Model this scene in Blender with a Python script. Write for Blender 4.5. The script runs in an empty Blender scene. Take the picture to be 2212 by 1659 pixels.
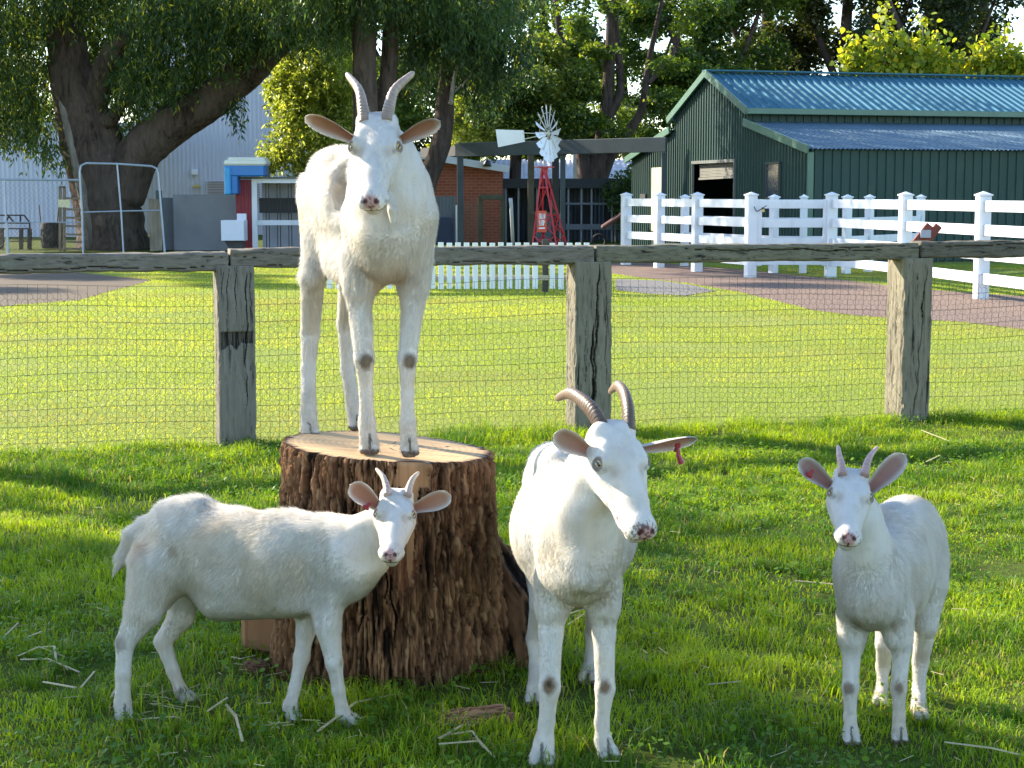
import bpy, math, random, os
import numpy as np
from mathutils import Vector, Matrix

for _c in (bpy.data.objects, bpy.data.meshes, bpy.data.materials):
    for _o in list(_c):
        _c.remove(_o)
SC = bpy.context.scene
COL = SC.collection
RNG = np.random.default_rng(7)
random.seed(7)

# ------------------------------------------------------------------ camera, sky, sun, exposure
F_PX, PW, PH, HOR, CAM_H = 3700.0, 2212.0, 1659.0, 420.0, 1.4
PITCH = math.atan((PH / 2 - HOR) / F_PX)
cam_data = bpy.data.cameras.new('camera')
cam_data.sensor_width = 36.0
cam_data.lens = F_PX / PW * 36.0
cam_data.clip_start = 0.1
cam_data.clip_end = 2000
cam = bpy.data.objects.new('camera', cam_data)
COL.objects.link(cam)
cam.location = (0, 0, CAM_H)
cam.rotation_euler = (math.radians(90) - PITCH, 0, 0)
SC.camera = cam

SUN_AZ, SUN_EL = math.radians(33), math.radians(27)      # light travels to +x and a little towards the camera
SUN_FROM = Vector((-math.cos(SUN_AZ) * math.cos(SUN_EL), math.sin(SUN_AZ) * math.cos(SUN_EL), math.sin(SUN_EL)))
world = bpy.data.worlds.new('World')
SC.world = world
world.use_nodes = True
wn = world.node_tree
wn.nodes.clear()
sky = wn.nodes.new('ShaderNodeTexSky')
sky.sky_type = 'NISHITA'
sky.sun_disc = False
sky.sun_elevation = SUN_EL
sky.sun_rotation = math.atan2(SUN_FROM.x, SUN_FROM.y)
sky.air_density = 1.0
sky.dust_density = 0.3
sky.ozone_density = 2.0
bg = wn.nodes.new('ShaderNodeBackground')
bg.inputs['Strength'].default_value = 0.15
wo = wn.nodes.new('ShaderNodeOutputWorld')
wn.links.new(sky.outputs[0], bg.inputs[0])
wn.links.new(bg.outputs[0], wo.inputs[0])
sd = bpy.data.lights.new('sun', 'SUN')
sd.energy = 5.0
sd.angle = math.radians(0.55)
sd.color = (1.0, 0.90, 0.74)
sun = bpy.data.objects.new('sun', sd)
COL.objects.link(sun)
sun.rotation_euler = SUN_FROM.to_track_quat('Z', 'Y').to_euler()
SC.view_settings.view_transform = 'Standard'
SC.view_settings.look = 'None'
SC.view_settings.gamma = 1.0
SC.view_settings.use_curve_mapping = False
SC.view_settings.exposure = 1.65
SC.cycles.max_bounces = 8
SC.cycles.diffuse_bounces = 4
SC.cycles.transmission_bounces = 4
SC.cycles.sample_clamp_indirect = 6

# ------------------------------------------------------------------ helpers
CP, SP = math.cos(PITCH), math.sin(PITCH)
def at(u, v, Y):
    """point of the place seen at photo position u,v, at the distance Y in front of the camera"""
    a, b = (u - PW / 2) / F_PX, -(v - PH / 2) / F_PX
    dy, dz = CP + b * SP, -SP + b * CP
    return np.array([a / dy * Y, Y, CAM_H + dz / dy * Y])
def gnd(u, v, z=0.0):
    a, b = (u - PW / 2) / F_PX, -(v - PH / 2) / F_PX
    dy, dz = CP + b * SP, -SP + b * CP
    t = (z - CAM_H) / dz
    return np.array([a * t, dy * t, z])
def nrm(v):
    v = np.asarray(v, float)
    return v / (np.linalg.norm(v, axis=-1, keepdims=True) + 1e-12)
def A(*x):
    return np.array(x, float)

def _hash(ix, iy, iz, seed):
    n = (ix.astype(np.int64) * 374761393 + iy.astype(np.int64) * 668265263 + iz.astype(np.int64) * 2147483647 + seed * 1274126177) & 0xffffffff
    n = ((n ^ (n >> 13)) * 1274126177) & 0xffffffff
    n = n ^ (n >> 16)
    return (n & 0xffff) / 65535.0
def vnoise(p, seed=0):
    p = np.asarray(p, float)
    i = np.floor(p).astype(np.int64)
    f = p - i
    f = f * f * (3 - 2 * f)
    r = 0
    for dx in (0, 1):
        wx = f[..., 0] if dx else 1 - f[..., 0]
        for dy in (0, 1):
            wy = f[..., 1] if dy else 1 - f[..., 1]
            for dz in (0, 1):
                wz = f[..., 2] if dz else 1 - f[..., 2]
                r = r + wx * wy * wz * _hash(i[..., 0] + dx, i[..., 1] + dy, i[..., 2] + dz, seed)
    return r
def fbm(p, octs=4, seed=0):
    r, a, t = 0, 1.0, 0
    p = np.asarray(p, float)
    for k in range(octs):
        r = r + a * vnoise(p, seed + k * 17)
        t += a
        a *= 0.5
        p = p * 2.03
    return r / t

def tag(o, label=None, cat=None, group=None, kind=None):
    if label: o['label'] = label
    if cat: o['category'] = cat
    if group: o['group'] = group
    if kind: o['kind'] = kind
    return o
def thing(name, loc, label, cat, group=None):
    o = bpy.data.objects.new(name, None)
    o.empty_display_size = 0.1
    COL.objects.link(o)
    o.location = tuple(loc)
    return tag(o, label, cat, group)
def wloc(o):
    l = Vector(o.location)
    while o.parent:
        o = o.parent
        l = l + Vector(o.location)
    return np.array(l)

def mesh(name, V, Fs, mats, parent=None, smooth=False, col=None, mat_idx=None, normals=None, origin=None):
    """V (n,3) in place coordinates; Fs: list of integer arrays (m,k) or lists; mats: material or list"""
    V = np.asarray(V, float)
    if not isinstance(Fs, (list, tuple)) or (len(Fs) and not isinstance(Fs[0], np.ndarray)):
        Fs = [np.asarray(Fs)] if isinstance(Fs, np.ndarray) else list(Fs)
    if origin is None:
        lo, hi = V.min(0), V.max(0)
        origin = np.array([(lo[0] + hi[0]) / 2, (lo[1] + hi[1]) / 2, lo[2]])
    Vl = V - origin
    me = bpy.data.meshes.new(name)
    loops, starts, tot, n = [], [], [], 0
    for f in Fs:
        f = np.asarray(f)
        if f.ndim == 1:
            f = f[None]
        m, k = f.shape
        loops.append(f.ravel())
        starts.append(n + np.arange(m) * k)
        tot.append(np.full(m, k))
        n += m * k
    loops, starts, tot = np.concatenate(loops), np.concatenate(starts), np.concatenate(tot)
    me.vertices.add(len(Vl))
    me.vertices.foreach_set('co', Vl.astype(np.float32).ravel())
    me.loops.add(len(loops))
    me.loops.foreach_set('vertex_index', loops.astype(np.int32))
    me.polygons.add(len(starts))
    me.polygons.foreach_set('loop_start', starts.astype(np.int32))
    me.polygons.foreach_set('loop_total', tot.astype(np.int32))
    if not isinstance(mats, (list, tuple)):
        mats = [mats]
    for m in mats:
        me.materials.append(m)
    if mat_idx is not None:
        me.polygons.foreach_set('material_index', np.asarray(mat_idx, np.int32))
    me.polygons.foreach_set('use_smooth', np.full(len(starts), bool(smooth)))
    me.update(calc_edges=True)
    if col is not None:
        col = np.asarray(col, float)
        ca = me.color_attributes.new('Col', 'FLOAT_COLOR', 'POINT')
        c4 = np.ones((len(V), 4), np.float32)
        c4[:, :3] = col
        ca.data.foreach_set('color', c4.ravel())
    if normals is not None:
        me.normals_split_custom_set_from_vertices(np.asarray(normals, np.float32))
    o = bpy.data.objects.new(name, me)
    COL.objects.link(o)
    if parent is not None:
        o.parent = parent
        o.location = tuple(origin - wloc(parent))
    else:
        o.location = tuple(origin)
    return o

class MB:
    """collects simple shapes into one mesh"""
    def __init__(s):
        s.v, s.f = [], []
        s.n = 0
    def add(s, V, F):
        V = np.asarray(V, float)
        s.v.append(V)
        for f in F:
            s.f.append(np.asarray(f) + s.n)
        s.n += len(V)
        return s
    def box(s, c, size, rz=0.0, bev=0.0, R=None):
        hx, hy, hz = [q / 2 for q in size]
        b = min(bev, hx * .9, hy * .9, hz * .9)
        if R is None:
            cz, sz = math.cos(rz), math.sin(rz)
            R = np.array([[cz, -sz, 0], [sz, cz, 0], [0, 0, 1]])
        c = np.asarray(c, float)
        if b <= 0:
            V = np.array([[x, y, z] for x in (-hx, hx) for y in (-hy, hy) for z in (-hz, hz)])
            Q = np.array([[0, 1, 3, 2], [4, 6, 7, 5], [0, 4, 5, 1], [2, 3, 7, 6], [0, 2, 6, 4], [1, 5, 7, 3]])
            return s.add(V @ R.T + c, [Q])
        V, idx = [], {}
        for sx in (-1, 1):
            for sy in (-1, 1):
                for sz_ in (-1, 1):
                    for k in range(3):
                        p = [sx * (hx - b), sy * (hy - b), sz_ * (hz - b)]
                        p[k] = (sx, sy, sz_)[k] * (hx, hy, hz)[k]
                        idx[(sx, sy, sz_, k)] = len(V)
                        V.append(p)
        Q, T = [], []
        for k in range(3):
            a, bb = [(1, 2), (2, 0), (0, 1)][k]
            for sg in (-1, 1):
                loop = []
                for (p, q) in ((-1, -1), (1, -1), (1, 1), (-1, 1)):
                    t = [0, 0, 0]; t[k] = sg; t[a] = p; t[bb] = q
                    loop.append(idx[(t[0], t[1], t[2], k)])
                Q.append(loop if sg > 0 else loop[::-1])
        for k in range(3):
            a, bb = [(1, 2), (2, 0), (0, 1)][k]
            for p in (-1, 1):
                for q in (-1, 1):
                    t0 = [0, 0, 0]; t1 = [0, 0, 0]
                    t0[k], t1[k] = -1, 1
                    for t in (t0, t1):
                        t[a], t[bb] = p, q
                    e = [idx[(*t0, a)], idx[(*t1, a)], idx[(*t1, bb)], idx[(*t0, bb)]]
                    Q.append(e if p * q > 0 else e[::-1])
        for sx in (-1, 1):
            for sy in (-1, 1):
                for sz_ in (-1, 1):
                    t = [idx[(sx, sy, sz_, k)] for k in range(3)]
                    T.append(t if sx * sy * sz_ > 0 else t[::-1])
        return s.add(np.array(V) @ R.T + c, [np.array(Q), np.array(T)])
    def bar(s, a, b, w, h=None, up=(0, 0, 1), bev=0.0):
        a, b = np.asarray(a, float), np.asarray(b, float)
        d = b - a
        L = np.linalg.norm(d)
        x = d / L
        up = np.asarray(up, float)
        if abs(x @ up) > .95:
            up = A(0, 1, 0)
        y = nrm(np.cross(up, x)); z = np.cross(x, y)
        return s.box((a + b) / 2, (L, w, h or w), bev=bev, R=np.stack([x, y, z], 1))
    def tube(s, pts, r, n=8, caps=True, ell=1.0, up=(0, 0, 1)):
        pts = np.asarray(pts, float)
        r = np.broadcast_to(np.asarray(r, float), (len(pts),))
        T = nrm(np.gradient(pts, axis=0))
        up = np.asarray(up, float)
        V = []
        X = None
        for i, (p, t) in enumerate(zip(pts, T)):
            if X is None:
                u0 = up if abs(t @ up) < .9 else A(0, 1, 0)
                X = nrm(np.cross(u0, t))
            else:
                X = nrm(X - t * (X @ t))
            Y = np.cross(t, X)
            a = np.arange(n) / n * 2 * np.pi
            V.append(p + r[i] * (np.cos(a)[:, None] * X + ell * np.sin(a)[:, None] * Y))
        V = np.concatenate(V)
        m = len(pts)
        i, j = np.meshgrid(np.arange(m - 1), np.arange(n), indexing='ij')
        Q = np.stack([i * n + j, i * n + (j + 1) % n, (i + 1) * n + (j + 1) % n, (i + 1) * n + j], -1).reshape(-1, 4)
        F = [Q]
        if caps:
            F += [np.arange(n)[::-1][None], ((m - 1) * n + np.arange(n))[None]]
        return s.add(V, F)
    def wires(s, P0, P1, r):
        """many thin three sided wires at once"""
        P0, P1 = np.asarray(P0, float), np.asarray(P1, float)
        t = nrm(P1 - P0)
        ref = np.where(np.abs(t[:, 2:3]) > .9, A(0, 1, 0)[None], A(0, 0, 1)[None])
        X = nrm(np.cross(t, ref)); Y = np.cross(t, X)
        m = len(P0)
        V = np.zeros((m, 6, 3))
        for k in range(3):
            a = 2 * np.pi * k / 3
            o = r * (math.cos(a) * X + math.sin(a) * Y)
            V[:, k] = P0 + o
            V[:, 3 + k] = P1 + o
        b = np.arange(m)[:, None] * 6
        Q = np.concatenate([b + np.array([[k, (k + 1) % 3, 3 + (k + 1) % 3, 3 + k]]) for k in range(3)])
        return s.add(V.reshape(-1, 3), [Q])
    def build(s, name, mat, parent=None, smooth=False, **kw):
        return mesh(name, np.concatenate(s.v), s.f, mat, parent, smooth, **kw)

def grid_faces(m, n, wrap=False):
    i, j = np.meshgrid(np.arange(m - 1), np.arange(n if wrap else n - 1), indexing='ij')
    return np.stack([i * n + j, i * n + (j + 1) % n, (i + 1) * n + (j + 1) % n, (i + 1) * n + j], -1).reshape(-1, 4)

# ------------------------------------------------------------------ materials
class NM:
    def __init__(s, name):
        s.m = bpy.data.materials.new(name)
        s.m.use_nodes = True
        s.t = s.m.node_tree
        s.b = s.t.nodes['Principled BSDF']
        s.out = s.t.nodes['Material Output']
    def n(s, typ, **kw):
        x = s.t.nodes.new('ShaderNode' + typ)
        for k, v in kw.items():
            if k in x.inputs.keys():
                x.inputs[k].default_value = v
            else:
                setattr(x, k, v)
        return x
    def l(s, a, b):
        s.t.links.new(a, b)
    def co(s, scale=(1, 1, 1), kind='Object', rand=False):
        tc = s.n('TexCoord')
        mp = s.n('Mapping')
        mp.inputs['Scale'].default_value = scale
        s.l(tc.outputs[kind], mp.inputs[0])
        if rand:
            oi = s.n('ObjectInfo'); ml = s.n('Math', operation='MULTIPLY'); ml.inputs[1].default_value = 50
            s.l(oi.outputs['Random'], ml.inputs[0]); s.l(ml.outputs[0], mp.inputs['Location'])
        return mp.outputs[0]
    def noise(s, co, scale, detail=4, rough=.55, dist=0.0):
        x = s.n('TexNoise')
        x.inputs['Scale'].default_value = scale
        x.inputs['Detail'].default_value = detail
        x.inputs['Roughness'].default_value = rough
        x.inputs['Distortion'].default_value = dist
        s.l(co, x.inputs['Vector'])
        return x.outputs['Fac']
    def ramp(s, fac, stops):
        r = s.n('ValToRGB')
        e = r.color_ramp.elements
        while len(e) < len(stops):
            e.new(.5)
        for el, (p, c) in zip(e, stops):
            el.position = p
            el.color = (*c, 1) if not np.isscalar(c) else (c, c, c, 1)
        s.l(fac, r.inputs[0])
        return r.outputs[0]
    def mix(s, fac, a, b, mode='MIX'):
        x = s.n('MixRGB', blend_type=mode)
        for q_, (sock, val) in enumerate(((x.inputs[0], fac), (x.inputs[1], a), (x.inputs[2], b))):
            if hasattr(val, 'is_linked') or isinstance(val, bpy.types.NodeSocket):
                s.l(val, sock)
            elif np.isscalar(val):
                sock.default_value = val if q_ == 0 else (val, val, val, 1)
            else:
                sock.default_value = (*val, 1)
        return x.outputs[0]
    def vcol(s):
        x = s.n('Attribute'); x.attribute_name = 'Col'
        return x.outputs['Color']
    def base(s, c):
        if isinstance(c, bpy.types.NodeSocket): s.l(c, s.b.inputs['Base Color'])
        else: s.b.inputs['Base Color'].default_value = (*c, 1)
        return s
    def rough(s, v):
        if isinstance(v, bpy.types.NodeSocket): s.l(v, s.b.inputs['Roughness'])
        else: s.b.inputs['Roughness'].default_value = v
        return s
    def spec(s, v):
        s.b.inputs['Specular IOR Level'].default_value = v
        return s
    def metal(s, v):
        s.b.inputs['Metallic'].default_value = v
        return s
    def bump(s, h, strength=.5, dist=.01):
        b = s.n('Bump')
        b.inputs['Strength'].default_value = strength
        b.inputs['Distance'].default_value = dist
        s.l(h, b.inputs['Height'])
        s.l(b.outputs[0], s.b.inputs['Normal'])
        return s
    def translucent(s, c, fac):
        tr = s.n('BsdfTranslucent')
        if isinstance(c, bpy.types.NodeSocket): s.l(c, tr.inputs[0])
        else: tr.inputs[0].default_value = (*c, 1)
        mx = s.n('MixShader')
        mx.inputs[0].default_value = fac
        s.l(s.b.outputs[0], mx.inputs[1]); s.l(tr.outputs[0], mx.inputs[2])
        s.l(mx.outputs[0], s.out.inputs[0])
        return s

def painted(name, c, rough=.5, var=.12, spec=.4, scale=3, dirt=None, metal=0.0, bump=0.0):
    m = NM(name)
    co = m.co(kind='Object', rand=True)
    a = m.noise(co, scale, 6, .6)
    c0 = tuple(max(0, x * (1 - var)) for x in c); c1 = tuple(min(1, x * (1 + var)) for x in c)
    cc = m.ramp(a, [(.3, c0), (.7, c1)])
    if dirt:
        d = m.ramp(m.noise(m.co((1, 1, .35), rand=True), scale * 3, 8, .7), [(.52, 0.0), (.72, 1.0)])
        dd = m.mix(.5, (0, 0, 0), d)
        cc = m.mix(dd, cc, dirt)
    m.base(cc).rough(rough).spec(spec).metal(metal)
    if bump:
        m.bump(m.noise(co, scale * 20, 4), bump, .004)
    return m.m
DEV = {}
# ------------------------------------------------------------------ goats: one implicit surface per animal
def ecap_eval(P, a, b, ra, rb, L):
    """distance to a swept ellipse: axis a-b, half sizes (sideways, upright) ra at a and rb at b"""
    ab = b - a
    LL = float(ab @ ab)
    if LL < 1e-9:
        t = np.zeros(P.shape[:-1]); ax = A(0, 1, 0) if abs(L[1]) < .9 else A(0, 0, 1)
        ax = nrm(ax - L * (ax @ L))
    else:
        t = np.clip(((P - a) @ ab) / LL, 0, 1)
        ax = ab / math.sqrt(LL)
    Lp = nrm(L - ax * (L @ ax))
    U = np.cross(ax, Lp)
    q = P - a - t[..., None] * ab
    wl = ra[0] + (rb[0] - ra[0]) * t
    wu = ra[1] + (rb[1] - ra[1]) * t
    wa = np.minimum(wl, wu)
    x, y, z = (q @ Lp), (q @ U), (q @ ax)
    k0 = np.sqrt((x / wl) ** 2 + (y / wu) ** 2 + (z / wa) ** 2)
    k1 = np.sqrt((x / wl ** 2) ** 2 + (y / wu ** 2) ** 2 + (z / wa ** 2) ** 2)
    return np.where(k1 > 1e-9, k0 * (k0 - 1) / np.maximum(k1, 1e-9), -wa)

def axis_coords(lo, hi, flo, fhi, hc, hf):
    out = [lo]
    while out[-1] < hi:
        x = out[-1]
        d = max(flo - x, x - fhi, 0)
        h = min(hc, hf + d * .25)
        if x < flo and flo - x < h * 1.0: h = hf
        out.append(x + h)
    return np.array(out)

def surface_nets(X, Y, Z, V):
    S = V < 0
    c = S[:-1, :-1, :-1].astype(np.int8)
    cnt = np.zeros_like(c)
    for i in (0, 1):
        for j in (0, 1):
            for k in (0, 1):
                cnt += S[i:S.shape[0] - 1 + i, j:S.shape[1] - 1 + j, k:S.shape[2] - 1 + k]
    act = (cnt > 0) & (cnt < 8)
    I = np.argwhere(act)
    idx = np.full(act.shape, -1, np.int32)
    idx[act] = np.arange(len(I))
    acc = np.zeros((len(I), 3)); num = np.zeros(len(I))
    corners = [(i, j, k) for i in (0, 1) for j in (0, 1) for k in (0, 1)]
    for c0 in corners:
        for ax in range(3):
            if c0[ax]: continue
            c1 = list(c0); c1[ax] = 1
            v0 = V[I[:, 0] + c0[0], I[:, 1] + c0[1], I[:, 2] + c0[2]]
            v1 = V[I[:, 0] + c1[0], I[:, 1] + c1[1], I[:, 2] + c1[2]]
            m = (v0 < 0) != (v1 < 0)
            t = np.where(m, v0 / np.where(np.abs(v0 - v1) < 1e-12, 1, v0 - v1), 0)
            p = np.zeros((len(I), 3)); p += np.array(c0); p[:, ax] += t
            acc[m] += p[m]; num[m] += 1
    G = I + acc / np.maximum(num, 1)[:, None]
    W = np.stack([np.interp(G[:, 0], np.arange(len(X)), X), np.interp(G[:, 1], np.arange(len(Y)), Y), np.interp(G[:, 2], np.arange(len(Z)), Z)], 1)
    Q = []
    for ax in range(3):
        sl0 = [slice(None)] * 3; sl1 = [slice(None)] * 3
        sl0[ax] = slice(0, -1); sl1[ax] = slice(1, None)
        ch = S[tuple(sl0)] != S[tuple(sl1)]
        E = np.argwhere(ch)
        b, c_ = [(1, 2), (2, 0), (0, 1)][ax]
        ok = (E[:, b] > 0) & (E[:, c_] > 0) & (E[:, b] < S.shape[b] - 1) & (E[:, c_] < S.shape[c_] - 1)
        E = E[ok]
        def cell(db, dc):
            e = E.copy(); e[:, b] -= db; e[:, c_] -= dc
            return idx[e[:, 0], e[:, 1], e[:, 2]]
        q = np.stack([cell(1, 1), cell(0, 1), cell(0, 0), cell(1, 0)], 1)
        inside = S[E[:, 0], E[:, 1], E[:, 2]]
        q[~inside] = q[~inside][:, ::-1]
        Q.append(q)
    return W, np.concatenate(Q)

def smooth_mesh(V, Q, it=2, lam=.5):
    e = np.concatenate([Q[:, [0, 1]], Q[:, [1, 2]], Q[:, [2, 3]], Q[:, [3, 0]]])
    a = np.concatenate([e[:, 0], e[:, 1]]); b = np.concatenate([e[:, 1], e[:, 0]])
    n = np.bincount(a, minlength=len(V)).astype(float)
    for _ in range(it):
        s = np.stack([np.bincount(a, weights=V[b, k], minlength=len(V)) for k in range(3)], 1) / np.maximum(n, 1)[:, None]
        V = V + lam * (s - V)
    return V
def vert_normals(V, Q):
    n = np.cross(V[Q[:, 2]] - V[Q[:, 0]], V[Q[:, 3]] - V[Q[:, 1]])
    out = np.zeros_like(V)
    for k in range(4):
        for c in range(3):
            out[:, c] += np.bincount(Q[:, k], weights=n[:, c], minlength=len(V))
    return nrm(out)

class Sculpt:
    def __init__(s, k=.03):
        s.p = []; s.k = k
    def e(s, a, b, ra, rb=None, L=(1, 0, 0), k=None, sub=False):
        a = np.asarray(a, float); b = np.asarray(b, float)
        ra = (ra, ra) if np.isscalar(ra) else ra
        rb = ra if rb is None else ((rb, rb) if np.isscalar(rb) else rb)
        s.p.append((a, b, ra, rb, nrm(L), s.k if k is None else k, sub))
        return s
    def mesh(s, fine_lo, fine_hi, hc, hf, floor=None):
        lo = np.min([np.minimum(p[0] - max(p[2]), p[1] - max(p[3])) for p in s.p if not p[6]], 0) - .03
        hi = np.max([np.maximum(p[0] + max(p[2]), p[1] + max(p[3])) for p in s.p if not p[6]], 0) + .03
        X, Y, Z = [axis_coords(lo[i], hi[i], fine_lo[i], fine_hi[i], hc, hf) for i in range(3)]
        V = np.full((len(X), len(Y), len(Z)), .25, np.float32)
        for a, b, ra, rb, L, k, sub in s.p:
            m = k + .012
            l = np.minimum(a - max(ra), b - max(rb)) - m
            h = np.maximum(a + max(ra), b + max(rb)) + m
            sl = []
            for C, q0, q1 in ((X, l[0], h[0]), (Y, l[1], h[1]), (Z, l[2], h[2])):
                sl.append(slice(max(0, np.searchsorted(C, q0) - 1), min(len(C), np.searchsorted(C, q1) + 1)))
            if any(q.stop - q.start < 2 for q in sl): continue
            P = np.stack(np.meshgrid(X[sl[0]], Y[sl[1]], Z[sl[2]], indexing='ij'), -1)
            d = ecap_eval(P, a, b, ra, rb, L)
            o = V[tuple(sl)].astype(float)
            if sub:
                d = -d
                hh = np.maximum(k - np.abs(o - d), 0) / k
                r = np.maximum(o, d) + hh * hh * k / 4
            else:
                hh = np.maximum(k - np.abs(o - d), 0) / k
                r = np.minimum(o, d) - hh * hh * k / 4
            V[tuple(sl)] = r
        if floor is not None:
            V = np.maximum(V, (floor - Z)[None, None, :].astype(np.float32))
        return surface_nets(X, Y, Z, V)

def catmull(P, n):
    P = np.asarray(P, float)
    if len(P) < 3:
        t = np.linspace(0, 1, n)[:, None]
        return P[0] * (1 - t) + P[-1] * t
    Q = np.vstack([2 * P[0] - P[1], P, 2 * P[-1] - P[-2]])
    out = []
    for x in np.linspace(0, len(P) - 1, n):
        i = min(int(x), len(P) - 2); t = x - i
        p0, p1, p2, p3 = Q[i:i + 4]
        out.append(.5 * (2 * p1 + (p2 - p0) * t + (2 * p0 - 5 * p1 + 4 * p2 - p3) * t ** 2 + (3 * p1 - p0 - 3 * p2 + p3) * t ** 3))
    return np.array(out)

FUR = NM('goat_fur')
FUR.base(FUR.vcol()).rough(.75).spec(.15)
FUR.translucent(FUR.vcol(), .22)
FUR.bump(FUR.noise(FUR.co((1, 1, .35)), 160, 3), .25, .003)
HAIR = NM('goat_hair')
HAIR.base(HAIR.vcol()).rough(.8).spec(.1)
HAIR.translucent(HAIR.vcol(), .4)
_m = NM('goat_horn')
_m.base(_m.mix(.5, _m.vcol(), _m.mix(_m.noise(_m.co((1, 1, 1)), 60, 5), (.5, .5, .5), (1, 1, 1)), 'MULTIPLY')).rough(.42).spec(.4)
_m.bump(_m.noise(_m.co(), 130, 3), .35, .003)
HORN = _m.m
_m = NM('goat_eye'); _m.base(_m.vcol()).rough(.08).spec(.6)
EYE = _m.m
TAGM = painted('ear_tag_plastic', (.30, .022, .03), .35, .1)

WHITE = A(.745, .71, .65)
def snap_depths(sp):
    """set every leg on its ground and shift the whole animal by the mean correction"""
    zf = sp['z0']
    ds = []
    for lg_ in sp['legs']:
        u, v, D = lg_['j'][-1][:3]
        ds.append(gnd(u, v, zf + .004)[1] - D)
    m = float(np.mean(ds))
    for lg_, d in zip(sp['legs'], ds):
        n = len(lg_['j'])
        lg_['j'] = [(j[0], j[1], j[2] + (m + (d - m) * (q / (n - 1)) ** 1.0), j[3]) for q, j in enumerate(lg_['j'])]
    sh = lambda p: (p[0], p[1], p[2] + m) + tuple(p[3:])
    sp['trunk'] = [(sh(t[0]), sh(t[1])) + tuple(t[2:]) for t in sp['trunk']]
    sp['neck'] = [sh(t) for t in sp['neck']]
    for key in ('eyeR', 'eyeL', 'nose'): sp['head'][key] = sh(sp['head'][key])
    for E in sp['ears']: E['tip'] = sh(E['tip'])
    for hn in sp['horns']: hn['p'] = [sh(p) for p in hn['p']]
    for key in ('extra', 'sub'):
        if key in sp: sp[key] = [(sh(t[0]), sh(t[1])) + tuple(t[2:]) for t in sp[key]]
    sp['dabs'] = [(t[0], t[1], t[2] + m) + tuple(t[3:]) for t in sp['dabs']]
    sp['base'] = (sp['base'][0], sp['base'][1] + m, zf)
def goat(sp):
    snap_depths(sp)
    k = sp['scale']
    k1_ = k * 1.12
    root = thing('goat', sp['base'], sp['label'], 'goat', 'white goats in the paddock')
    Lb = nrm(sp['L'])
    S = Sculpt(sp.get('k', .035))
    for pr in sp['trunk']:
        (u0, v0, D0), (u1, v1, D1), ra, rb = pr[:4]
        kk = pr[4] if len(pr) > 4 else None
        S.e(at(u0, v0, D0), at(u1, v1, D1), ra, rb, Lb, k=kk)
    knees, hoofs, clefts = [], [], []
    for leg in sp['legs']:
        P = [at(*j[:3]) for j in leg['j']]
        R = [j[3] * (.80, .78, .90, .95, .97, 1.0)[q_] for q_, j in enumerate(leg['j'])]
        for i in range(len(P) - 1):
            S.e(P[i], P[i + 1], R[i], R[i + 1], Lb, k=.03 if i == 0 else .012)
        ki = leg.get('knee', 2)
        knees.append(P[ki])
        # joint swellings
        fd = nrm(A(*leg['fd'])) if 'fd' in leg else nrm(sp['fwd'])
        fd = nrm(A(fd[0], fd[1], 0)); sd_ = A(-fd[1], fd[0], 0)
        base = P[-1]; zf = leg.get('z', 0.0)
        ft = P[-2]
        hs = k * leg.get('hs', 1.0) * .98
        for sgn in (-1, 1):
            toe0 = ft + sd_ * sgn * .010 * hs
            mid = base + sd_ * sgn * .0155 * hs + A(0, 0, .022 * hs) + fd * .004
            tip = base + sd_ * sgn * .019 * hs + A(0, 0, .010 * hs) + fd * .026 * hs
            S.e(toe0, mid, R[-2] * .60, .0130 * hs, Lb, k=.004)
            S.e(mid, tip, .0140 * hs, (.0105 * hs, .0085 * hs), sd_, k=.003)
            if sgn < 0: clefts.append((base, sd_, fd, hs))
            hoofs.append((tip + fd * .005, .014 * hs, zf))
            S.e(ft - fd * R[-2] * .8 + sd_ * sgn * .009 - A(0, 0, .012 * k), ft - fd * R[-2] * .95 + sd_ * sgn * .009 - A(0, 0, .022 * k), .0065 * k, .004 * k, Lb, k=.006)
    # head frame
    H = sp['head']
    e0, e1, ns = at(*H['eyeR']), at(*H['eyeL']), at(*H['nose'])     # eyeR = the goat's right eye, left in the picture
    D = H['eyeR'][2]
    d = e1 - e0; want = 2 * .056 * k
    dy = math.sqrt(max(0, want ** 2 - d[0] ** 2 - d[2] ** 2)) * H.get('turn', 1)
    Lh = nrm(A(d[0], dy, d[2]))
    em = (e0 + e1) / 2
    f = ns - em; fy = -math.sqrt(max(.0004, (.187 * k) ** 2 - f[0] ** 2 - f[2] ** 2))
    Fh = A(f[0], fy, f[2]); Fh = nrm(Fh); Lh = nrm(Lh - Fh * (Lh @ Fh)); Uh = np.cross(Fh, Lh)
    k0 = k; k = k * 1.12
    def h(a, b, c):
        a = a * 1.10 if a > 0 else a
        return em + k * (a * Fh + b * Lh + c * Uh)
    def he(a, b, ra, rb=None, kk=.02, sub=False):
        ra = (ra, ra) if np.isscalar(ra) else ra
        rb = ra if rb is None else ((rb, rb) if np.isscalar(rb) else rb)
        S.e(h(*a), h(*b), (ra[0] * k, ra[1] * k), (rb[0] * k, rb[1] * k), Lh, k=kk * k, sub=sub)
    EMO = Uh * .012 * k
    em = em - EMO
    P0 = h(-.055, 0, -.025)
    nk = sp['neck']
    NP = [at(*q[:3]) for q in nk] + [P0]; NR = [q[3] for q in nk] + [(.052 * k, .058 * k)]
    for i in range(len(NP) - 1):
        S.e(NP[i], NP[i + 1], NR[i], NR[i + 1], Lb, k=.045 * k + .01)
    he((-.072, 0, -.002), (-.01, 0, -.004), (.052, .048), (.058, .050))
    he((-.01, 0, -.006), (.080, 0, -.014), (.055, .046), (.035, .038))
    he((.080, 0, -.014), (.132, 0, -.014), (.035, .036), (.033, .031))
    he((.150, 0, -.002), (.152, 0, -.002), (.026, .021), None, .018)
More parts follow.
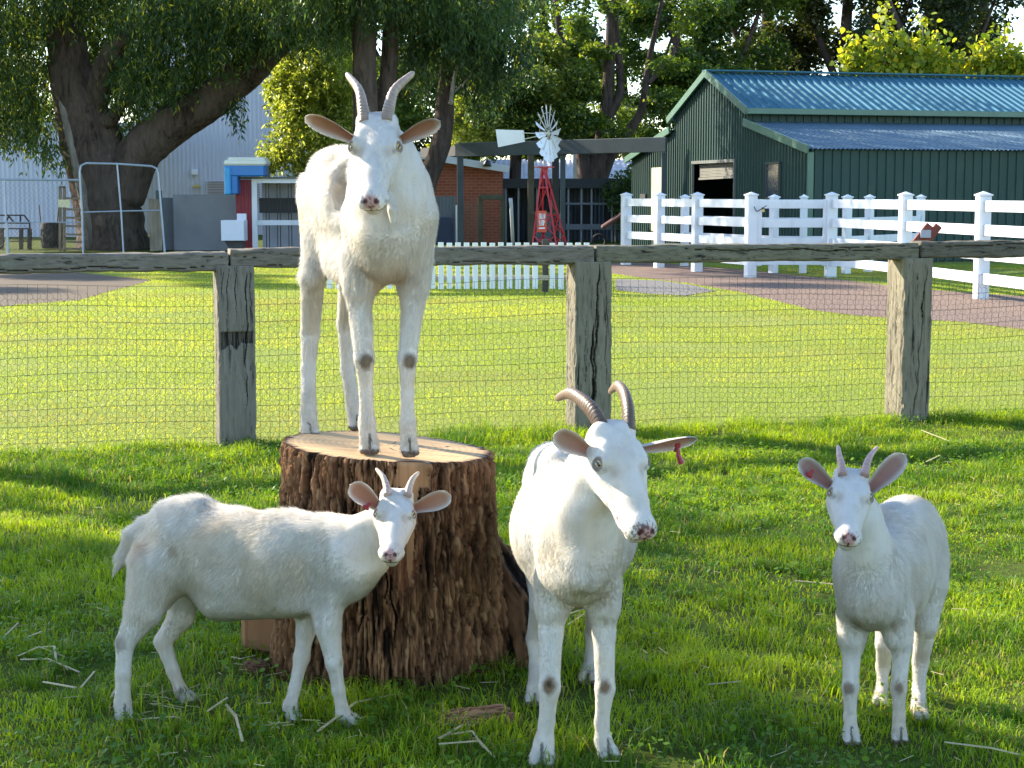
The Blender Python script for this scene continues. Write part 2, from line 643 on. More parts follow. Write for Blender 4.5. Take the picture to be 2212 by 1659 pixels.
    he((.02, 0, .024), (.128, 0, .006), (.022, .018), (.016, .014), .02)
    he((-.04, 0, -.05), (.10, 0, -.045), (.038, .034), (.022, .019), .025)
    he((.100, 0, -.046), (.136, 0, -.045), .022, (.021, .0155), .016)
    ROT = []
    for s_ in (-1, 1):
        he((-.035, s_ * .032, -.045), (.045, s_ * .026, -.036), .028, .018, .02)
        he((-.026, s_ * .036, .030), (.006, s_ * .042, .029), .016, .013, .014)      # brow
        he((.020, s_ * .042, -.006), (.060, s_ * .032, -.008), .013, .010, .014)     # cheek bone
        he((.147, s_ * .016, -.013), (.128, s_ * .025, -.020), .017, .015, .012)     # upper lip
        he((-.075, s_ * .026, .028), (-.078, s_ * .030, .034), .022, .020, .016)     # horn base
        eo = nrm(s_ * Lh * .80 + Fh * .26 + Uh * .54); ec = h(.000, s_ * .0475, .0155)
        ex = nrm(Fh - eo * (Fh @ eo)); ey = np.cross(eo, ex) * s_
        ex = nrm(ex * .97 - ey * .22); ey = np.cross(eo, ex) * s_
        ROT.append((s_, ec, eo, ex, ey))
        S.e(ec + eo * .016 * k, ec + eo * .026 * k, .0095 * k, .0125 * k, Lh, k=.005 * k, sub=True)
        rg_ = [ec + k * (eo * (.0105 - .0035 * abs(math.cos(a))) + ex * .0155 * math.cos(a) + ey * .0112 * math.sin(a)) for a in np.linspace(0, 2 * np.pi, 15)[:-1]]
        for q_ in range(14):
            up_ = .0042 if q_ < 8 else .0034
            S.e(rg_[q_], rg_[(q_ + 1) % 14], up_ * k, up_ * k, Lh, k=.006 * k)
        he((.172, s_ * .010, .003), (.158, s_ * .021, .014), .0040, .0048, .003, True)   # nostril
        he((.166, 0, -.0245), (.142, s_ * .026, -.030), .0018, .0018, .003, True)        # mouth
        he((.142, s_ * .026, -.030), (.104, s_ * .041, -.027), .0022, .0020, .003, True)
    he((.178, 0, -.006), (.171, 0, -.0235), .0022, .0022, .003, True)
    he((-.088, 0, .012), (-.05, 0, .030), (.034, .018), (.030, .012), .03)
    for q in sp.get('extra', []):
        S.e(at(*q[0]), at(*q[1]), q[2], q[3], Lb, k=q[4] if len(q) > 4 else .012)
    for q in sp.get('sub', []):
        S.e(at(*q[0]), at(*q[1]), q[2], q[2], Lb, k=q[3], sub=True)
    fl = em - .19 * k; fh = em + .19 * k
    V, Q = S.mesh(fl, fh, .0062, .0026 * max(.85, k), floor=sp['z0'])
    V = smooth_mesh(V, Q, 2, .5)
    N = vert_normals(V, Q)
    # ---- colour by place on the body
    C = np.tile(WHITE, (len(V), 1))
    n1 = fbm(V * 9, 4, 3)[:, None]
    n2_ = fbm(V * A(50, 50, 9), 3, 23)[:, None]
    C = C * (1 - .12 * np.clip((n1 - .5) * 4, 0, 1) * A(.5, 1, 1.8)) * (1 - .07 * np.clip((n2_ - .52) * 5, 0, 1) * A(.9, 1, 1.15))
    def dab(p, r, c, s_=1.0, soft=.5, nz=0.0):
        nonlocal C
        dd = np.linalg.norm(V - p, axis=1) / r
        if nz: dd = dd + nz * (fbm(V * 60 / k, 3, 9) - .5)
        w = (np.clip((1 - dd) / soft, 0, 1) * s_)[:, None]
        C = C * (1 - w) + A(*c) * w
    cr = (V - em) @ Fh / k; cr = np.where(cr > 0, cr / 1.10, cr); cl = (V - em) @ Lh / k; cu = (V - em) @ Uh / k
    PINK = tuple(c * .7 + q * .3 for c, q in zip(H.get('pink', (.52, .24, .22)), (.62, .50, .46)))
    dab(h(.166, 0, .005), .0235 * k, PINK, 1, .35, .3)
    dab(h(.160, 0, -.026), .013 * k, PINK, .45, .6, .3)
    for s_ in (-1, 1):
        dab(h(.166, s_ * .015, .009), .0095 * k, (.08, .025, .025), .95, .35)
    for s_, ec, eo, ex, ey in ROT:
        dab(ec + eo * .010 * k, .0180 * k, (.16, .10, .08), .85, .25, .25)
        dab(ec + eo * .006 * k + ex * .0175 * k - ey * .002 * k, .0105 * k, (.14, .09, .07), .7, .8, .5)
        dab(ec + ex * .036 * k - ey * .010 * k, .022 * k, (.42, .32, .26), .45, .8, .6)
        dab(h(-.05, s_ * .048, .0), .03 * k, (.55, .40, .30), .35, .8)
    mm = (np.abs(cu + .0270) < .0042) & (cr > .100) & (cr < .178) & (np.abs(cl) < .05)
    C[mm] = A(*PINK) * .35
    sp_ = (cr > .148) & (fbm(V * 240 / k, 2, 5) > H.get('spk', .64)) & (cu > -.03)
    C[sp_] = C[sp_] * .35
    ms = (np.abs(cl) < .0022) & (cr > .160) & (cu < -.004) & (cu > -.026)
    C[ms] = A(.12, .04, .04)
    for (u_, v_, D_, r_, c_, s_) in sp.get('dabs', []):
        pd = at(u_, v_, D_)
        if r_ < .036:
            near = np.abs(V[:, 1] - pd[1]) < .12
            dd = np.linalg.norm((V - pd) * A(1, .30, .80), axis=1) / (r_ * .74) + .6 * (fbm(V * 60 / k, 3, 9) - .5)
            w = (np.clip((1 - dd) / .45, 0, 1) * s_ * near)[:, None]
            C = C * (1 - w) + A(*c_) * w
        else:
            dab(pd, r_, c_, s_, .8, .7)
    zf = sp['z0']
    k = k0
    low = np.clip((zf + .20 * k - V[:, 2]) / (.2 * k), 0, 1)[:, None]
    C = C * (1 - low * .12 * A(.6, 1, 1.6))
    for cb_, cs_, cf_, chs in clefts:
        rel = V - cb_
        m_ = (np.abs(rel @ cs_) < .0042 * chs) & ((rel @ cf_) > -.002) & (rel[:, 2] > -.01) & (rel[:, 2] < .060 * chs) & (np.linalg.norm(rel, axis=1) < .085)
        C[m_] = C[m_] * .30
    for hp, hr, hz in hoofs:
        dd = np.linalg.norm((V - hp) * A(1, 1, 1.15), axis=1)
        w = (np.clip((.030 * k - dd) / (.010 * k), 0, 1) * (V[:, 2] < zf + .021 * k))[:, None]
        C = C * (1 - w) + A(.20, .15, .11) * w
    # ---- ears, joined to the body surface
    Vs, Qs, Cs, Ns, Reg = [V], [Q], [C], [N], [np.zeros(len(V))]
    nv = len(V)
    ear_tips = []
    for E in sp['ears']:
        k = k1_
        b0 = h(*E['base']); tip = at(*E['tip'])
        k = k0
        ax = tip - b0; Le = np.linalg.norm(ax); ax = ax / Le
        nf = nrm(A(*E['face'])); nf = nrm(nf - ax * (nf @ ax)); sd2 = np.cross(ax, nf)
        ns_, nt = 26, 15
        s_ = np.linspace(-.12, 1, ns_)[:, None]; t_ = np.linspace(-1, 1, nt)[None, :]
        sm = np.clip((s_ + .05) / .65, 0, 1); sm = sm * sm * (3 - 2 * sm)
        w = E['w'] * (.50 + .50 * sm) * np.sqrt(np.clip(1 - np.clip((s_ - .58) / .42, 0, 1) ** 2.6, 0, 1))
        cup = E['w'] * (1.15 - .75 * np.clip(s_, 0, 1)) * (w / E['w']) * E.get('cup', 1)
        bend = E.get('bend', .0) * Le * s_ ** 2
        lay = []
        for off in (0, -.0035):
            p = b0 + ax * (s_ * Le)[..., None] + sd2 * (w * t_ * (1 - .10 * (1 - s_)))[..., None] + nf * ((-cup * (1 - t_ ** 2) * .8 + bend + off * (1 - np.abs(t_) ** 4)))[..., None]
            lay.append(p.reshape(-1, 3))
        EV = np.concatenate(lay)
        g = grid_faces(ns_, nt)
        EQ = np.concatenate([g, g[:, ::-1] + ns_ * nt])
        # rim
        bd = list(range(0, nt)) + [i * nt + nt - 1 for i in range(1, ns_)] + [(ns_ - 1) * nt + j for j in range(nt - 2, -1, -1)] + [i * nt for i in range(ns_ - 2, 0, -1)]
        bd = np.array(bd); b2 = np.roll(bd, -1)
        EQ = np.concatenate([EQ, np.stack([bd, bd + ns_ * nt, b2 + ns_ * nt, b2], 1)])
        EN = vert_normals(EV, EQ)
        if (EN[(ns_ // 2) * nt + nt // 2] @ nf) < 0:
            EQ = EQ[:, ::-1]; EN = -EN
        inner = np.clip(1.15 - np.abs(t_) ** 3 * 1.25 - np.clip(s_ - .8, 0, 1) * 3.5, 0, 1) * np.ones_like(s_)
        deep = np.clip(1 - s_ * 1.3, 0, 1) * np.clip(1.2 - np.abs(t_), 0, 1)
        ci = WHITE * .95 * (1 - inner[..., None] * .95) + A(*E.get('skin', (.50, .30, .20))) * .85 * inner[..., None] * .95
        ci = ci * (1 - .5 * deep[..., None]) + A(.34, .10, .06) * .5 * deep[..., None]
        EC = np.concatenate([ci.reshape(-1, 3), np.tile(WHITE * A(.97, .93, .88), (ns_ * nt, 1))])
        Vs.append(EV); Qs.append(EQ + nv); Cs.append(EC); Ns.append(EN); Reg.append(np.ones(len(EV)))
        nv += len(EV)
        if 'tag' in E:
            ts, tt = E['tag']
            c = b0 + ax * Le * ts + sd2 * E['w'] * tt
            mb = MB()
            R = np.stack([ax, sd2, nf], 1)
            mb.box(c + nf * .004 * k, ((.014 if E.get('dangle') else .026) * k, .012 * k, .012 * k), bev=.003, R=R)
            mb.box(c - sd2 * .012 * k * np.sign(tt) + nf * .006 * k, (.012 * k, .022 * k, .007 * k), bev=.002, R=R)
            if E.get('dangle'):
                mb.tube([c + nf * .006, c + nf * .010 - A(0, 0, .018), c + nf * .010 + A(.008, 0, -.038)], [.003, .006, .008], 8)
            mb.build('ear_tag', TAGM, root)
    V = np.concatenate(Vs); Q = np.concatenate(Qs); C = np.concatenate(Cs); N = np.concatenate(Ns); Reg = np.concatenate(Reg)
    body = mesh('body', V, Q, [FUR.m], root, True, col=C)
    # ---- coat: short hairs lying along the body
    rng = np.random.default_rng(sp['seed'])
    ar = .5 * np.linalg.norm(np.cross(V[Q[:, 2]] - V[Q[:, 0]], V[Q[:, 3]] - V[Q[:, 1]]), axis=1)
    qc = V[Q].mean(1)
    dh = np.linalg.norm((qc - em) / k, axis=1)
    k = k1_
    face = np.clip((.20 - np.linalg.norm((qc - h(.05, 0, 0)) / k, axis=1)) / .06, 0, 1)
    hoofz = np.clip((zf + .03 - qc[:, 2]) / .02, 0, 1)
    nose = np.clip((.034 - np.linalg.norm((qc - h(.168, 0, -.008)) / k, axis=1)) / .008, 0, 1)
    eyem = np.zeros(len(qc))
    for s_, ec, eo, ex, ey in ROT:
        eyem = np.maximum(eyem, np.linalg.norm((qc - ec - eo * .009 * k1_) / k1_, axis=1) < .0180)
    k = k0
    dens = ar * (1 + 1.5 * face) * (1 - hoofz) * (1 - nose) * (1 - eyem) * (1 + .6 * (Reg[Q[:, 0]] > 0))
    nh = sp.get('hairs', 110000)
    pick = rng.choice(len(Q), nh, p=dens / dens.sum())
    uv = rng.random((nh, 2))
    a_, b_ = uv[:, :1], uv[:, 1:]
    q = Q[pick]
    Pp = (V[q[:, 0]] * (1 - a_) + V[q[:, 1]] * a_) * (1 - b_) + (V[q[:, 3]] * (1 - a_) + V[q[:, 2]] * a_) * b_
    Nn = nrm((N[q[:, 0]] + N[q[:, 1]] + N[q[:, 2]] + N[q[:, 3]]))
    cc = C[q[:, 0]]
    zrel = (Pp[:, 2] - zf) / k
    back = -nrm(sp['fwd'])
    dhead = np.linalg.norm((Pp - em) / k1_, axis=1)
    isf = np.clip((.26 - dhead) / .08, 0, 1)[:, None]
    flow_b = back * .55 + A(0, 0, -1) * .85
    flow_h = -Fh * .9 + Uh * .15
    legm = np.clip((.50 - zrel) / .22, 0, 1)[:, None]
    flow = flow_b * (1 - isf) + flow_h * isf
    flow = flow * (1 - legm * .8) + A(0, 0, -1) * legm * .8
    if Reg.any():
        isE = Reg[q[:, 0]][:, None]
        flow = flow * (1 - isE) + (nrm(Pp - em) + A(0, 0, -.3)) * isE
    w1 = np.stack([fbm(Pp * 22 / k, 2, 31), fbm(Pp * 22 / k, 2, 57), fbm(Pp * 22 / k, 2, 91)], 1) - .5
    flow = nrm(flow) + w1 * .8 + rng.normal(0, .12, (nh, 3))
    tn = nrm(flow - Nn * np.sum(flow * Nn, 1, keepdims=True))
    topm = np.clip(Nn[:, 2:3], 0, 1) * (1 - isf)
    lift = .10 + .18 * topm + rng.random((nh, 1)) * .22
    isE = Reg[q[:, 0]][:, None]
    ln = sp.get('hair', .022) * k * (.45 + .75 * rng.random((nh, 1))) * (1 - .70 * isf) * (1 - .45 * legm) * (1 + .7 * topm) * (1 - .35 * isE) * (1 + .30 * np.clip(1 - np.abs(zrel - .52) / .16, 0, 1)[:, None] * (1 - isf))
    tip = Pp + nrm(tn + Nn * lift) * ln
    side = nrm(np.cross(tn, Nn)) * (.0007 + .0006 * rng.random((nh, 1))) * (.7 + .3 * k)
    Pp = Pp - Nn * .0008
    HV = np.stack([Pp - side, Pp + side, tip], 1).reshape(-1, 3)
    HF = np.arange(nh * 3).reshape(-1, 3)
    gn = np.cross(side * 2, tip - Pp)
    flip = np.sum(gn * Nn, 1) < 0
    HF[flip] = HF[flip][:, ::-1]
    stk = fbm(Pp * A(60, 60, 14) / k, 2, 77)[:, None]
    var = (.90 + .15 * rng.random((nh, 1))) * (.93 + .12 * np.clip((stk - .3) * 2, 0, 1))
    HC = np.clip(cc * var, 0, .84)
    HN = np.repeat(nrm(Nn + tn * .25 + rng.normal(0, .12, (nh, 3))), 3, 0)
    mesh('coat', HV, HF, [HAIR.m], root, True, col=np.repeat(HC, 3, 0), normals=HN)
    # ---- eyes
    for s_, c, out, fx, uy in ROT:
        r = .0148 * k1_
        th = np.linspace(0, np.pi, 33)[:, None]; ph = np.linspace(0, 2 * np.pi, 49)[None, :-1]
        lx, ly, lz = np.sin(th) * np.cos(ph), np.sin(th) * np.sin(ph), np.cos(th) * np.ones_like(ph)
        EV = c + r * (lx[..., None] * fx + ly[..., None] * uy + lz[..., None] * out)
        rr = np.sqrt(lx ** 2 + ly ** 2)
        colE = np.where((rr < .80)[..., None], A(*H.get('iris', (.42, .27, .06))) * 1.3, A(.12, .06, .04))
        colE = np.where(((rr > .70) & (rr < .80))[..., None], A(.10, .06, .02), colE)
        colE = np.where(((np.abs(ly) < .20) & (np.abs(lx) < .52))[..., None], A(.006, .006, .008), colE)
        colE = np.where((lz < 0)[..., None], A(.12, .06, .04), colE)
        mesh('eye', EV.reshape(-1, 3), grid_faces(33, 48, True), [EYE], root, True, col=colE.reshape(-1, 3))
    # ---- horns
    for hn in sp['horns']:
        P = catmull([at(*p) for p in hn['p']], 70)
        P[0:1] = P[0:1]
        tq = np.linspace(0, 1, 70); Rr = hn['r'] * (1 - .62 * tq ** 1.5) * np.sqrt(np.clip(1 - ((tq - .93) / .07).clip(0, 1) ** 2, .02, 1))
        t = np.linspace(0, 1, 70)
        rings = hn.get('rings', 15)
        Rr = Rr * (1 + hn.get('ra', .022) * np.sin(t ** .8 * rings * 2 * np.pi) * (1 - t) ** .5)
        T = nrm(np.gradient(P, axis=0))
        n = 22
        X = nrm(np.cross(T[0], Uh)); VV = []
        for i in range(70):
            X = nrm(X - T[i] * (X @ T[i])); Yv = np.cross(T[i], X)
            a = np.arange(n) / n * 2 * np.pi
            q_ = 1 + .10 * np.cos(a) * (1 - t[i])
            VV.append(P[i] + Rr[i] * ((np.cos(a) * q_)[:, None] * X * hn.get('ell', .85) + np.sin(a)[:, None] * Yv * 1.15))
        VV = np.concatenate(VV)
        ring = (.5 + .5 * np.sin(t ** .8 * rings * 2 * np.pi + .8))[:, None]
        cb = A(*hn['c0']) * (1 - t[:, None]) + A(*hn['c1']) * t[:, None]
        cb = cb * (1 - hn.get('rc', .22) * (1 - ring) * (1 - t[:, None]) ** .6)
        CC = np.repeat(cb, n, 0) * (.75 + .5 * fbm(VV * 70, 3, 2)[:, None])
        mesh('horn', VV, [grid_faces(70, n, True), np.arange(n)[::-1][None], (69 * n + np.arange(n))[None]], [HORN], root, True, col=np.clip(CC, 0, 1))
    # ---- wattles
    for wt in sp.get('wattles', []):
        P = np.array([at(*q[:3]) for q in wt]); mb = MB()
        P2 = catmull(P, 10)
        r = np.interp(np.linspace(0, 1, 10), np.linspace(0, 1, len(wt)), [q[3] for q in wt])
        mb.tube(P2, r, 12)
        Vw = np.concatenate(mb.v)
        mb.build('wattle', [FUR.m], root, True, col=np.tile(WHITE * .97, (len(Vw), 1)))
    return root, em
TAN = (.42, .33, .24); DIRT = (.20, .15, .10); ST = (.50, .42, .32)
def leg(*j, **kw):
    return dict(j=list(j), **kw)

G1 = dict(seed=1, scale=1.0, z0=.656, base=(-.42, 5.1, .656), fwd=(.34, -.94, 0), L=(.94, .34, 0),
    label='adult white goat with upright horns standing on top of the cut tree stump', hair=.021, hairs=190000,
    trunk=[((842, 465, 5.02), (800, 440, 5.22), (.106, .155), (.128, .165)),
           ((800, 450, 5.22), (745, 455, 5.45), (.135, .165), (.138, .165)),
           ((745, 440, 5.45), (722, 420, 5.60), (.125, .160), (.095, .120)),
           ((842, 545, 4.97), (800, 550, 5.2), (.085, .085), (.10, .085)),
           ((800, 545, 5.2), (730, 540, 5.45), (.115, .09), (.09, .08)),
           ((845, 420, 5.03), (838, 520, 4.96), (.115, .10), (.10, .09)),
           ((738, 365, 5.35), (722, 375, 5.6), (.06, .055), (.075, .07)),
           ((698, 430, 5.52), (692, 520, 5.42), (.052, .10), (.040, .07)),
           ((782, 470, 5.00), (776, 620, 5.00), (.054, .065), (.038, .046), .03), ((902, 465, 4.97), (893, 620, 4.985), (.050, .065), (.036, .046), .03)],
    neck=[(846, 470, 4.98, (.105, .11)), (846, 400, 4.95, (.088, .095)), (835, 340, 4.93, (.066, .08))],
    head=dict(eyeR=(757, 321, 4.80), eyeL=(865, 321, 4.80), nose=(805, 423, 4.72), pink=(.40, .20, .18), iris=(.50, .33, .08)),
    legs=[leg((776, 560, 5.02, .064), (777, 655, 5.00, .042), (787, 775, 4.955, .031), (791, 850, 4.955, .0195), (793, 915, 4.94, .024), (798, 980, 4.91, .02), fd=(.1, -1, 0)),
          leg((896, 560, 5.00, .062), (892, 655, 4.97, .040), (880, 775, 4.93, .029), (880, 850, 4.93, .0185), (881, 915, 4.92, .022), (884, 984, 4.895, .02), fd=(.25, -1, 0), hs=.9),
          leg((702, 500, 5.42, .080), (676, 600, 5.36, .046), (670, 720, 5.46, .032), (666, 800, 5.44, .0235), (666, 890, 5.39, .025), (668, 944, 5.36, .022), fd=(.45, -1, 0), knee=3),
          leg((775, 520, 5.50, .080), (760, 610, 5.44, .050), (748, 700, 5.53, .032), (751, 800, 5.51, .023), (764, 880, 5.46, .024), (771, 929, 5.42, .020), fd=(.2, -1, 0), knee=3)],
    ears=[dict(base=(-.040, -.052, -.002), tip=(660, 252, 4.80), face=(.05, -.85, -.80), w=.0285, skin=(.42, .22, .13), cup=.9),
          dict(base=(-.040, .052, -.002), tip=(950, 262, 4.80), face=(-.05, -.85, -.80), w=.0285, skin=(.42, .22, .13), cup=.9)],
    horns=[dict(p=[(787, 268, 4.835), (783, 235, 4.86), (775, 195, 4.90), (748, 159, 4.97)], r=.0225, c0=(.33, .235, .18), c1=(.42, .31, .24), ra=.055, rc=.38, ell=.8),
           dict(p=[(835, 266, 4.835), (840, 232, 4.86), (854, 193, 4.90), (895, 156, 4.97)], r=.0225, c0=(.33, .235, .18), c1=(.42, .31, .24), ra=.055, rc=.38, ell=.8)],
    sub=[((753, 372, 5.20), (745, 425, 5.12), .045, .05), ((905, 400, 4.86), (925, 450, 4.86), .02, .03)],
    dabs=[(789, 781, 4.925, .034, DIRT, .95), (884, 781, 4.90, .030, DIRT, .95), (800, 592, 4.93, .06, TAN, .55), (868, 598, 4.93, .06, TAN, .55),
          (850, 520, 4.84, .10, (.55, .48, .38), .35), (680, 640, 5.40, .07, ST, .4), (790, 880, 4.93, .05, ST, .3), (672, 760, 5.4, .05, ST, .3)],  # the broad chest dab paints body shade into the coat
    extra=[((735, 570, 5.2), (790, 590, 5.05), .05, .06, .03), ((838, 425, 4.84), (848, 455, 4.83), .010, .012, .008), ((848, 455, 4.83), (849, 478, 4.83), .014, .008, .006), ((665, 395, 5.50), (668, 430, 5.48), .024, .03, .03)])

G3 = dict(seed=3, scale=.97, z0=.0, base=(.2, 4.5, 0), fwd=(.06, -1, 0), L=(1, .06, 0),
    label='adult white goat with brown swept-back horns, head turned beside the stump', hair=.013, hairs=180000,
    trunk=[((1248, 1160, 4.28), (1240, 1140, 4.5), (.084, .145), (.146, .160)),
           ((1240, 1150, 4.5), (1222, 1150, 4.8), (.165, .165), (.145, .155)),
           ((1215, 1110, 4.8), (1205, 1090, 5.0), (.125, .145), (.085, .11)),
           ((1250, 1240, 4.22), (1240, 1250, 4.5), (.078, .075), (.105, .08)),
           ((1250, 1080, 4.3), (1255, 1220, 4.19), (.080, .09), (.072, .080)),
           ((1285, 1100, 4.13), (1262, 1235, 4.13), (.030, .045), (.045, .05)),
           ((1205, 1015, 4.55), (1192, 1008, 4.95), (.045, .06), (.07, .065)),
           ((1168, 1045, 4.92), (1162, 1150, 4.92), (.045, .08), (.045, .08)),
           ((1200, 1120, 4.26), (1192, 1310, 4.25), (.046, .065), (.036, .046), .03), ((1300, 1130, 4.25), (1306, 1310, 4.25), (.044, .065), (.034, .044), .03)],
    neck=[(1250, 1150, 4.24, (.088, .10)), (1262, 1090, 4.20, (.072, .09)), (1290, 1020, 4.17, (.060, .078))],
    head=dict(eyeR=(1296, 1006, 4.05), eyeL=(1388, 999, 4.05), nose=(1389, 1124, 3.98), turn=1, pink=(.42, .20, .17), iris=(.36, .30, .14), spk=.56),
    legs=[leg((1196, 1265, 4.27, .056), (1190, 1370, 4.24, .037), (1187, 1485, 4.19, .028), (1181, 1560, 4.19, .0195), (1175, 1605, 4.18, .024), (1171, 1655, 4.15, .02), fd=(-.05, -1, 0), hs=1.15),
          leg((1302, 1265, 4.27, .055), (1305, 1370, 4.25, .035), (1307, 1488, 4.21, .026), (1300, 1560, 4.21, .018), (1303, 1600, 4.20, .021), (1311, 1640, 4.18, .018), fd=(.3, -1, 0), hs=1.0),
          leg((1180, 1210, 4.86, .085), (1172, 1300, 4.78, .045), (1158, 1380, 4.84, .030), (1160, 1440, 4.82, .022), (1157, 1490, 4.74, .024), (1156, 1522, 4.71, .02), fd=(-.1, -1, 0), knee=3),
          leg((1290, 1200, 4.96, .08), (1290, 1290, 4.92, .043), (1283, 1370, 5.02, .028), (1278, 1420, 5.0, .02), (1272, 1450, 4.96, .022), (1270, 1476, 4.92, .018), fd=(-.1, -1, 0), knee=3)],
    ears=[dict(base=(-.046, -.050, -.004), tip=(1197, 938, 4.06), face=(.35, -1, -.35), w=.029, skin=(.40, .24, .17), cup=.9),
          dict(base=(-.046, .050, -.004), tip=(1508, 957, 4.16), face=(-.1, -.72, -.85), w=.029, skin=(.46, .26, .20), cup=.7, bend=-.05, tag=(.66, -.25), dangle=1)],
    horns=[dict(p=[(1308, 940, 4.09), (1283, 893, 4.12), (1258, 866, 4.17), (1230, 850, 4.24), (1200, 862, 4.33)], r=.0205, c0=(.13, .085, .062), c1=(.22, .15, .10), rings=24, ra=.08, rc=.5, ell=.8),
           dict(p=[(1358, 932, 4.10), (1356, 885, 4.13), (1348, 850, 4.19), (1333, 833, 4.26), (1316, 848, 4.34)], r=.0185, c0=(.13, .085, .062), c1=(.22, .15, .10), rings=24, ra=.08, rc=.5, ell=.8)],
    sub=[((1225, 1080, 4.04), (1215, 1215, 4.06), .025, .06), ((1310, 1140, 4.08), (1300, 1230, 4.08), .03, .06)],
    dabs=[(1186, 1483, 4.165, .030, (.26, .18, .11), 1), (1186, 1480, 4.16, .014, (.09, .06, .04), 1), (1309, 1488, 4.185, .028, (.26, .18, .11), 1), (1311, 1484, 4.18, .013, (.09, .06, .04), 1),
          (1305, 1290, 4.2, .05, TAN, .5), (1215, 1315, 4.22, .04, TAN, .4), (1245, 1150, 4.10, .10, (.52, .46, .38), .55), (1285, 1240, 4.12, .08, (.52, .46, .38), .4), (1200, 1180, 4.15, .05, (.52, .46, .38), .35), (1340, 970, 4.03, .05, (.62, .54, .42), .4)])  # the grey-tan chest dabs are shading painted into the coat colour

G2 = dict(seed=2, scale=.74, z0=.0, base=(-.66, 4.58, 0), fwd=(.99, -.08, 0), L=(.08, .99, 0),
    label='small white kid standing side-on in front of the stump, tail hanging', hair=.021, hairs=160000, k=.04,
    trunk=[((730, 1205, 4.53), (620, 1212, 4.57), (.088, .108), (.112, .125)),
           ((620, 1215, 4.57), (500, 1220, 4.62), (.115, .132), (.118, .138)),
           ((500, 1205, 4.62), (400, 1180, 4.66), (.112, .130), (.098, .118)),
           ((400, 1175, 4.66), (345, 1185, 4.68), (.095, .105), (.070, .085)),
           ((745, 1225, 4.52), (755, 1240, 4.51), (.070, .095), (.065, .085)),
           ((640, 1275, 4.56), (480, 1290, 4.62), (.07, .06), (.08, .055)),
           ((425, 1110, 4.65), (370, 1125, 4.67), (.05, .045), (.05, .05)),
           ((690, 1165, 4.53), (740, 1180, 4.52), (.045, .05), (.045, .05))],
    neck=[(745, 1200, 4.52, (.062, .085)), (790, 1178, 4.50, (.052, .068)), (822, 1150, 4.48, (.045, .055))],
    head=dict(eyeR=(812, 1112, 4.40), eyeL=(894, 1116, 4.40), nose=(848, 1178, 4.34), pink=(.50, .26, .25), iris=(.46, .40, .18)),
    legs=[leg((705, 1290, 4.50, .064), (708, 1350, 4.48, .044), (722, 1432, 4.46, .0235), (731, 1490, 4.46, .0165), (741, 1541, 4.46, .018), (760, 1568, 4.45, .016), fd=(1, -.25, 0), hs=1.1),
          leg((665, 1300, 4.60, .045), (660, 1365, 4.60, .031), (652, 1420, 4.58, .0225), (637, 1485, 4.57, .015), (627, 1525, 4.56, .018), (632, 1558, 4.55, .016), fd=(1, -.5, 0), hs=1.0),
          leg((345, 1235, 4.62, .112), (310, 1320, 4.58, .062), (270, 1390, 4.57, .027), (266, 1455, 4.56, .020), (265, 1520, 4.56, .022), (268, 1556, 4.55, .02), fd=(.5, -1, 0), hs=1.15, knee=3),
          leg((400, 1245, 4.74, .08), (392, 1330, 4.74, .046), (352, 1386, 4.74, .026), (374, 1450, 4.73, .018), (392, 1495, 4.72, .018), (408, 1517, 4.70, .016), fd=(1, -.3, 0), hs=1.05, knee=3)],
    ears=[dict(base=(-.044, -.050, .004), tip=(757, 1047, 4.42), face=(.25, -1, -.1), w=.028, skin=(.52, .24, .14), cup=.8, tag=(.30, -.75)),
          dict(base=(-.044, .050, .004), tip=(974, 1071, 4.42), face=(-.2, -1, -.15), w=.026, skin=(.52, .27, .17), cup=.8)],
    horns=[dict(p=[(836, 1070, 4.42), (834, 1050, 4.44), (827, 1030, 4.46), (812, 1012, 4.49)], r=.0115, c0=(.50, .36, .30), c1=(.62, .48, .34), rings=6, ell=.9),
           dict(p=[(880, 1070, 4.42), (884, 1052, 4.44), (892, 1034, 4.46), (905, 1020, 4.49)], r=.0115, c0=(.50, .36, .30), c1=(.62, .48, .34), rings=6, ell=.9)],
    dabs=[(313, 1190, 4.59, .045, (.34, .27, .20), .75), (378, 1188, 4.56, .025, ST, .8), (262, 1388, 4.55, .03, (.35, .30, .25), .7), (738, 1435, 4.44, .022, ST, .8),
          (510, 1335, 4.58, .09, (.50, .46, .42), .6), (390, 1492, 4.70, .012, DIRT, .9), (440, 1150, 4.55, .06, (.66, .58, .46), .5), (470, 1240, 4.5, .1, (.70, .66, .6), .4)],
    sub=[((448, 1190, 4.40), (455, 1235, 4.40), .085, .06), ((652, 1190, 4.40), (658, 1300, 4.42), .055, .05), ((775, 1165, 4.40), (790, 1215, 4.40), .035, .035), ((330, 1200, 4.50), (345, 1280, 4.47), .02, .03)],
    extra=[((315, 1135, 4.67), (286, 1158, 4.67), .024, .022, .02), ((286, 1158, 4.67), (266, 1205, 4.66), (.022, .022), (.020, .020), .012),
           ((266, 1205, 4.66), (248, 1236, 4.65), (.018, .018), (.005, .005), .012)])

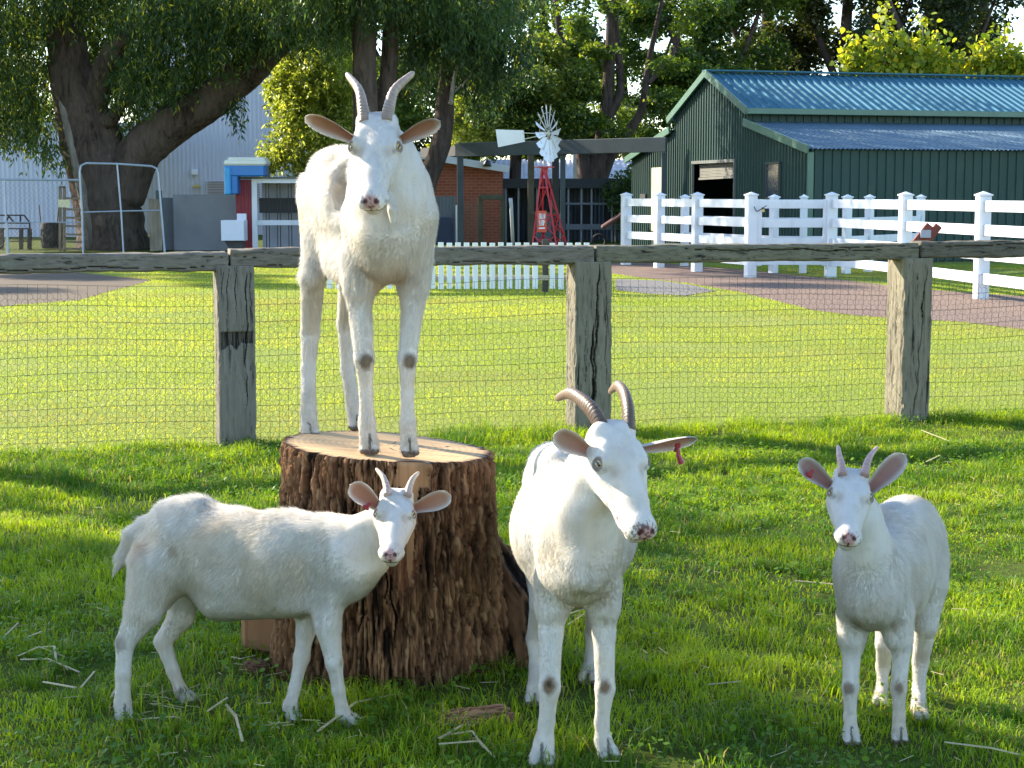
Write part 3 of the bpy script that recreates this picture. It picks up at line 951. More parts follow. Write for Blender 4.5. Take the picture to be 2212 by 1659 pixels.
G4 = dict(seed=4, scale=.76, z0=.0, base=(1.05, 4.55, 0), fwd=(-.42, -.90, 0), L=(.90, -.42, 0),
    label='small white kid facing the camera at the right, short straight horns, tag in one ear', hair=.018, hairs=140000,
    trunk=[((1880, 1255, 4.42), (1910, 1235, 4.58), (.076, .112), (.110, .126)),
           ((1910, 1230, 4.58), (1955, 1215, 4.80), (.118, .130), (.110, .128)),
           ((1955, 1200, 4.80), (1970, 1180, 4.90), (.105, .120), (.070, .085)),
           ((1882, 1310, 4.40), (1925, 1295, 4.6), (.065, .055), (.085, .055)),
           ((1870, 1215, 4.42), (1882, 1295, 4.36), (.070, .075), (.068, .07)),
           ((1930, 1160, 4.60), (1962, 1140, 4.84), (.080, .085), (.088, .086)),
           ((2000, 1160, 4.78), (2005, 1240, 4.76), (.04, .06), (.04, .06)),
           ((1846, 1235, 4.41), (1841, 1375, 4.42), (.040, .050), (.033, .038), .025), ((1925, 1240, 4.41), (1938, 1375, 4.41), (.040, .050), (.033, .038), .025)],
    neck=[(1878, 1235, 4.40, (.066, .075)), (1868, 1170, 4.36, (.048, .060)), (1856, 1120, 4.33, (.045, .052))],
    head=dict(eyeR=(1791, 1071, 4.26), eyeL=(1882, 1076, 4.26), nose=(1824, 1141, 4.20), turn=-1, pink=(.48, .24, .23), iris=(.34, .26, .10)),
    legs=[leg((1842, 1330, 4.44, .044), (1840, 1400, 4.42, .030), (1837, 1486, 4.39, .022), (1836, 1550, 4.39, .0155), (1838, 1580, 4.38, .018), (1838, 1606, 4.36, .015), fd=(0, -1, 0), hs=1.0),
          leg((1940, 1330, 4.42, .044), (1948, 1400, 4.41, .029), (1941, 1486, 4.39, .0215), (1942, 1550, 4.39, .015), (1942, 1578, 4.38, .017), (1942, 1603, 4.37, .015), fd=(.05, -1, 0), hs=.98),
          leg((1925, 1320, 4.82, .06), (1912, 1390, 4.80, .033), (1907, 1440, 4.84, .021), (1906, 1480, 4.82, .015), (1903, 1505, 4.77, .017), (1900, 1526, 4.72, .015), fd=(-.2, -1, 0), knee=3),
          leg((2000, 1270, 4.70, .072), (2000, 1350, 4.68, .040), (1988, 1430, 4.74, .024), (1985, 1490, 4.72, .017), (1984, 1530, 4.66, .019), (1989, 1557, 4.61, .016), fd=(.3, -1, 0), knee=3)],
    ears=[dict(base=(-.044, -.050, .004), tip=(1727, 994, 4.30), face=(.3, -1, -.15), w=.026, skin=(.38, .22, .19), cup=.8, tag=(.62, -.55)),
          dict(base=(-.044, .050, .004), tip=(1955, 982, 4.30), face=(-.3, -1, -.1), w=.028, skin=(.38, .22, .19), cup=.8)],
    horns=[dict(p=[(1819, 1026, 4.28), (1817, 1005, 4.30), (1813, 985, 4.32), (1810, 962, 4.35)], r=.0115, c0=(.46, .30, .27), c1=(.55, .36, .32), rings=7, ell=.95),
           dict(p=[(1867, 1027, 4.28), (1871, 1006, 4.30), (1880, 985, 4.32), (1896, 965, 4.36)], r=.0115, c0=(.46, .30, .27), c1=(.55, .36, .32), rings=7, ell=.95)],
    extra=[((1862, 1160, 4.30), (1873, 1176, 4.30), .009, .014, .006)],
    dabs=[(1836, 1490, 4.37, .024, (.24, .17, .11), .85), (1944, 1488, 4.37, .022, (.24, .17, .11), .85), (1850, 1330, 4.38, .035, TAN, .6), (1930, 1345, 4.38, .03, TAN, .5),
          (1995, 1430, 4.68, .05, (.60, .50, .44), .6), (1985, 1370, 4.62, .04, (.62, .48, .42), .5), (1868, 1190, 4.34, .05, ST, .35)])

GOATS = {}
for nm_, g_ in (('1', G1), ('2', G2), ('3', G3), ('4', G4)):
    if DEV and nm_ not in DEV.get('goats', '1234'): continue
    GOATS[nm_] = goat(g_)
# ------------------------------------------------------------------ wood materials
def wood_mat(name, c0, c1, dark, grain=(40, 40, 3), rough=.85, vc=False, bump=.6, lichen=None):
    m = NM(name)
    co = m.co(grain, rand=True)
    g = m.noise(co, 1.0, 8, .65, .6)
    big = m.noise(m.co((3, 3, 3), rand=True), 1.0, 5, .6)
    c = m.mix(m.ramp(g, [(.32, 0.0), (.68, 1.0)]), c0, c1)
    c = m.mix(m.ramp(big, [(.35, 0.0), (.7, .6)]), c, tuple(x * .6 for x in c1))
    cr = m.ramp(g, [(.34, 1.0), (.42, 0.0)])
    c = m.mix(cr, c, dark)
    if lichen:
        c = m.mix(m.ramp(m.noise(m.co((9, 9, 9), rand=True), 1.0, 7, .7), [(.55, 0.0), (.66, .75)]), c, lichen)
    if vc:
        c = m.mix(1.0, c, m.vcol(), 'MULTIPLY')
    m.base(c).rough(rough).spec(.15).bump(g, bump, .006)
    return m.m
POSTWOOD = wood_mat('weathered_post_wood', (.15, .130, .100), (.26, .225, .170), (.025, .022, .018), (45, 45, 3.0), vc=True)
RAILWOOD = wood_mat('weathered_rail_wood', (.100, .088, .068), (.23, .198, .155), (.02, .018, .015), (3.5, 40, 60), vc=True, lichen=(.19, .19, .13))

# ------------------------------------------------------------------ ground
def poly_sheet(name, pts, z, mat, kind='structure'):
    P = np.array([[p[0], p[1], z] for p in pts])
    o = mesh(name, P, [np.arange(len(P))[None]], mat)
    if o.data.polygons[0].normal.z < 0: o.data.flip_normals()
    return tag(o, kind=kind)
def soil_mat():
    m = NM('paddock_soil')
    a = m.noise(m.co(), 1.3, 8, .65); b = m.noise(m.co(), 22, 6, .7)
    c = m.mix(m.ramp(b, [(.35, 0.0), (.65, 1.0)]), (.050, .062, .014), (.085, .115, .018))
    c = m.mix(m.ramp(a, [(.60, 0.0), (.78, .6)]), c, (.12, .085, .045))
    m.base(c).rough(.95).spec(.05).bump(b, .6, .02)
    return m.m
ground = MB()
nx_, ny_ = 60, 60
gx = np.concatenate([np.linspace(-400, -16, 8), np.linspace(-14, 14, 60), np.linspace(16, 400, 8)])
gy = np.concatenate([[-60, -10, 0, 2], np.linspace(3, 30, 70), np.linspace(34, 800, 12)])
GX, GY = np.meshgrid(gx, gy, indexing='ij')
GV = np.stack([GX, GY, np.zeros_like(GX)], -1).reshape(-1, 3)
g_o = mesh('ground', GV, [grid_faces(len(gx), len(gy))], soil_mat(), smooth=True)
if g_o.data.polygons[0].normal.z < 0: g_o.data.flip_normals()
tag(g_o, kind='structure')

FA_, FB_ = gnd(500, 962)[:2], gnd(1965, 905)[:2]
def pave_mat(name, c0, c1, sc=1.0, bricks=True):
    m = NM(name)
    n1 = m.noise(m.co(), 3, 7, .7); n2 = m.noise(m.co(), 50, 4)
    c = m.mix(n1, c0, c1)
    if bricks:
        b = m.n('TexBrick'); b.inputs['Scale'].default_value = 4.0
        b.inputs['Color1'].default_value = (.85, .85, .85, 1); b.inputs['Color2'].default_value = (1.1, 1.05, 1.0, 1)
        b.inputs['Mortar'].default_value = (.45, .42, .4, 1); b.inputs['Mortar Size'].default_value = .02
        m.l(m.co(), b.inputs['Vector'])
        c = m.mix(1.0, c, b.outputs[0], 'MULTIPLY')
    c = m.mix(m.ramp(n2, [(.3, .25), (.7, 0.0)]), c, (.12, .09, .07))
    m.base(c).rough(.9).spec(.1).bump(n2, .3, .01)
    return m.m
def G_(lst): return [gnd(u, v)[:2] for u, v in lst]
path_up = [(1290, 562), (1400, 567), (1600, 583), (1800, 603), (1950, 622), (2100, 634), (2230, 642), (2500, 655), (2900, 668)]
path_dn = [(2900, 790), (2500, 745), (2212, 713), (2080, 697), (1960, 690), (1850, 683), (1760, 672), (1680, 652), (1600, 632), (1480, 612), (1380, 600), (1290, 588)]
poly_sheet('path', G_(path_up + path_dn), .008, pave_mat('brick_paving', (.18, .13, .11), (.26, .19, .155)))
PATH_POLY = np.array(G_(path_up + path_dn))
slab = [(1330, 604), (1420, 607), (1500, 618), (1545, 630), (1480, 640), (1400, 636), (1330, 628)]
poly_sheet('concrete_path', G_(slab), .012, pave_mat('pale_concrete', (.15, .145, .14), (.20, .19, .18), bricks=False))
SLAB_POLY = np.array(G_(slab))
dirt = [(-300, 592), (0, 586), (160, 588), (240, 597), (330, 606), (285, 618), (230, 632), (170, 650), (60, 658), (-60, 668), (-300, 672)]
lm = NM('lawn_thatch')
_n = lm.noise(lm.co(), 30, 5, .7); _n2 = lm.noise(lm.co((.5, 1.2, 1)), 1.0, 5, .6)
_c = lm.mix(lm.ramp(_n, [(.3, 0.0), (.7, 1.0)]), (.14, .19, .035), (.26, .30, .06)); _c = lm.mix(lm.ramp(_n2, [(.5, 0.0), (.8, .6)]), _c, (.30, .29, .10))
lm.base(_c).rough(.95).spec(.05).bump(_n, .8, .02)
_fa, _fb = FA_ - (FB_ - FA_) * 6, FA_ + (FB_ - FA_) * 7
poly_sheet('lawn_base', [_fa, _fb, (40, 36), (-40, 36)], .004, lm.m)
poly_sheet('dirt_patch', G_(dirt), .008, pave_mat('bare_dirt', (.10, .080, .060), (.17, .135, .10), bricks=False))
DIRT_POLY = np.array(G_(dirt))
def in_poly(P, poly):
    x, y = P[:, 0], P[:, 1]
    ins = np.zeros(len(P), bool)
    n = len(poly)
    for i in range(n):
        x0, y0 = poly[i]; x1, y1 = poly[(i + 1) % n]
        c = ((y0 > y) != (y1 > y)) & (x < (x1 - x0) * (y - y0) / (y1 - y0 + 1e-12) + x0)
        ins ^= c
    return ins

# ------------------------------------------------------------------ timber rail fence with wire mesh
FA, FB = gnd(500, 962), gnd(1965, 905)
FD = nrm((FB - FA)); FN = A(-FD[1], FD[0], 0)          # along the fence; away from the camera
FR = math.atan2(FD[1], FD[0])
def fpt(u, off=0.0, z=0.0):
    """point of the fence line seen under photo column u"""
    a = (u - PW / 2) / F_PX
    d = FA + FN * off
    # x = a*dyl... solve on the vertical plane for z near 0.6
    t = (a * d[1] - d[0]) / (FD[0] - a * FD[1])
    p = d + FD * t
    return A(p[0], p[1], z)
def cracked_box(name, c, size, rz, mat, parent, nu=70, nv=170, axis='z', cracks=(), wob=.006, seed=0, notch=None, tint=(1, 1, 1)):
    """beam: four long faces finely divided and worn, plus ends. long axis z or x"""
    L = size[2] if axis == 'z' else size[0]
    a_, b_ = (size[0], size[1]) if axis == 'z' else (size[1], size[2])
    per = []
    r = .012
    def side(p, q, n):
        for i in range(n):
            t = i / n
            per.append((p[0] + (q[0] - p[0]) * t, p[1] + (q[1] - p[1]) * t))
    hx, hy = a_ / 2, b_ / 2
    side((-hx + r, -hy), (hx - r, -hy), nu); side((hx - r, -hy), (hx, -hy + r), 2); side((hx, -hy + r), (hx, hy - r), nu // 2)
    side((hx, hy - r), (hx - r, hy), 2); side((hx - r, hy), (-hx + r, hy), nu // 2); side((-hx + r, hy), (-hx, hy - r), 2)
    side((-hx, hy - r), (-hx, -hy + r), nu // 2); side((-hx, -hy + r), (-hx + r, -hy), 2)
    per = np.array(per)
    n = len(per)
    s = np.linspace(0, 1, nv)
    P = np.zeros((nv, n, 3))
    P[..., 0] = per[None, :, 0]; P[..., 1] = per[None, :, 1]; P[..., 2] = (s[:, None] - .5) * L
    col = np.ones((nv, n, 3)) * A(*tint)
    Nn = np.zeros((nv, n, 3))
    dirs = nrm(np.roll(per, -1, 0) - np.roll(per, 1, 0)); Nn[..., 0] = dirs[:, 1]; Nn[..., 1] = -dirs[:, 0]
    q = P * A(1, 1, .25)
    d = -(np.clip(fbm(q * 70 + seed, 3, seed) - .52, 0, 1)) * .03 + (fbm(P * 7 + seed * 3, 2, seed + 5) - .5) * wob * 2
    for (face, x0, x1, s0, s1, w, dep) in cracks:
        ax = 0 if face in ('f', 'b') else 1
        sg = 1 if face in ('b', 'r') else -1
        on = np.abs(P[..., 1 - ax] - sg * (hy if ax == 0 else hx)) < .004
        ss = s[:, None]
        cx = x0 + (x1 - x0) * np.clip((ss - s0) / (s1 - s0 + 1e-6), 0, 1) + .005 * np.sin(ss * 19 + seed) + .003 * np.sin(ss * 47 + seed) + .006 * (fbm(np.stack([ss * 40, ss * 0, ss * 0 + seed], -1), 3, 6) - .5)
        ww = .62 * w * np.clip(np.minimum((ss - s0), (s1 - ss)) / .08, 0, 1) * (.6 + .8 * fbm(np.stack([ss * 14, ss * 0, ss * 0 + seed], -1), 2, 3))
        m_ = on & (np.abs(P[..., ax] - cx) < ww)
        d = np.where(m_, d - dep, d)
        col[m_] *= .12
    if notch:
        nz0, nz1, dep = notch
        on = np.abs(P[..., 1] + hy) < .004
        zt = P[..., 2] / L + .5
        low = nz0 + .06 * fbm(np.stack([P[..., 0] * 30, P[..., 0] * 0, P[..., 0] * 0], -1), 3, 8)
        m_ = on & (zt < nz1) & (zt > low)
        d = np.where(m_, d - dep * (.6 + fbm(P * A(90, 90, 8), 2, 4)), d)
        cc = np.where((fbm(P * A(110, 110, 6), 3, 12) > .5)[..., None], .10, .42)
        col = np.where(m_[..., None], cc, col)
    P = P + Nn * d[..., None]
    V = P.reshape(-1, 3)
    if axis == 'x':
        V = V[:, [2, 0, 1]]
    cz, sz = math.cos(rz), math.sin(rz)
    R = np.array([[cz, -sz, 0], [sz, cz, 0], [0, 0, 1]])
    F = [grid_faces(nv, n, True), np.arange(n)[::-1][None], ((nv - 1) * n + np.arange(n))[None]]
    return mesh(name, V @ R.T + np.asarray(c), F, mat, parent, True, col=col.reshape(-1, 3))

fence = thing('timber_fence', fpt(1106), 'weathered grey timber post and rail fence with wire netting crossing behind the goats', 'fence')
zt_ = 1.0
for i, (u, w, cr, nt, ti, dp) in enumerate([
        (505, .205, [('f', .05, .06, .45, .98, .005, .02), ('f', -.05, -.04, .7, .99, .003, .012), ('f', .0, .0, .72, .99, .003, .012), ('f', .085, .08, .6, .99, .0025, .012), ('f', .05, .045, .22, .44, .004, .02), ('f', -.075, -.07, .8, .99, .003, .01)], (.54, .645, .013), (.93, .95, 1.0), .22),
        (1272, .225, [('f', .0, .03, .01, .99, .011, .04), ('f', .02, .03, .5, .99, .006, .03), ('f', .075, .08, .3, .95, .0022, .01), ('f', -.05, -.05, .3, .7, .0022, .01), ('f', -.005, -.005, .0, .66, .014, .02)], None, (.98, 1, .96), .20),
        (1965, .195, [('f', -.01, .05, .05, .98, .004, .02), ('f', .03, .05, .55, .98, .0022, .01), ('f', -.05, -.05, .8, .99, .002, .01)], None, (1.02, 1.03, .96), .235),
        (2760, .20, [], None, (1, 1, 1), .2), (-330, .20, [], None, (1, 1, 1), .2)]):
    p = fpt(u, .0, .494)
    cracked_box('post', p, (w, dp, 1.03), FR, POSTWOOD, fence, cracks=cr, seed=i + 1, notch=nt, tint=ti)
ends = [-420, 493.5, 1277.5, 1971.5, 2900]
zr_ = lambda u, v: at(u, v, fpt(u)[1])[2]
tops = [(zr_(0, 547) - .02, zr_(490, 538)), (zr_(497, 540), zr_(1275, 528)), (zr_(1283, 526), zr_(1970, 528)), (zr_(1976, 523), zr_(2212, 518))]
crk = [[('l', .0, .0, 0, 0, 0, 0)], [], [], []]
for i in range(4):
    a, b = fpt(ends[i] + 3, 0), fpt(ends[i + 1] - 3, 0)
    L = np.linalg.norm(b - a)
    z0, z1 = tops[i]
    th = .104
    c = (a + b) / 2 + A(0, 0, (z0 + z1) / 2 - th / 2)
    cr = [[('l', -.030, -.026, .25, .98, .0035, .03), ('l', .030, .02, .9, 1.0, .004, .02)],
          [('l', -.040, -.036, .05, .95, .003, .02), ('l', .012, .0, .0, .12, .003, .02)],
          [('l', .024, .010, .25, .9, .0045, .03), ('l', .030, .034, .7, 1.0, .0035, .02), ('l', -.035, -.03, .2, .5, .002, .01)],
          [('l', .020, .038, .0, .45, .0035, .02), ('l', .03, .03, .4, .8, .006, .03)]][i]
    o = cracked_box('rail', c, (L, .16, th), FR, RAILWOOD, fence, nu=30, nv=260, axis='x', cracks=cr, wob=.011, seed=20 + i, tint=[(1.05, 1.05, 1.08), (1.02, 1.0, .98), (.95, .98, .86), (.72, .72, .68)][i])
# wire netting behind the posts: welded squares with hexagonal netting over them
WIRE = NM('galvanised_wire'); WIRE.base((.055, .060, .045)).rough(.6).metal(.3)
WIRE = WIRE.m
mb = MB()
p0, p1 = fpt(-350, .12), fpt(2700, .12)
Lm = np.linalg.norm(p1 - p0)
def wob(s, z):
    b = p0 + FD * s
    w = .012 * np.sin(s * 2.1 + z * 3) + .008 * np.sin(s * 5.3 + 1)
    return np.stack([b[..., 0] + FN[0] * w, b[..., 1] + FN[1] * w, z + .010 * np.sin(s * 1.7) + .006 * np.sin(s * 4.1 + z * 5)], -1)
def wob1(s, z):
    s = np.asarray(s, float); z = np.asarray(z, float)
    b0 = p0[None] + FD[None] * s[:, None]
    w = .012 * np.sin(s * 2.1 + z * 3) + .008 * np.sin(s * 5.3 + 1)
    lean = .03 * np.sin(s * 1.3) * (z - .4)
    return np.stack([b0[:, 0] + FN[0] * w + FD[0] * lean, b0[:, 1] + FN[1] * w + FD[1] * lean, z + .010 * np.sin(s * 1.7) + .007 * np.sin(s * 4.1 + z * 5)], 1)
TOPZ = .895
sv = np.arange(0, Lm, .053)
zs = np.linspace(0.0, TOPZ, 12)
for a_, b_ in zip(zs[:-1], zs[1:]):
    mb.wires(wob1(sv, np.full(len(sv), a_)), wob1(sv, np.full(len(sv), b_)), .0011)
sh = np.arange(0, Lm, .10)
for z in list(np.arange(.03, TOPZ - .02, .094)) + [TOPZ]:
    mb.wires(wob1(sh[:-1], np.full(len(sh) - 1, z)), wob1(sh[1:], np.full(len(sh) - 1, z)), .0012)
hw, hh = .037, .042
ii, jj = np.meshgrid(np.arange(int(Lm / hw)), np.arange(int(.86 / (hh * .75))), indexing='ij')
cx = (ii + .5 * (jj % 2)).ravel() * hw; cz_ = jj.ravel() * hh * .75 + .01
jit = lambda x, z, k: .0045 * np.sin(x * 130 * k + z * 77)
for (x0, z0, x1, z1) in ((0, hh * .5, hw / 2, hh * .25), (hw / 2, hh * .25, hw / 2, -hh * .25), (hw / 2, -hh * .25, 0, -hh * .5)):
    X0, Z0, X1, Z1 = cx + x0, cz_ + z0, cx + x1, cz_ + z1
    mb.wires(wob1(X0 + jit(X0, Z0, 1), Z0 + jit(Z0, X0, 1.3)), wob1(X1 + jit(X1, Z1, 1), Z1 + jit(Z1, X1, 1.3)), .0009)
wm = mb.build('wire_mesh', WIRE, fence)

# ------------------------------------------------------------------ stump
SCX, SCY, SR = at(833, 960, 5.05)[0], 5.045, .298
ZT = .655
STUMP = thing('tree_stump', (SCX, SCY, 0), 'wide sawn tree stump with rough brown bark under the standing goat', 'tree stump')
def stump_r(th, z):
    """radius of the stump at angle th (0 = +x, -pi/2 = camera) and height z"""
    t = np.clip(z / ZT, 0, 1)
    r = SR * (1.0 + .03 * np.cos(2 * th + .5) + .02 * np.cos(3 * th)) * (1 - .0 * t)
    fl = (1 - t) ** 2.2
    r = r + .035 * fl * (1 + .6 * np.cos(5 * th + .6))
    g = lambda c, w: np.exp(-((np.angle(np.exp(1j * (th - c)))) / w) ** 2)
    r = r + g(.12, .30) * .05 * np.clip(1 - z / .42, 0, 1) ** 1.25       # root buttress to the right
    r = r + g(3.05, .25) * .03 * np.clip(1 - z / .5, 0, 1)
    return r
nth, nz = 720, 260
TH, ZZ = np.meshgrid(np.linspace(0, 2 * np.pi, nth, endpoint=False), np.linspace(-.03, 1, nz), indexing='ij')
ztop = ZT - .022 * np.cos(TH) * 1.0
Z = ZZ * ztop
R0 = stump_r(TH, Z)
q = np.stack([np.cos(TH) * 3.2, np.sin(TH) * 3.2, Z * 1.1], -1)
warp = (fbm(q * 2.2, 3, 41) - .5) * .9
fiss = fbm(np.stack([(TH * 9.5) + warp, Z * 1.6, warp * 0], -1) * A(1, 1, 1), 2, 11)
qf = np.stack([np.cos(TH) * 19, np.sin(TH) * 19, Z * 7.5], -1)
n1 = fbm(qf + warp[..., None], 4, 61)
qg = np.stack([np.cos(TH) * 46, np.sin(TH) * 46, Z * 22], -1)
n2 = fbm(qg + warp[..., None] * 2, 3, 71)
ridge = 1 - np.abs(n1 * 2 - 1) * 1.6
qh = np.stack([np.cos(TH) * 85, np.sin(TH) * 85, Z * 60], -1)
n4 = fbm(qh + warp[..., None] * 3, 2, 77)
disp = (ridge - .5) * .020 + (n2 - .5) * .024 + (n4 - .5) * .012
# separate bark plates with dark gaps between them
pc = TH * 16 + warp * 2.2; ci_ = np.floor(pc)
pz = Z * 5.5 + 3.1 * _hash(ci_.astype(np.int64), ci_.astype(np.int64) * 0, ci_.astype(np.int64) * 0, 5) + (n1 - .5) * 1.6; cj_ = np.floor(pz)
ph_ = _hash(ci_.astype(np.int64), cj_.astype(np.int64), ci_.astype(np.int64) * 0, 9)
eb = np.minimum(np.minimum(pc - ci_, ci_ + 1 - pc), np.minimum(pz - cj_, cj_ + 1 - pz) * 1.6)
gap_ = np.clip((.10 - eb) / .07, 0, 1)
disp = disp + (ph_ - .5) * .012 - gap_ * .010
# long vertical splits
colr = np.ones(TH.shape + (3,)) * A(.095, .052, .030)
c_a, c_b, c_c, c_d = A(.095, .045, .022), A(.22, .112, .054), A(.016, .010, .006), A(.34, .20, .10)
w1 = np.clip((n2 - .38) * 4, 0, 1)[..., None]; colr = c_a * (1 - w1) + c_b * w1
lf = fbm(qf * .35, 3, 81)[..., None]
colr = colr * (.62 + .75 * lf) * (.55 + .9 * n4[..., None])
w3 = np.clip((fbm(qg * 1.3, 2, 93) - .62) * 7, 0, 1)[..., None]; colr = colr * (1 - w3) + c_d * w3
w2 = np.clip((.36 - ridge * .55 - n1 * .12) * 6, 0, 1)[..., None]; colr = colr * (1 - w2) + c_c * w2
colr = colr * (.75 + .5 * ph_[..., None]) * (1 - .6 * gap_[..., None])
def angd(a): return np.angle(np.exp(1j * (TH - a)))
rng_s = np.random.default_rng(4)
for k_ in range(26):
    a0 = rng_s.uniform(0, 2 * np.pi) if k_ > 8 else [-1.25, -1.52, -1.9, -1.02, -2.2, -2.6, -.7, -1.72, -1.36][k_]
    zt0, zt1 = sorted(rng_s.uniform(0, 1, 2)); zt1 = min(1, zt1 + .3)
    line = a0 + (Z - .3) * rng_s.uniform(-.25, .35) + .02 * np.sin(Z * 23 + k_) + .012 * np.sin(Z * 61 + k_ * 2)
    wd = .009 + .006 * rng_s.random()
    inz = (ZZ > zt0) & (ZZ < zt1)
    m_ = (np.abs(np.angle(np.exp(1j * (TH - line)))) < wd * np.clip(np.minimum(ZZ - zt0, zt1 - ZZ) * 8, 0, 1)) & inz
    disp = np.where(m_, disp - .022, disp); colr[m_] = c_c * .8
# strip of bare pale wood on the front, running down to a point, with reddish wood below
tz = (ztop - Z)
thc = -1.235 - .10 * tz
half = np.where(tz < .07, .165, np.clip(.085 - (tz - .07) * .25, .03, .1)) * np.clip((.36 - tz) / .06, 0, 1)
half = half * (.85 + .3 * fbm(np.stack([Z * 20, Z * 0, Z * 0], -1), 2, 7))
bare = np.abs(np.angle(np.exp(1j * (TH - thc)))) < half
gw = fbm(np.stack([TH * 60, Z * 3, Z * 0], -1), 3, 15)[..., None]
colr = np.where(bare[..., None], A(.40, .22, .105) * (.75 + .5 * gw), colr)
disp = np.where(bare, -.012 + (gw[..., 0] - .5) * .004, disp)
red = (np.abs(np.angle(np.exp(1j * (TH + 1.34)))) < .19 * np.clip((tz - .15) / .05, 0, 1) * np.clip((.37 - tz) / .08, 0, 1)) & ~bare
redw = np.clip(1.6 - 2 * n2, 0, 1)[..., None] * red[..., None]
colr = colr * (1 - redw * .8) + A(.17, .065, .03) * (.7 + .6 * gw) * redw * .8
disp = np.where(red, disp * .35 - .006, disp)
edge = np.clip((ZZ - .985) / .015, 0, 1)
Rf = R0 + disp - edge * .006
V = np.stack([SCX + Rf * np.cos(TH), SCY + Rf * np.sin(TH), Z], -1)
BARKM = NM('stump_bark'); BARKM.base(BARKM.vcol()).rough(.9).spec(.12)
BARKM.bump(BARKM.noise(BARKM.co((60, 60, 22)), 3.0, 6, .7), .7, .004)
g = grid_faces(nth, nz)
gi = np.stack([(nth - 1) * nz + np.arange(nz - 1), (nth - 1) * nz + np.arange(1, nz), np.arange(1, nz), np.arange(nz - 1)], 1)
mesh('bark', V.reshape(-1, 3), [g[:, ::-1], gi[:, [0, 3, 2, 1]]], BARKM.m, STUMP, True, col=colr.reshape(-1, 3))
# sawn top
nr = 90
rr = np.linspace(0, 1, nr)[:, None]
tt = TH[:, 0][None, :]
Re = Rf[:, -1][None, :] - .002
Xt, Yt = rr * Re * np.cos(tt), rr * Re * np.sin(tt)
Zt = ZT + .0005 - .022 * (Xt / SR) + (fbm(np.stack([Xt * 14, Yt * 60, Xt * 0], -1), 3, 5) - .5) * .0035 * np.clip((1 - rr) * 8, 0, 1)
dist = np.sqrt((Xt + .03) ** 2 + (Yt - .02) ** 2)
rings = .5 + .5 * np.sin(dist * 330 + 6 * fbm(np.stack([Xt * 8, Yt * 8, Xt * 0], -1), 3, 2))
sc = fbm(np.stack([Xt * 12 + Yt * 5, Yt * 40, Xt * 0], -1), 4, 9)
ct = A(.64, .41, .20) * (.80 + .22 * rings[..., None]) * (.72 + .5 * sc[..., None])
rimw = np.clip((rr - .90) / .07, 0, 1) * np.ones_like(tt); ct = ct * (1 - .55 * rimw[..., None]) + A(.22, .12, .06) * .55 * rimw[..., None]
bk = np.clip((rr - .965) / .02, 0, 1) * np.ones_like(tt); ct = ct * (1 - bk[..., None]) + A(.10, .06, .04) * bk[..., None]
for a0, ln_, w_ in ((.4, .8, .012), (2.2, .6, .010), (-1.1, .7, .010), (-2.5, .5, .008), (1.3, .45, .008)):
    m_ = (np.abs(np.angle(np.exp(1j * (tt - a0 - .05 * np.sin(rr * 20))))) < w_ / np.clip(rr, .1, 1) * (1 - rr * .4)) & (rr < ln_) & (rr > .08)
    ct[m_] = A(.10, .06, .035)
TOPM = NM('sawn_wood'); TOPM.base(TOPM.vcol()).rough(.7).spec(.25); TOPM.bump(TOPM.noise(TOPM.co((30, 160, 5)), 3.0, 4), .3, .002)
Vt = np.stack([SCX + Xt, SCY + Yt, Zt], -1).reshape(-1, 3)
mesh('sawn_top', Vt, [grid_faces(nr, nth, True)], TOPM.m, STUMP, True, col=ct.reshape(-1, 3))
# root on the right with a dark hollow
P = catmull([A(SCX + .22, SCY + .16, .40), A(SCX + .33, SCY + .12, .27), A(SCX + .415, SCY + .02, .14), A(SCX + .44, SCY - .06, -.02)], 40)
nn = 60; VV = []; CC = []
T = nrm(np.gradient(P, axis=0))
for i in range(40):
    X = nrm(np.cross(T[i], A(0, 1, 0))); Y = np.cross(T[i], X)
    a = np.arange(nn) / nn * 2 * np.pi
    r = .060 + .055 * (i / 39) ** .8
    ring = P[i] + r * (np.cos(a)[:, None] * X * .62 + np.sin(a)[:, None] * Y)
    VV.append(ring)
VV = np.array(VV)
cen = P[:, None, :]
dn = nrm(VV - cen)
pa = np.stack([np.arange(nn)[None] / nn * 22 + np.zeros((40, 1)), np.arange(40)[:, None] / 6.0 + np.zeros((1, nn)), np.zeros((40, nn))], -1)
n3 = fbm(pa, 4, 33)
VV = VV + dn * ((1 - np.abs(n3 * 2 - 1) * 1.5 - .5) * .03)[..., None]
c3 = c_a * (1 - n3[..., None]) + c_b * n3[..., None]
c3 = np.where((n3 < .42)[..., None], c_c, c3)
mesh('root', VV.reshape(-1, 3), [grid_faces(40, nn, True), np.arange(nn)[::-1][None], (39 * nn + np.arange(nn))[None]], BARKM.m, STUMP, True, col=c3.reshape(-1, 3))
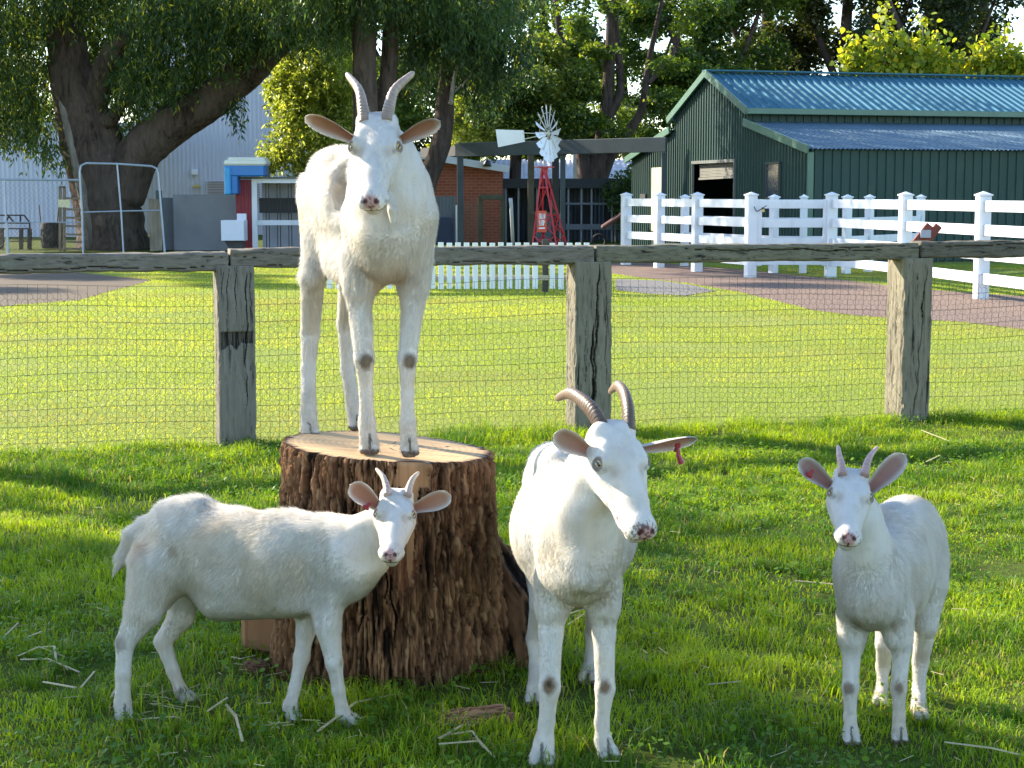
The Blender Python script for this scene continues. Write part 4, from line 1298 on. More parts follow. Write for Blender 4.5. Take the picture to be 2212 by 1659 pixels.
# cut wedge lying against the stump on its left
def lump(name, c, size, seed, cmat, mats, rz=0, parent=None, nn=48, flat=.0, rough=.35, strata=0):
    th = np.linspace(0, np.pi, nn)[:, None]; ph = np.linspace(0, 2 * np.pi, nn * 2)[None, :-1]
    X = np.stack([np.sin(th) * np.cos(ph), np.sin(th) * np.sin(ph), np.cos(th) * np.ones_like(ph)], -1)
    d = 1 + rough * (fbm(X * 2.2 + seed, 4, seed) - .5) * 2
    X = np.sign(X) * np.abs(X) ** .75 * d[..., None]
    n_ = fbm(X * A(3, 9, 9) + seed, 4, seed + 3)
    if strata: X = X * (1 + .22 * (n_[..., None] - .5))
    cz, sz = math.cos(rz), math.sin(rz)
    V = (X * A(*size) / 2).reshape(-1, 3) @ np.array([[cz, -sz, 0], [sz, cz, 0], [0, 0, 1]]).T + c
    w = np.clip((n_ - .35) * 4, 0, 1)[..., None]
    C = (A(*cmat[0]) * (1 - w) + A(*cmat[1]) * w).reshape(-1, 3)
    return mesh(name, V, [grid_faces(nn, nn * 2 - 1, True)[:, ::-1]], mats, parent, True, col=C)
w0 = gnd(572, 1412)
mb = MB(); mb.box(A(gnd(577, 1410)[0] + .03, 5.16, .085), (.19, .15, .19), rz=-.45, bev=.03); mb.box(A(gnd(577, 1410)[0] - .035, 5.20, .07), (.05, .17, .16), rz=-.3, bev=.02)
wv = np.concatenate(mb.v); 
cut = mb.build('cut_face', wood_mat('orange_cut_wood', (.20, .095, .045), (.30, .15, .07), (.08, .04, .02), (20, 20, 3)), STUMP)
o = lump('bark_piece', gnd(556, 1457) + A(0, 0, .02), (.085, .06, .05), 5, ((.06, .03, .02), (.17, .09, .05)), BARKM.m, .3, strata=1)
tag(o, 'small brown bark piece on the grass at the left foot of the stump', 'bark piece', 'bark pieces on the grass')
o = lump('bark_piece', gnd(1032, 1566) + A(0, 0, .015), (.19, .09, .06), 9, ((.10, .045, .022), (.30, .17, .10)), BARKM.m, .25, strata=1)
tag(o, 'long flat reddish brown bark piece lying in front of the stump', 'bark piece', 'bark pieces on the grass')
# ------------------------------------------------------------------ sheets with real ribs
def ribbed(mb, P00, P10, P11, P01, period=.19, depth=.03, w=.03, wave=False, flip=False):
    """ribbed sheet over the four corners (P00-P10 is the foot, ribs run upwards)"""
    P00, P10, P11, P01 = [np.asarray(p, float) for p in (P00, P10, P11, P01)]
    L = max(np.linalg.norm(P10 - P00), np.linalg.norm(P11 - P01))
    N = nrm(np.cross(P10 - P00, P01 - P00))
    if flip: N = -N
    n = max(1, int(round(L / period)))
    us, ds = [], []
    if wave:
        m = n * 6
        us = np.arange(m + 1) / m
        ds = depth * (.5 - .5 * np.cos(us * n * 2 * np.pi))
    else:
        for k in range(n):
            c = (k + .5) / n; h = w / L / 2; h2 = h * 1.8
            us += [c - h2, c - h, c + h, c + h2]; ds += [0, depth, depth, 0]
        us = np.array([0] + us + [1]); ds = np.array([0] + ds + [0])
    us = np.clip(us, 0, 1)
    bot = P00 + (P10 - P00) * us[:, None] + N * ds[:, None]
    top = P01 + (P11 - P01) * us[:, None] + N * ds[:, None]
    V = np.stack([bot, top], 1).reshape(-1, 3)
    return mb.add(V, [grid_faces(len(us), 2)])

GREEN = painted('green_sheet_steel', (.019, .052, .045), .5, .10, spec=.25, dirt=(.05, .08, .06), scale=1.2)
GREENROOF = painted('blue_green_roof_steel', (.050, .15, .215), .75, .10, spec=.12, dirt=(.05, .12, .16), scale=1.0)
GTRIM = painted('green_trim_steel', (.07, .15, .105), .4, .1, spec=.5)
DARKIN = painted('dark_interior', (.02, .022, .024), .8, .2)
GLASS = NM('window_glass'); GLASS.base((.03, .05, .09)).rough(.08).spec(.8); GLASS = GLASS.m
ROLL = painted('roller_door_steel', (.16, .155, .135), .5, .15)
WHITEP = painted('white_fence_paint', (.66, .68, .72), .45, .03, spec=.35, dirt=(.42, .45, .44), scale=1.6)
BSHIFT = A(0, 0)
c0 = at(1750, 420, 35.0)[:2]
DL, DG = A(.9659, .2588), A(-.2588, .9659)
def bp(l, t, z): 
    p = c0 + DL * l + DG * t
    return A(p[0], p[1], z)
def bt(u):      # distance along the gable seen under photo column u
    a = (u - PW / 2) / F_PX
    return (a * c0[1] - c0[0]) / (DG[0] - a * DG[1])
def bz(u, v):
    t = bt(u); Y = c0[1] + DG[1] * t
    return at(u, v, Y)[2]
EZ = at(1750, 323, 35.0)[2]; WZ = at(1617, 268, 38.1)[2]; MZ = at(1617, 238, 38.1)[2]; RZ = at(1545, 152, 40.3)[2] - .10
T1_, T2_, T3_, BL = 3.2, 7.9, 11.1, 15.0
TR = (T1_ + T2_) / 2
barn = thing('barn', bp(5, TR, 0), 'long dark green ribbed steel barn with raised centre roof behind the white rail fence', 'barn')
def gtop(t):
    if t < T1_: return EZ + (WZ - EZ) * t / T1_
    if t <= TR: return MZ + (RZ - MZ) * (t - T1_) / (TR - T1_)
    if t <= T2_: return RZ + (MZ - RZ) * (t - TR) / (T2_ - TR)
    return WZ + (EZ - WZ) * (t - T2_) / (T3_ - T2_)
d1, d0 = bt(1497), bt(1586)
dz = bz(1540, 351)
mb = MB()
def gseg(t0, t1, z0=0.0, ztop=None):
    e = 1e-4
    a = ztop if ztop else None
    ribbed(mb, bp(0, t1, z0), bp(0, t0, z0), bp(0, t0, a or gtop(t0 + e)), bp(0, t1, a or gtop(t1 - e)), .165, .028, .035)
gseg(0, T1_); gseg(T1_, d0) if d0 > T1_ else None
gseg(d0, TR, dz) if TR < d1 else None
if TR < d1: gseg(TR, d1, dz)
gseg(d1, T2_) if d1 > TR else None
if d1 <= TR: gseg(d0, d1, dz); gseg(d1, TR); gseg(TR, T2_)
gseg(T2_, T3_)
mb.build('gable_wall', GREEN, barn)
mb = MB(); ribbed(mb, bp(0, 0, 0), bp(BL, 0, 0), bp(BL, 0, EZ), bp(0, 0, EZ), .20, .028, .035)
mb.build('side_wall', GREEN, barn)
mb = MB(); ribbed(mb, bp(0, T1_, WZ - .05), bp(BL, T1_, WZ - .05), bp(BL, T1_, MZ), bp(0, T1_, MZ), .20, .028, .03)
mb.build('upper_wall', GREEN, barn)
mb = MB()
for t in (T3_,): ribbed(mb, bp(BL, t, 0), bp(0, t, 0), bp(0, t, EZ), bp(BL, t, EZ), .4, .02)
ribbed(mb, bp(BL, 0, 0), bp(BL, T3_, 0), bp(BL, T3_, 3.2), bp(BL, 0, 3.2), .4, .02)
mb.build('rear_wall', GREEN, barn)
mb = MB(); ribbed(mb, bp(-.12, T1_ - .16, MZ - .03), bp(BL, T1_ - .16, MZ - .03), bp(BL, TR, RZ + .04), bp(-.12, TR, RZ + .04), .20, .032, .035)
ribbed(mb, bp(BL, T2_ + .16, MZ - .03), bp(-.12, T2_ + .16, MZ - .03), bp(-.12, TR, RZ + .04), bp(BL, TR, RZ + .04), .20, .032, .035)
mb.build('roof', GREENROOF, barn)
mb = MB(); ribbed(mb, bp(-.12, -.15, EZ - .0), bp(BL, -.15, EZ - .0), bp(BL, T1_ + .0, WZ + .04), bp(-.12, T1_, WZ + .04), .10, .022, .04)
ribbed(mb, bp(BL, T3_ + .15, EZ), bp(-.12, T3_ + .15, EZ), bp(-.12, T2_, WZ + .04), bp(BL, T2_, WZ + .04), .20, .03)
mb.build('lean_to_roof', painted('lean_to_roof_steel', (.10, .165, .22), .7, .12, spec=.2, dirt=(.11, .15, .18), scale=1.4), barn)
mb = MB()
for (ta, za, tb, zb) in ((T1_ - .16, MZ, TR, RZ + .07), (TR, RZ + .07, T2_ + .16, MZ), (-.15, EZ + .03, T1_, WZ + .07), (T2_, WZ + .07, T3_ + .15, EZ + .03)):
    mb.bar(bp(-.14, ta, za - .03), bp(-.14, tb, zb - .03), .05, .17, bev=.006)
mb.build('barge_board', GTRIM, barn)
mb = MB(); mb.bar(bp(-.16, TR, RZ + .10), bp(BL, TR, RZ + .10), .30, .03); mb.build('ridge_cap', GREENROOF, barn)
mb = MB(); mb.bar(bp(-.16, T1_ - .22, MZ - .03), bp(BL, T1_ - .22, MZ - .03), .12, .13, bev=.01); mb.build('gutter', GTRIM, barn)
mb = MB(); mb.bar(bp(-.02, -.03, 0), bp(-.02, -.03, EZ - .05), .12, .12, up=(0, 1, 0), bev=.006); mb.build('corner_trim', GTRIM, barn)
dw = d1 - d0
ro = MB(); zr = bz(1540, 380)
for k in range(9):
    zz = dz - (dz - zr) * (k + .5) / 9
    ro.bar(bp(.10, d0 + .03, zz), bp(.10, d1 - .12, zz - .03), .05 - .01 * (k % 2), (dz - zr) / 9 * .96, bev=.006)
ro.bar(bp(.09, d0 + .02, zr - .03), bp(.09, d1 - .10, zr - .06), .07, .05)
door = ro.build('roller_door', ROLL, barn)
mb = MB(); mb.bar(bp(-.035, d0 - .05, dz + .02), bp(-.035, d1 + .05, dz + .02), .06, .07)
mb.bar(bp(-.035, d0 - .02, 0), bp(-.035, d0 - .02, dz), .06, .06, up=(0, 1, 0)); mb.bar(bp(-.035, d1 + .02, 0), bp(-.035, d1 + .02, dz), .06, .06, up=(0, 1, 0))
mb.build('door_frame', painted('grey_door_frame', (.12, .13, .12), .5), barn)
w0, w1, wz0, wz1 = bt(1684), bt(1656), bz(1670, 428), bz(1670, 352)
mb = MB(); pa, pb = bp(-.05, w0, wz0), bp(-.05, w1, wz1)
for (ta, za, tb, zb) in ((w0, wz0, w1, wz0), (w0, wz1, w1, wz1)): mb.bar(bp(-.05, ta - .04, za), bp(-.05, tb + .04, zb), .05, .05)
for t in (w0, w1): mb.bar(bp(-.05, t, wz0), bp(-.05, t, wz1), .05, .05, up=(0, 1, 0))
wf = mb.build('window', painted('dark_window_frame', (.04, .05, .045), .4), barn)
mb = MB(); mb.box((bp(-.045, w0, wz0) + bp(-.045, w1, wz1)) / 2, (.01, w1 - w0, wz1 - wz0), rz=math.atan2(DL[1], DL[0]))
mb.build('pane', GLASS, wf)
a0, a1 = bt(1434), bt(1410)
mb = MB(); mb.box((bp(-.045, a0, 0) + bp(-.045, a1, bz(1422, 362))) / 2, (.04, a1 - a0, bz(1422, 362)), rz=math.atan2(DL[1], DL[0]), bev=.01)
mb.build('side_door', painted('cream_door', (.45, .42, .30), .5), barn)
mb = MB(); mb.box((bp(-.04, bt(1398), bz(1390, 436)) + bp(-.04, bt(1384), bz(1390, 420))) / 2, (.04, .4, .22), rz=math.atan2(DL[1], DL[0]))
mb.build('vent', DARKIN, barn)
mb = MB(); mb.box(bp(BL / 2, T3_ / 2, .02), (BL, T3_, .03), rz=math.atan2(DL[1], DL[0])); mb.build('slab', DARKIN, barn)

# ------------------------------------------------------------------ white rail fences
def rail_fence(pts, label, rails=(1.245, .925, .60, .28), pw=.165, ph=1.38, rh=.145, name='rail_fence', post_skip=(), group='white rail fences in front of the barn'):
    P = [np.asarray(p, float) for p in pts]
    o = thing(name, A(P[0][0], P[0][1], 0), label, 'fence', group)
    for i, p in enumerate(P):
        if i in post_skip: continue
        q = P[min(i + 1, len(P) - 1)] - P[max(i - 1, 0)]
        rz = math.atan2(q[1], q[0])
        mb = MB(); mb.box(A(p[0], p[1], ph / 2), (pw, pw, ph), rz=rz, bev=.008)
        po = mb.build('post', WHITEP, o)
        mb = MB(); mb.box(A(p[0], p[1], ph + .012), (pw + .03, pw + .03, .024), rz=rz, bev=.004)
        c_, s_ = math.cos(rz), math.sin(rz); hw_ = pw / 2
        B = [A(p[0] + (x * c_ - y * s_) * hw_, p[1] + (x * s_ + y * c_) * hw_, ph + .024) for x, y in ((-1, -1), (1, -1), (1, 1), (-1, 1))] + [A(p[0], p[1], ph + .065)]
        mb.add(np.array(B), [np.array([[0, 1, 4], [1, 2, 4], [2, 3, 4], [3, 0, 4]])])
        mb.build('cap', WHITEP, po)
    for a, b in zip(P[:-1], P[1:]):
        d = nrm(A(b[0] - a[0], b[1] - a[1], 0))
        for z in rails:
            mb = MB(); mb.bar(A(a[0], a[1], z) + d * (pw / 2 - .004), A(b[0], b[1], z) - d * (pw / 2 - .004), .04, rh, bev=.004)
            mb.build('rail', WHITEP, o)
    return o
def fp(u, D): return at(u, 420, D)[:2]
rail_fence([fp(1353, 34.2), fp(1425, 32.8), fp(1507, 31.2), fp(1623, 29.0)], 'white four-rail fence section left of the padlocked gate, in front of the barn door')
rail_fence([fp(1797, 29.0), fp(1957, 26.0), fp(2125, 23.0), fp(2330, 20.2)], 'white four-rail fence section running to the right edge and towards the camera')
rail_fence([fp(1480, 33.6), fp(1673, 30.6), fp(1737, 30.5), fp(1831, 30.4), fp(1879, 31.0), fp(1990, 33.0)], 'white fence partly hidden behind the gate section, close to the barn', pw=.13, ph=1.34, rh=.13)
gate = thing('gate', A(*fp(1710, 29.0), 0), 'white four-rail gate closed with a chain and padlock between two white posts', 'gate')
ga, gb = fp(1640, 29.03), fp(1784, 29.03)
for z in (1.235, .915, .60, .285):
    mb = MB(); mb.bar(A(ga[0], ga[1], z), A(gb[0], gb[1], z), .04, .14, bev=.004); mb.build('rail', WHITEP, gate)
for q in (ga, gb):
    mb = MB(); mb.box(A(q[0], q[1] - .03, .76), (.09, .05, 1.12), bev=.004); mb.build('stile', WHITEP, gate)
pl = at(1648, 455, 28.85)
mb = MB(); mb.box(pl, (.055, .03, .05), bev=.006); lk = mb.build('padlock', painted('brass_padlock', (.45, .36, .16), .35, .1, metal=.7), gate)
mb = MB(); mb.tube([pl + A(-.02, 0, .02), pl + A(-.02, 0, .05), pl + A(.02, 0, .05), pl + A(.02, 0, .02)], .006, 6); mb.build('shackle', WIRE, lk)
mb = MB(); mb.tube(catmull([at(1629, 446, 28.87), at(1634, 456, 28.85), at(1644, 452, 28.84), at(1656, 444, 28.86)], 14), .008, 6); mb.build('chain', WIRE, gate)

# ------------------------------------------------------------------ picket fence
PICK = painted('white_picket_paint', (.74, .76, .76), .5, .05, dirt=(.45, .48, .40), scale=2)
pf = thing('picket_fence', at(1080, 632, 24.4) * A(1, 1, 0), 'low white picket fence seen through the wire netting right of the standing goat', 'fence')
for k in range(34):
    u = 1268 - 18.6 * k
    if k == 5: continue
    p = at(u, 420, 24.4 + .002 * k)
    mb = MB(); mb.box(A(p[0], p[1], .39), (.078, .018, .66 + .008 * math.sin(k * 2.7)), bev=.004, R=None)
    mb.build('picket', PICK, pf)
for z in (.22, .56):
    mb = MB(); a, b = at(1276, 420, 24.44), at(645, 420, 24.50); mb.bar(A(a[0], a[1], z), A(b[0], b[1], z), .03, .07); mb.build('rail', painted('weathered_rail_cream', (.42, .36, .26), .7), pf)
mb = MB(); p = at(1178, 420, 24.5); mb.box(A(p[0], p[1], .38), (.09, .09, .76), bev=.006); mb.build('post', painted('dark_post', (.06, .055, .045), .8), pf)

# ------------------------------------------------------------------ windmill
RED = painted('red_mill_paint', (.50, .025, .035), .4, .12)
MW = painted('white_mill_paint', (.80, .82, .85), .35, .05)
wm_b = at(1190, 420, 38.0); wm_b[2] = 0
mill = thing('windmill', wm_b, 'small garden windmill, red lattice tower, white blades and white tail vane', 'windmill')
hubp = at(1176, 289, 38.0)
apex = at(1174, 368, 38.0)
tw = MB()
ft = [wm_b + A(.47 * math.cos(a), .47 * math.sin(a), 0) for a in (.35, .35 + np.pi / 2, .35 + np.pi, .35 + 1.5 * np.pi)]
ap = [apex + A(.05 * math.cos(a), .05 * math.sin(a), 0) for a in (.35, .35 + np.pi / 2, .35 + np.pi, .35 + 1.5 * np.pi)]
zl = [0, .42, .95, 1.45]
for i in range(4):
    mb = MB(); mb.bar(ft[i], ap[i], .035, .035); mb.build('leg', RED, mill)
def lg(i, z): 
    i %= 4; t = z / apex[2]; return ft[i] + (ap[i] - ft[i]) * t
mb = MB()
for i in range(4):
    for z0, z1 in ((.05, .50), (.50, .95)):
        mb.bar(lg(i, z0), lg(i + 1, z1), .018, .018); mb.bar(lg(i + 1, z0), lg(i, z1), .018, .018)
    for z in (.95, 1.55): mb.bar(lg(i, z), lg(i + 1, z), .03, .03)
    for z0, z1 in ((.95, 1.55), (1.55, 1.9)): mb.bar(lg(i, z0), lg(i + 1, z1), .014, .014)
mb.build('bracing', RED, mill)
mb = MB(); pc = at(1176, 361, 38.0); mb.box(pc, (.34, .34, .025), rz=.4); mb.box(pc + A(0, 0, -.06), (.12, .12, .12), rz=.4); mb.build('platform', RED, mill)
mb = MB(); mb.tube([pc, pc + A(0, 0, .33)], .022, 10); mb.build('mast', painted('grey_pipe', (.35, .37, .40), .4), mill)
mb = MB(); mb.tube([pc + A(0, 0, .33), hubp - A(0, 0, .05)], .026, 10); mb.build('mast_sleeve', painted('bright_red', (.62, .04, .02), .4), mill)
rn = nrm(A(.90, -.43, .05)); ru = nrm(A(0, 0, 1) - rn * rn[2]); rs_ = np.cross(rn, ru)
hc = hubp + rn * .10
mb = MB(); mb.tube([hubp - rn * .06, hc + rn * .02], .04, 12); mb.box(hubp - rn * .05, (.10, .09, .09), bev=.01); mb.build('hub', painted('cream_hub', (.62, .58, .48), .5), mill)
for k in range(16):
    a = k / 16 * 2 * np.pi + .1
    rd = math.cos(a) * ru + math.sin(a) * rs_; td = np.cross(rn, rd)
    tl = nrm(td * .86 + rn * .5)
    n_ = 9; V = []
    for j in range(n_):
        t = j / (n_ - 1); r = .16 + .47 * t; hw_ = .030 + .055 * t
        for s in (-1, 0, 1):
            V.append(hc + rd * (r - .015 * s * s) + tl * hw_ * s + np.cross(rd, tl) * (-.018 * (1 - s * s)))
    V = np.array(V); V2 = V + np.cross(rd, tl) * .004
    F = [grid_faces(n_, 3), grid_faces(n_, 3)[:, ::-1] + len(V)]
    o = mesh('blade', np.concatenate([V, V2]), F, MW, mill, True)
mb = MB()
for r in (.20, .46):
    pts = [hc + (math.cos(a) * ru + math.sin(a) * rs_) * r for a in np.linspace(0, 2 * np.pi, 33)]
    mb.tube(pts, .006, 6, caps=False)
for k in range(8):
    a = k / 8 * 2 * np.pi + .1; mb.bar(hc, hc + (math.cos(a) * ru + math.sin(a) * rs_) * .46, .010, .010)
mb.build('rotor_ring', painted('cream_rod', (.62, .58, .46), .5), mill)
tvD = [at(1070.5, 279.5, 38.45), at(1131, 281.5, 38.18), at(1134, 306, 38.18), at(1076, 318, 38.45)]
V = np.array(tvD); V = np.concatenate([V, V + nrm(A(.3, 1, 0)) * .012])
mesh('tail_vane', V, [np.array([[0, 1, 2, 3], [7, 6, 5, 4], [0, 4, 5, 1], [1, 5, 6, 2], [2, 6, 7, 3], [3, 7, 4, 0]])], MW, mill)
mb = MB(); mb.bar(at(1128, 287, 38.19), hubp, .016, .016); mb.bar(at(1130, 301, 38.19), hubp - A(0, 0, .02), .016, .016); mb.build('tail_boom', painted('cream_rod2', (.62, .58, .46), .5), mill)
s0 = at(1170.5, 478.5, 37.45)
sign = thing('sign', s0, 'small red sign with white wording fixed low on the red windmill tower', 'sign')
mb = MB(); mb.box(s0, (.205, .012, .465), bev=.002); mb.build('board', painted('orange_red_sign', (.62, .075, .03), .4, .05), sign)
STROKES = dict(T=[((-.5, 1), (.5, 1)), ((0, 1), (0, -1))], R=[((-.5, -1), (-.5, 1)), ((-.5, 1), (.45, .9)), ((.45, .9), (.45, .2)), ((.45, .2), (-.5, .05)), ((-.1, .1), (.5, -1))],
    A=[((-.5, -1), (0, 1)), ((0, 1), (.5, -1)), ((-.3, -.3), (.3, -.3))], I=[((0, -1), (0, 1))], N=[((-.5, -1), (-.5, 1)), ((-.5, 1), (.5, -1)), ((.5, -1), (.5, 1))],
    S=[((.5, .9), (-.45, .9)), ((-.45, .9), (-.45, .05)), ((-.45, .05), (.45, .05)), ((.45, .05), (.45, -.9)), ((.45, -.9), (-.5, -.9))],
    O=[((-.5, .95), (.5, .95)), ((.5, .95), (.5, -.95)), ((.5, -.95), (-.5, -.95)), ((-.5, -.95), (-.5, .95))],
    P=[((-.5, -1), (-.5, 1)), ((-.5, 1), (.5, .95)), ((.5, .95), (.5, .05)), ((.5, .05), (-.5, 0))])
def text(body, loc, w, hgt, mat, parent, st=.010):
    mb = MB(); n = len(body); cw = w / n
    for i, ch in enumerate(body):
        x0 = loc[0] + (i - (n - 1) / 2) * cw
        for a, b in STROKES[ch]:
            pa = A(x0 + a[0] * cw * .62, loc[1] - .0002 * i, loc[2] + a[1] * hgt / 2); pb = A(x0 + b[0] * cw * .62, loc[1] - .0002 * i, loc[2] + b[1] * hgt / 2)
            mb.bar(pa, pb, .003, st, up=(0, 0, 1) if abs(pa[2] - pb[2]) < abs(pa[0] - pb[0]) else (0, 1, 0)) if abs(pa[2] - pb[2]) < abs(pa[0] - pb[0]) else mb.bar(pa, pb, st, .003, up=(0, 1, 0))
    return mb.build('lettering', mat, parent)
WT = painted('white_lettering', (.85, .85, .85), .5, .02)
text('TRAIN', s0 + A(0, -.010, .115), .145, .12, WT, sign)
text('STOP', s0 + A(0, -.010, -.030), .13, .12, WT, sign, .012)
mb = MB(); mb.box(s0 + A(0, -.008, -.145), (.13, .004, .03)); mb.build('arrow_panel', WT, sign)

# ------------------------------------------------------------------ pergola, brick shed, pens
GWOOD = painted('grey_green_timber', (.060, .078, .090), .7, .2, dirt=(.07, .09, .05), scale=2)
BWOOD = painted('brown_timber', (.11, .09, .06), .8, .2, scale=2)
perg = thing('pergola', at(1215, 420, 44) * A(1, 1, 0), 'grey timber pergola frame spanning behind the windmill', 'pergola')
mb = MB(); mb.bar(at(985, 324, 46), at(1440, 312, 42), .10, .36, bev=.01); mb.build('beam', GWOOD, perg)
mb = MB(); mb.bar(at(912, 330, 49), at(988, 326, 46), .10, .26); mb.build('beam', painted('black_timber', (.03, .03, .03), .8), perg)
mb = MB(); mb.bar(at(985, 322, 49.5), at(1440, 316, 47.5), .10, .25); mb.build('beam', GWOOD, perg)
for u, D, w, m_ in ((994, 46, .17, GWOOD), (1216, 44, .13, GWOOD), (1147, 48.5, .18, BWOOD), (1200, 48, .20, painted('black_post', (.04, .04, .035), .8)), (1435, 42.1, .13, GWOOD)):
    p = at(u, 330, D); mb = MB(); mb.box(A(p[0], p[1], p[2] / 2), (w, .12, p[2]), bev=.008); mb.build('post', m_, perg)
mb = MB(); p = at(1147, 460, 48.3); q = at(1205, 462, 47.9); mb.bar(p, q, .05, .08); mb.build('cross_rail', BWOOD, perg)

def brick_mat():
    m = NM('red_brick')
    b = m.n('TexBrick'); b.inputs['Scale'].default_value = 1.0; b.inputs['Brick Width'].default_value = .24; b.inputs['Row Height'].default_value = .086
    b.inputs['Mortar Size'].default_value = .010; b.inputs['Color1'].default_value = (.36, .095, .05, 1); b.inputs['Color2'].default_value = (.26, .06, .035, 1)
    b.inputs['Mortar'].default_value = (.30, .20, .15, 1)
    mp = m.n('Mapping'); mp.inputs['Rotation'].default_value = (math.radians(90), 0, 0)
    tc = m.n('TexCoord'); m.l(tc.outputs['Object'], mp.inputs[0]); m.l(mp.outputs[0], b.inputs['Vector'])
    c = m.mix(.3, b.outputs[0], m.mix(m.noise(m.co(), 3, 5), (.3, .08, .04), (.5, .2, .12)), 'MIX')
    m.base(c).rough(.85).spec(.15)
    return m.m
BRICK = brick_mat()
bs = thing('brick_shed', at(1000, 420, 50) * A(1, 1, 0), 'small red brick shed with a sloping white roof edge behind the pergola', 'shed')
Yb = 50.0
q = [at(880, 545, Yb), at(1086, 545, Yb), at(1086, 371, Yb), at(880, 338, Yb)]
q[0][2] = 0; q[1][2] = 0
V = np.array(q); V = np.concatenate([V, V + A(0, 4, 0)])
BF = [np.array([[0, 1, 2, 3], [5, 4, 7, 6], [1, 5, 6, 2], [4, 0, 3, 7], [3, 2, 6, 7]])]
mesh('wall', V, BF, BRICK, bs)
ra, rb_ = at(872, 330, Yb - .25), at(1100, 366, Yb - .25)
mb = MB(); mb.bar((ra + A(0, 2.1, .06)), (rb_ + A(0, 2.1, .06)), 4.4, .05)
mb.bar(ra + A(0, -.12, 0), rb_ + A(0, -.12, 0), .05, .20, bev=.008)
mb.build('roof', painted('white_fascia', (.72, .76, .80), .5, .05), bs)
mb = MB(); b0 = at(1052, 352, Yb - .5); mb.tube([b0 + A(0, 0, .12), b0 + A(0, 0, .05), b0, b0 - A(0, 0, .10)], [.02, .07, .10, .13], 14); mb.bar(b0 + A(0, 0, .12), b0 + A(0, .3, .16), .03)
o = mb.build('bell', painted('black_iron', (.03, .03, .035), .5), None, True); tag(o, 'small black bell hanging under the white roof edge of the brick shed', 'bell')
SHEET = painted('grey_sheet', (.13, .15, .17), .5, .2, dirt=(.07, .08, .09), scale=1.5)
pn = thing('sheet_panel', at(960, 420, 48.5) * A(1, 1, 0), 'grey metal sheet fence panel in front of the brick shed', 'panel')
mb = MB(); a, b = at(925, 420, 48.5), at(984, 420, 48.5); z = at(950, 424, 48.5)[2]
ribbed(mb, A(a[0], a[1], 0), A(b[0], b[1], 0), A(b[0], b[1], z), A(a[0], a[1], z), .10, .02, wave=True); mb.build('sheet', SHEET, pn)
mb = MB(); p = at(986, 420, 48.3); mb.box(A(p[0], p[1], .55), (.05, .05, 1.1)); mb.build('post', MW, pn)
mb = MB(); p = at(958, 505, 48.2); mb.box(A(p[0], p[1], .38), (.45, .3, .76), bev=.02); o = mb.build('bin', painted('navy_bin', (.02, .035, .08), .5)); tag(o, 'dark blue bin against the grey sheet panel by the brick shed', 'bin')
wp = thing('wire_fence_panel', at(1015, 420, 48.6) * A(1, 1, 0), 'rusty vertical wire panel between the pergola post and the green timber frame', 'fence panel')
mb = MB(); 
for u in np.arange(1003, 1034, 4.2):
    p = at(u, 440, 48.6); mb.bar(A(p[0], p[1], 0), p, .012, .012, up=(0, 1, 0))
p, q_ = at(1002, 441, 48.6), at(1034, 441, 48.6); mb.bar(p, q_, .015); mb.build('wire', painted('rusty_wire', (.25, .17, .12), .7), wp)
fr = thing('timber_gate_frame', at(1060, 420, 48.7) * A(1, 1, 0), 'mossy green timber gate frame standing before the brick wall', 'gate frame')
for u, w in ((1038, .15), (1086, .12)):
    p = at(u, 424, 48.7); mb = MB(); mb.box(A(p[0], p[1], p[2] / 2), (w, .12, p[2]), bev=.01); mb.build('post', painted('mossy_timber', (.085, .085, .050), .85, .25, scale=3), fr)
mb = MB(); mb.bar(at(1038, 426, 48.65), at(1088, 426, 48.65), .1, .14, bev=.008); mb.build('lintel', painted('mossy_timber2', (.085, .09, .060), .85, .25, scale=3), fr)
p = at(1104, 427, 47.0); mb = MB(); mb.tube([at(1103, 428, 47.0), at(1104, 440, 47.0), at(1108.5, 540, 47.0) * A(1, 1, 0)], [.05, .05, .045], 10)
o = mb.build('pipe', painted('pale_pipe', (.55, .58, .62), .5), None, True); tag(o, 'leaning white pipe standing between the brick shed and the windmill', 'pipe')
# animal pens: long low dark shed with wire runs
pen = thing('animal_pen', at(1225, 420, 51) * A(1, 1, 0), 'long low dark animal shed with barred runs behind the windmill', 'shed')
Yp = 51.0
zt = at(1200, 392, Yp)[2]
xa, xb = at(1090, 420, Yp)[0], at(1356, 420, Yp)[0]
PANEL = painted('blue_grey_panel', (.085, .105, .13), .55, .2, dirt=(.05, .06, .07), scale=1.2)
mb = MB(); ribbed(mb, A(xa, Yp + 1.5, 0), A(xb, Yp + 1.5, 0), A(xb, Yp + 1.5, zt), A(xa, Yp + 1.5, zt), .12, .02, wave=True); mb.build('wall', PANEL, pen)
mb = MB(); mb.box(A((xa + xb) / 2, Yp + .8, zt + .03), (xb - xa + .2, 3.2, .06)); mb.box(A((xa + xb) / 2, Yp - .8, zt - .06), (xb - xa + .2, .05, .28)); mb.build('roof', painted('charcoal_roof', (.025, .03, .035), .6), pen)
for u in (1093, 1120, 1160, 1196, 1228, 1256, 1278, 1322, 1354):
    p = at(u, 420, Yp - .7); mb = MB(); mb.box(A(p[0], p[1], (zt - .1) / 2), (.05, .05, zt - .1)); mb.build('post', painted('galv_post', (.22, .25, .28), .5), pen)
for ua, ub, va, vb in ((1196, 1226, 432, 482), (1252, 1276, 440, 484), (1306, 1350, 405, 478), (1092, 1118, 428, 515)):
    a, b = at(ua, vb, Yp + .3), at(ub, va, Yp + .3); mb = MB(); mb.box((a + b) / 2, (b[0] - a[0], .5, b[2] - a[2])); mb.build('hatch', painted('black_hatch', (.012, .014, .018), .6), pen)
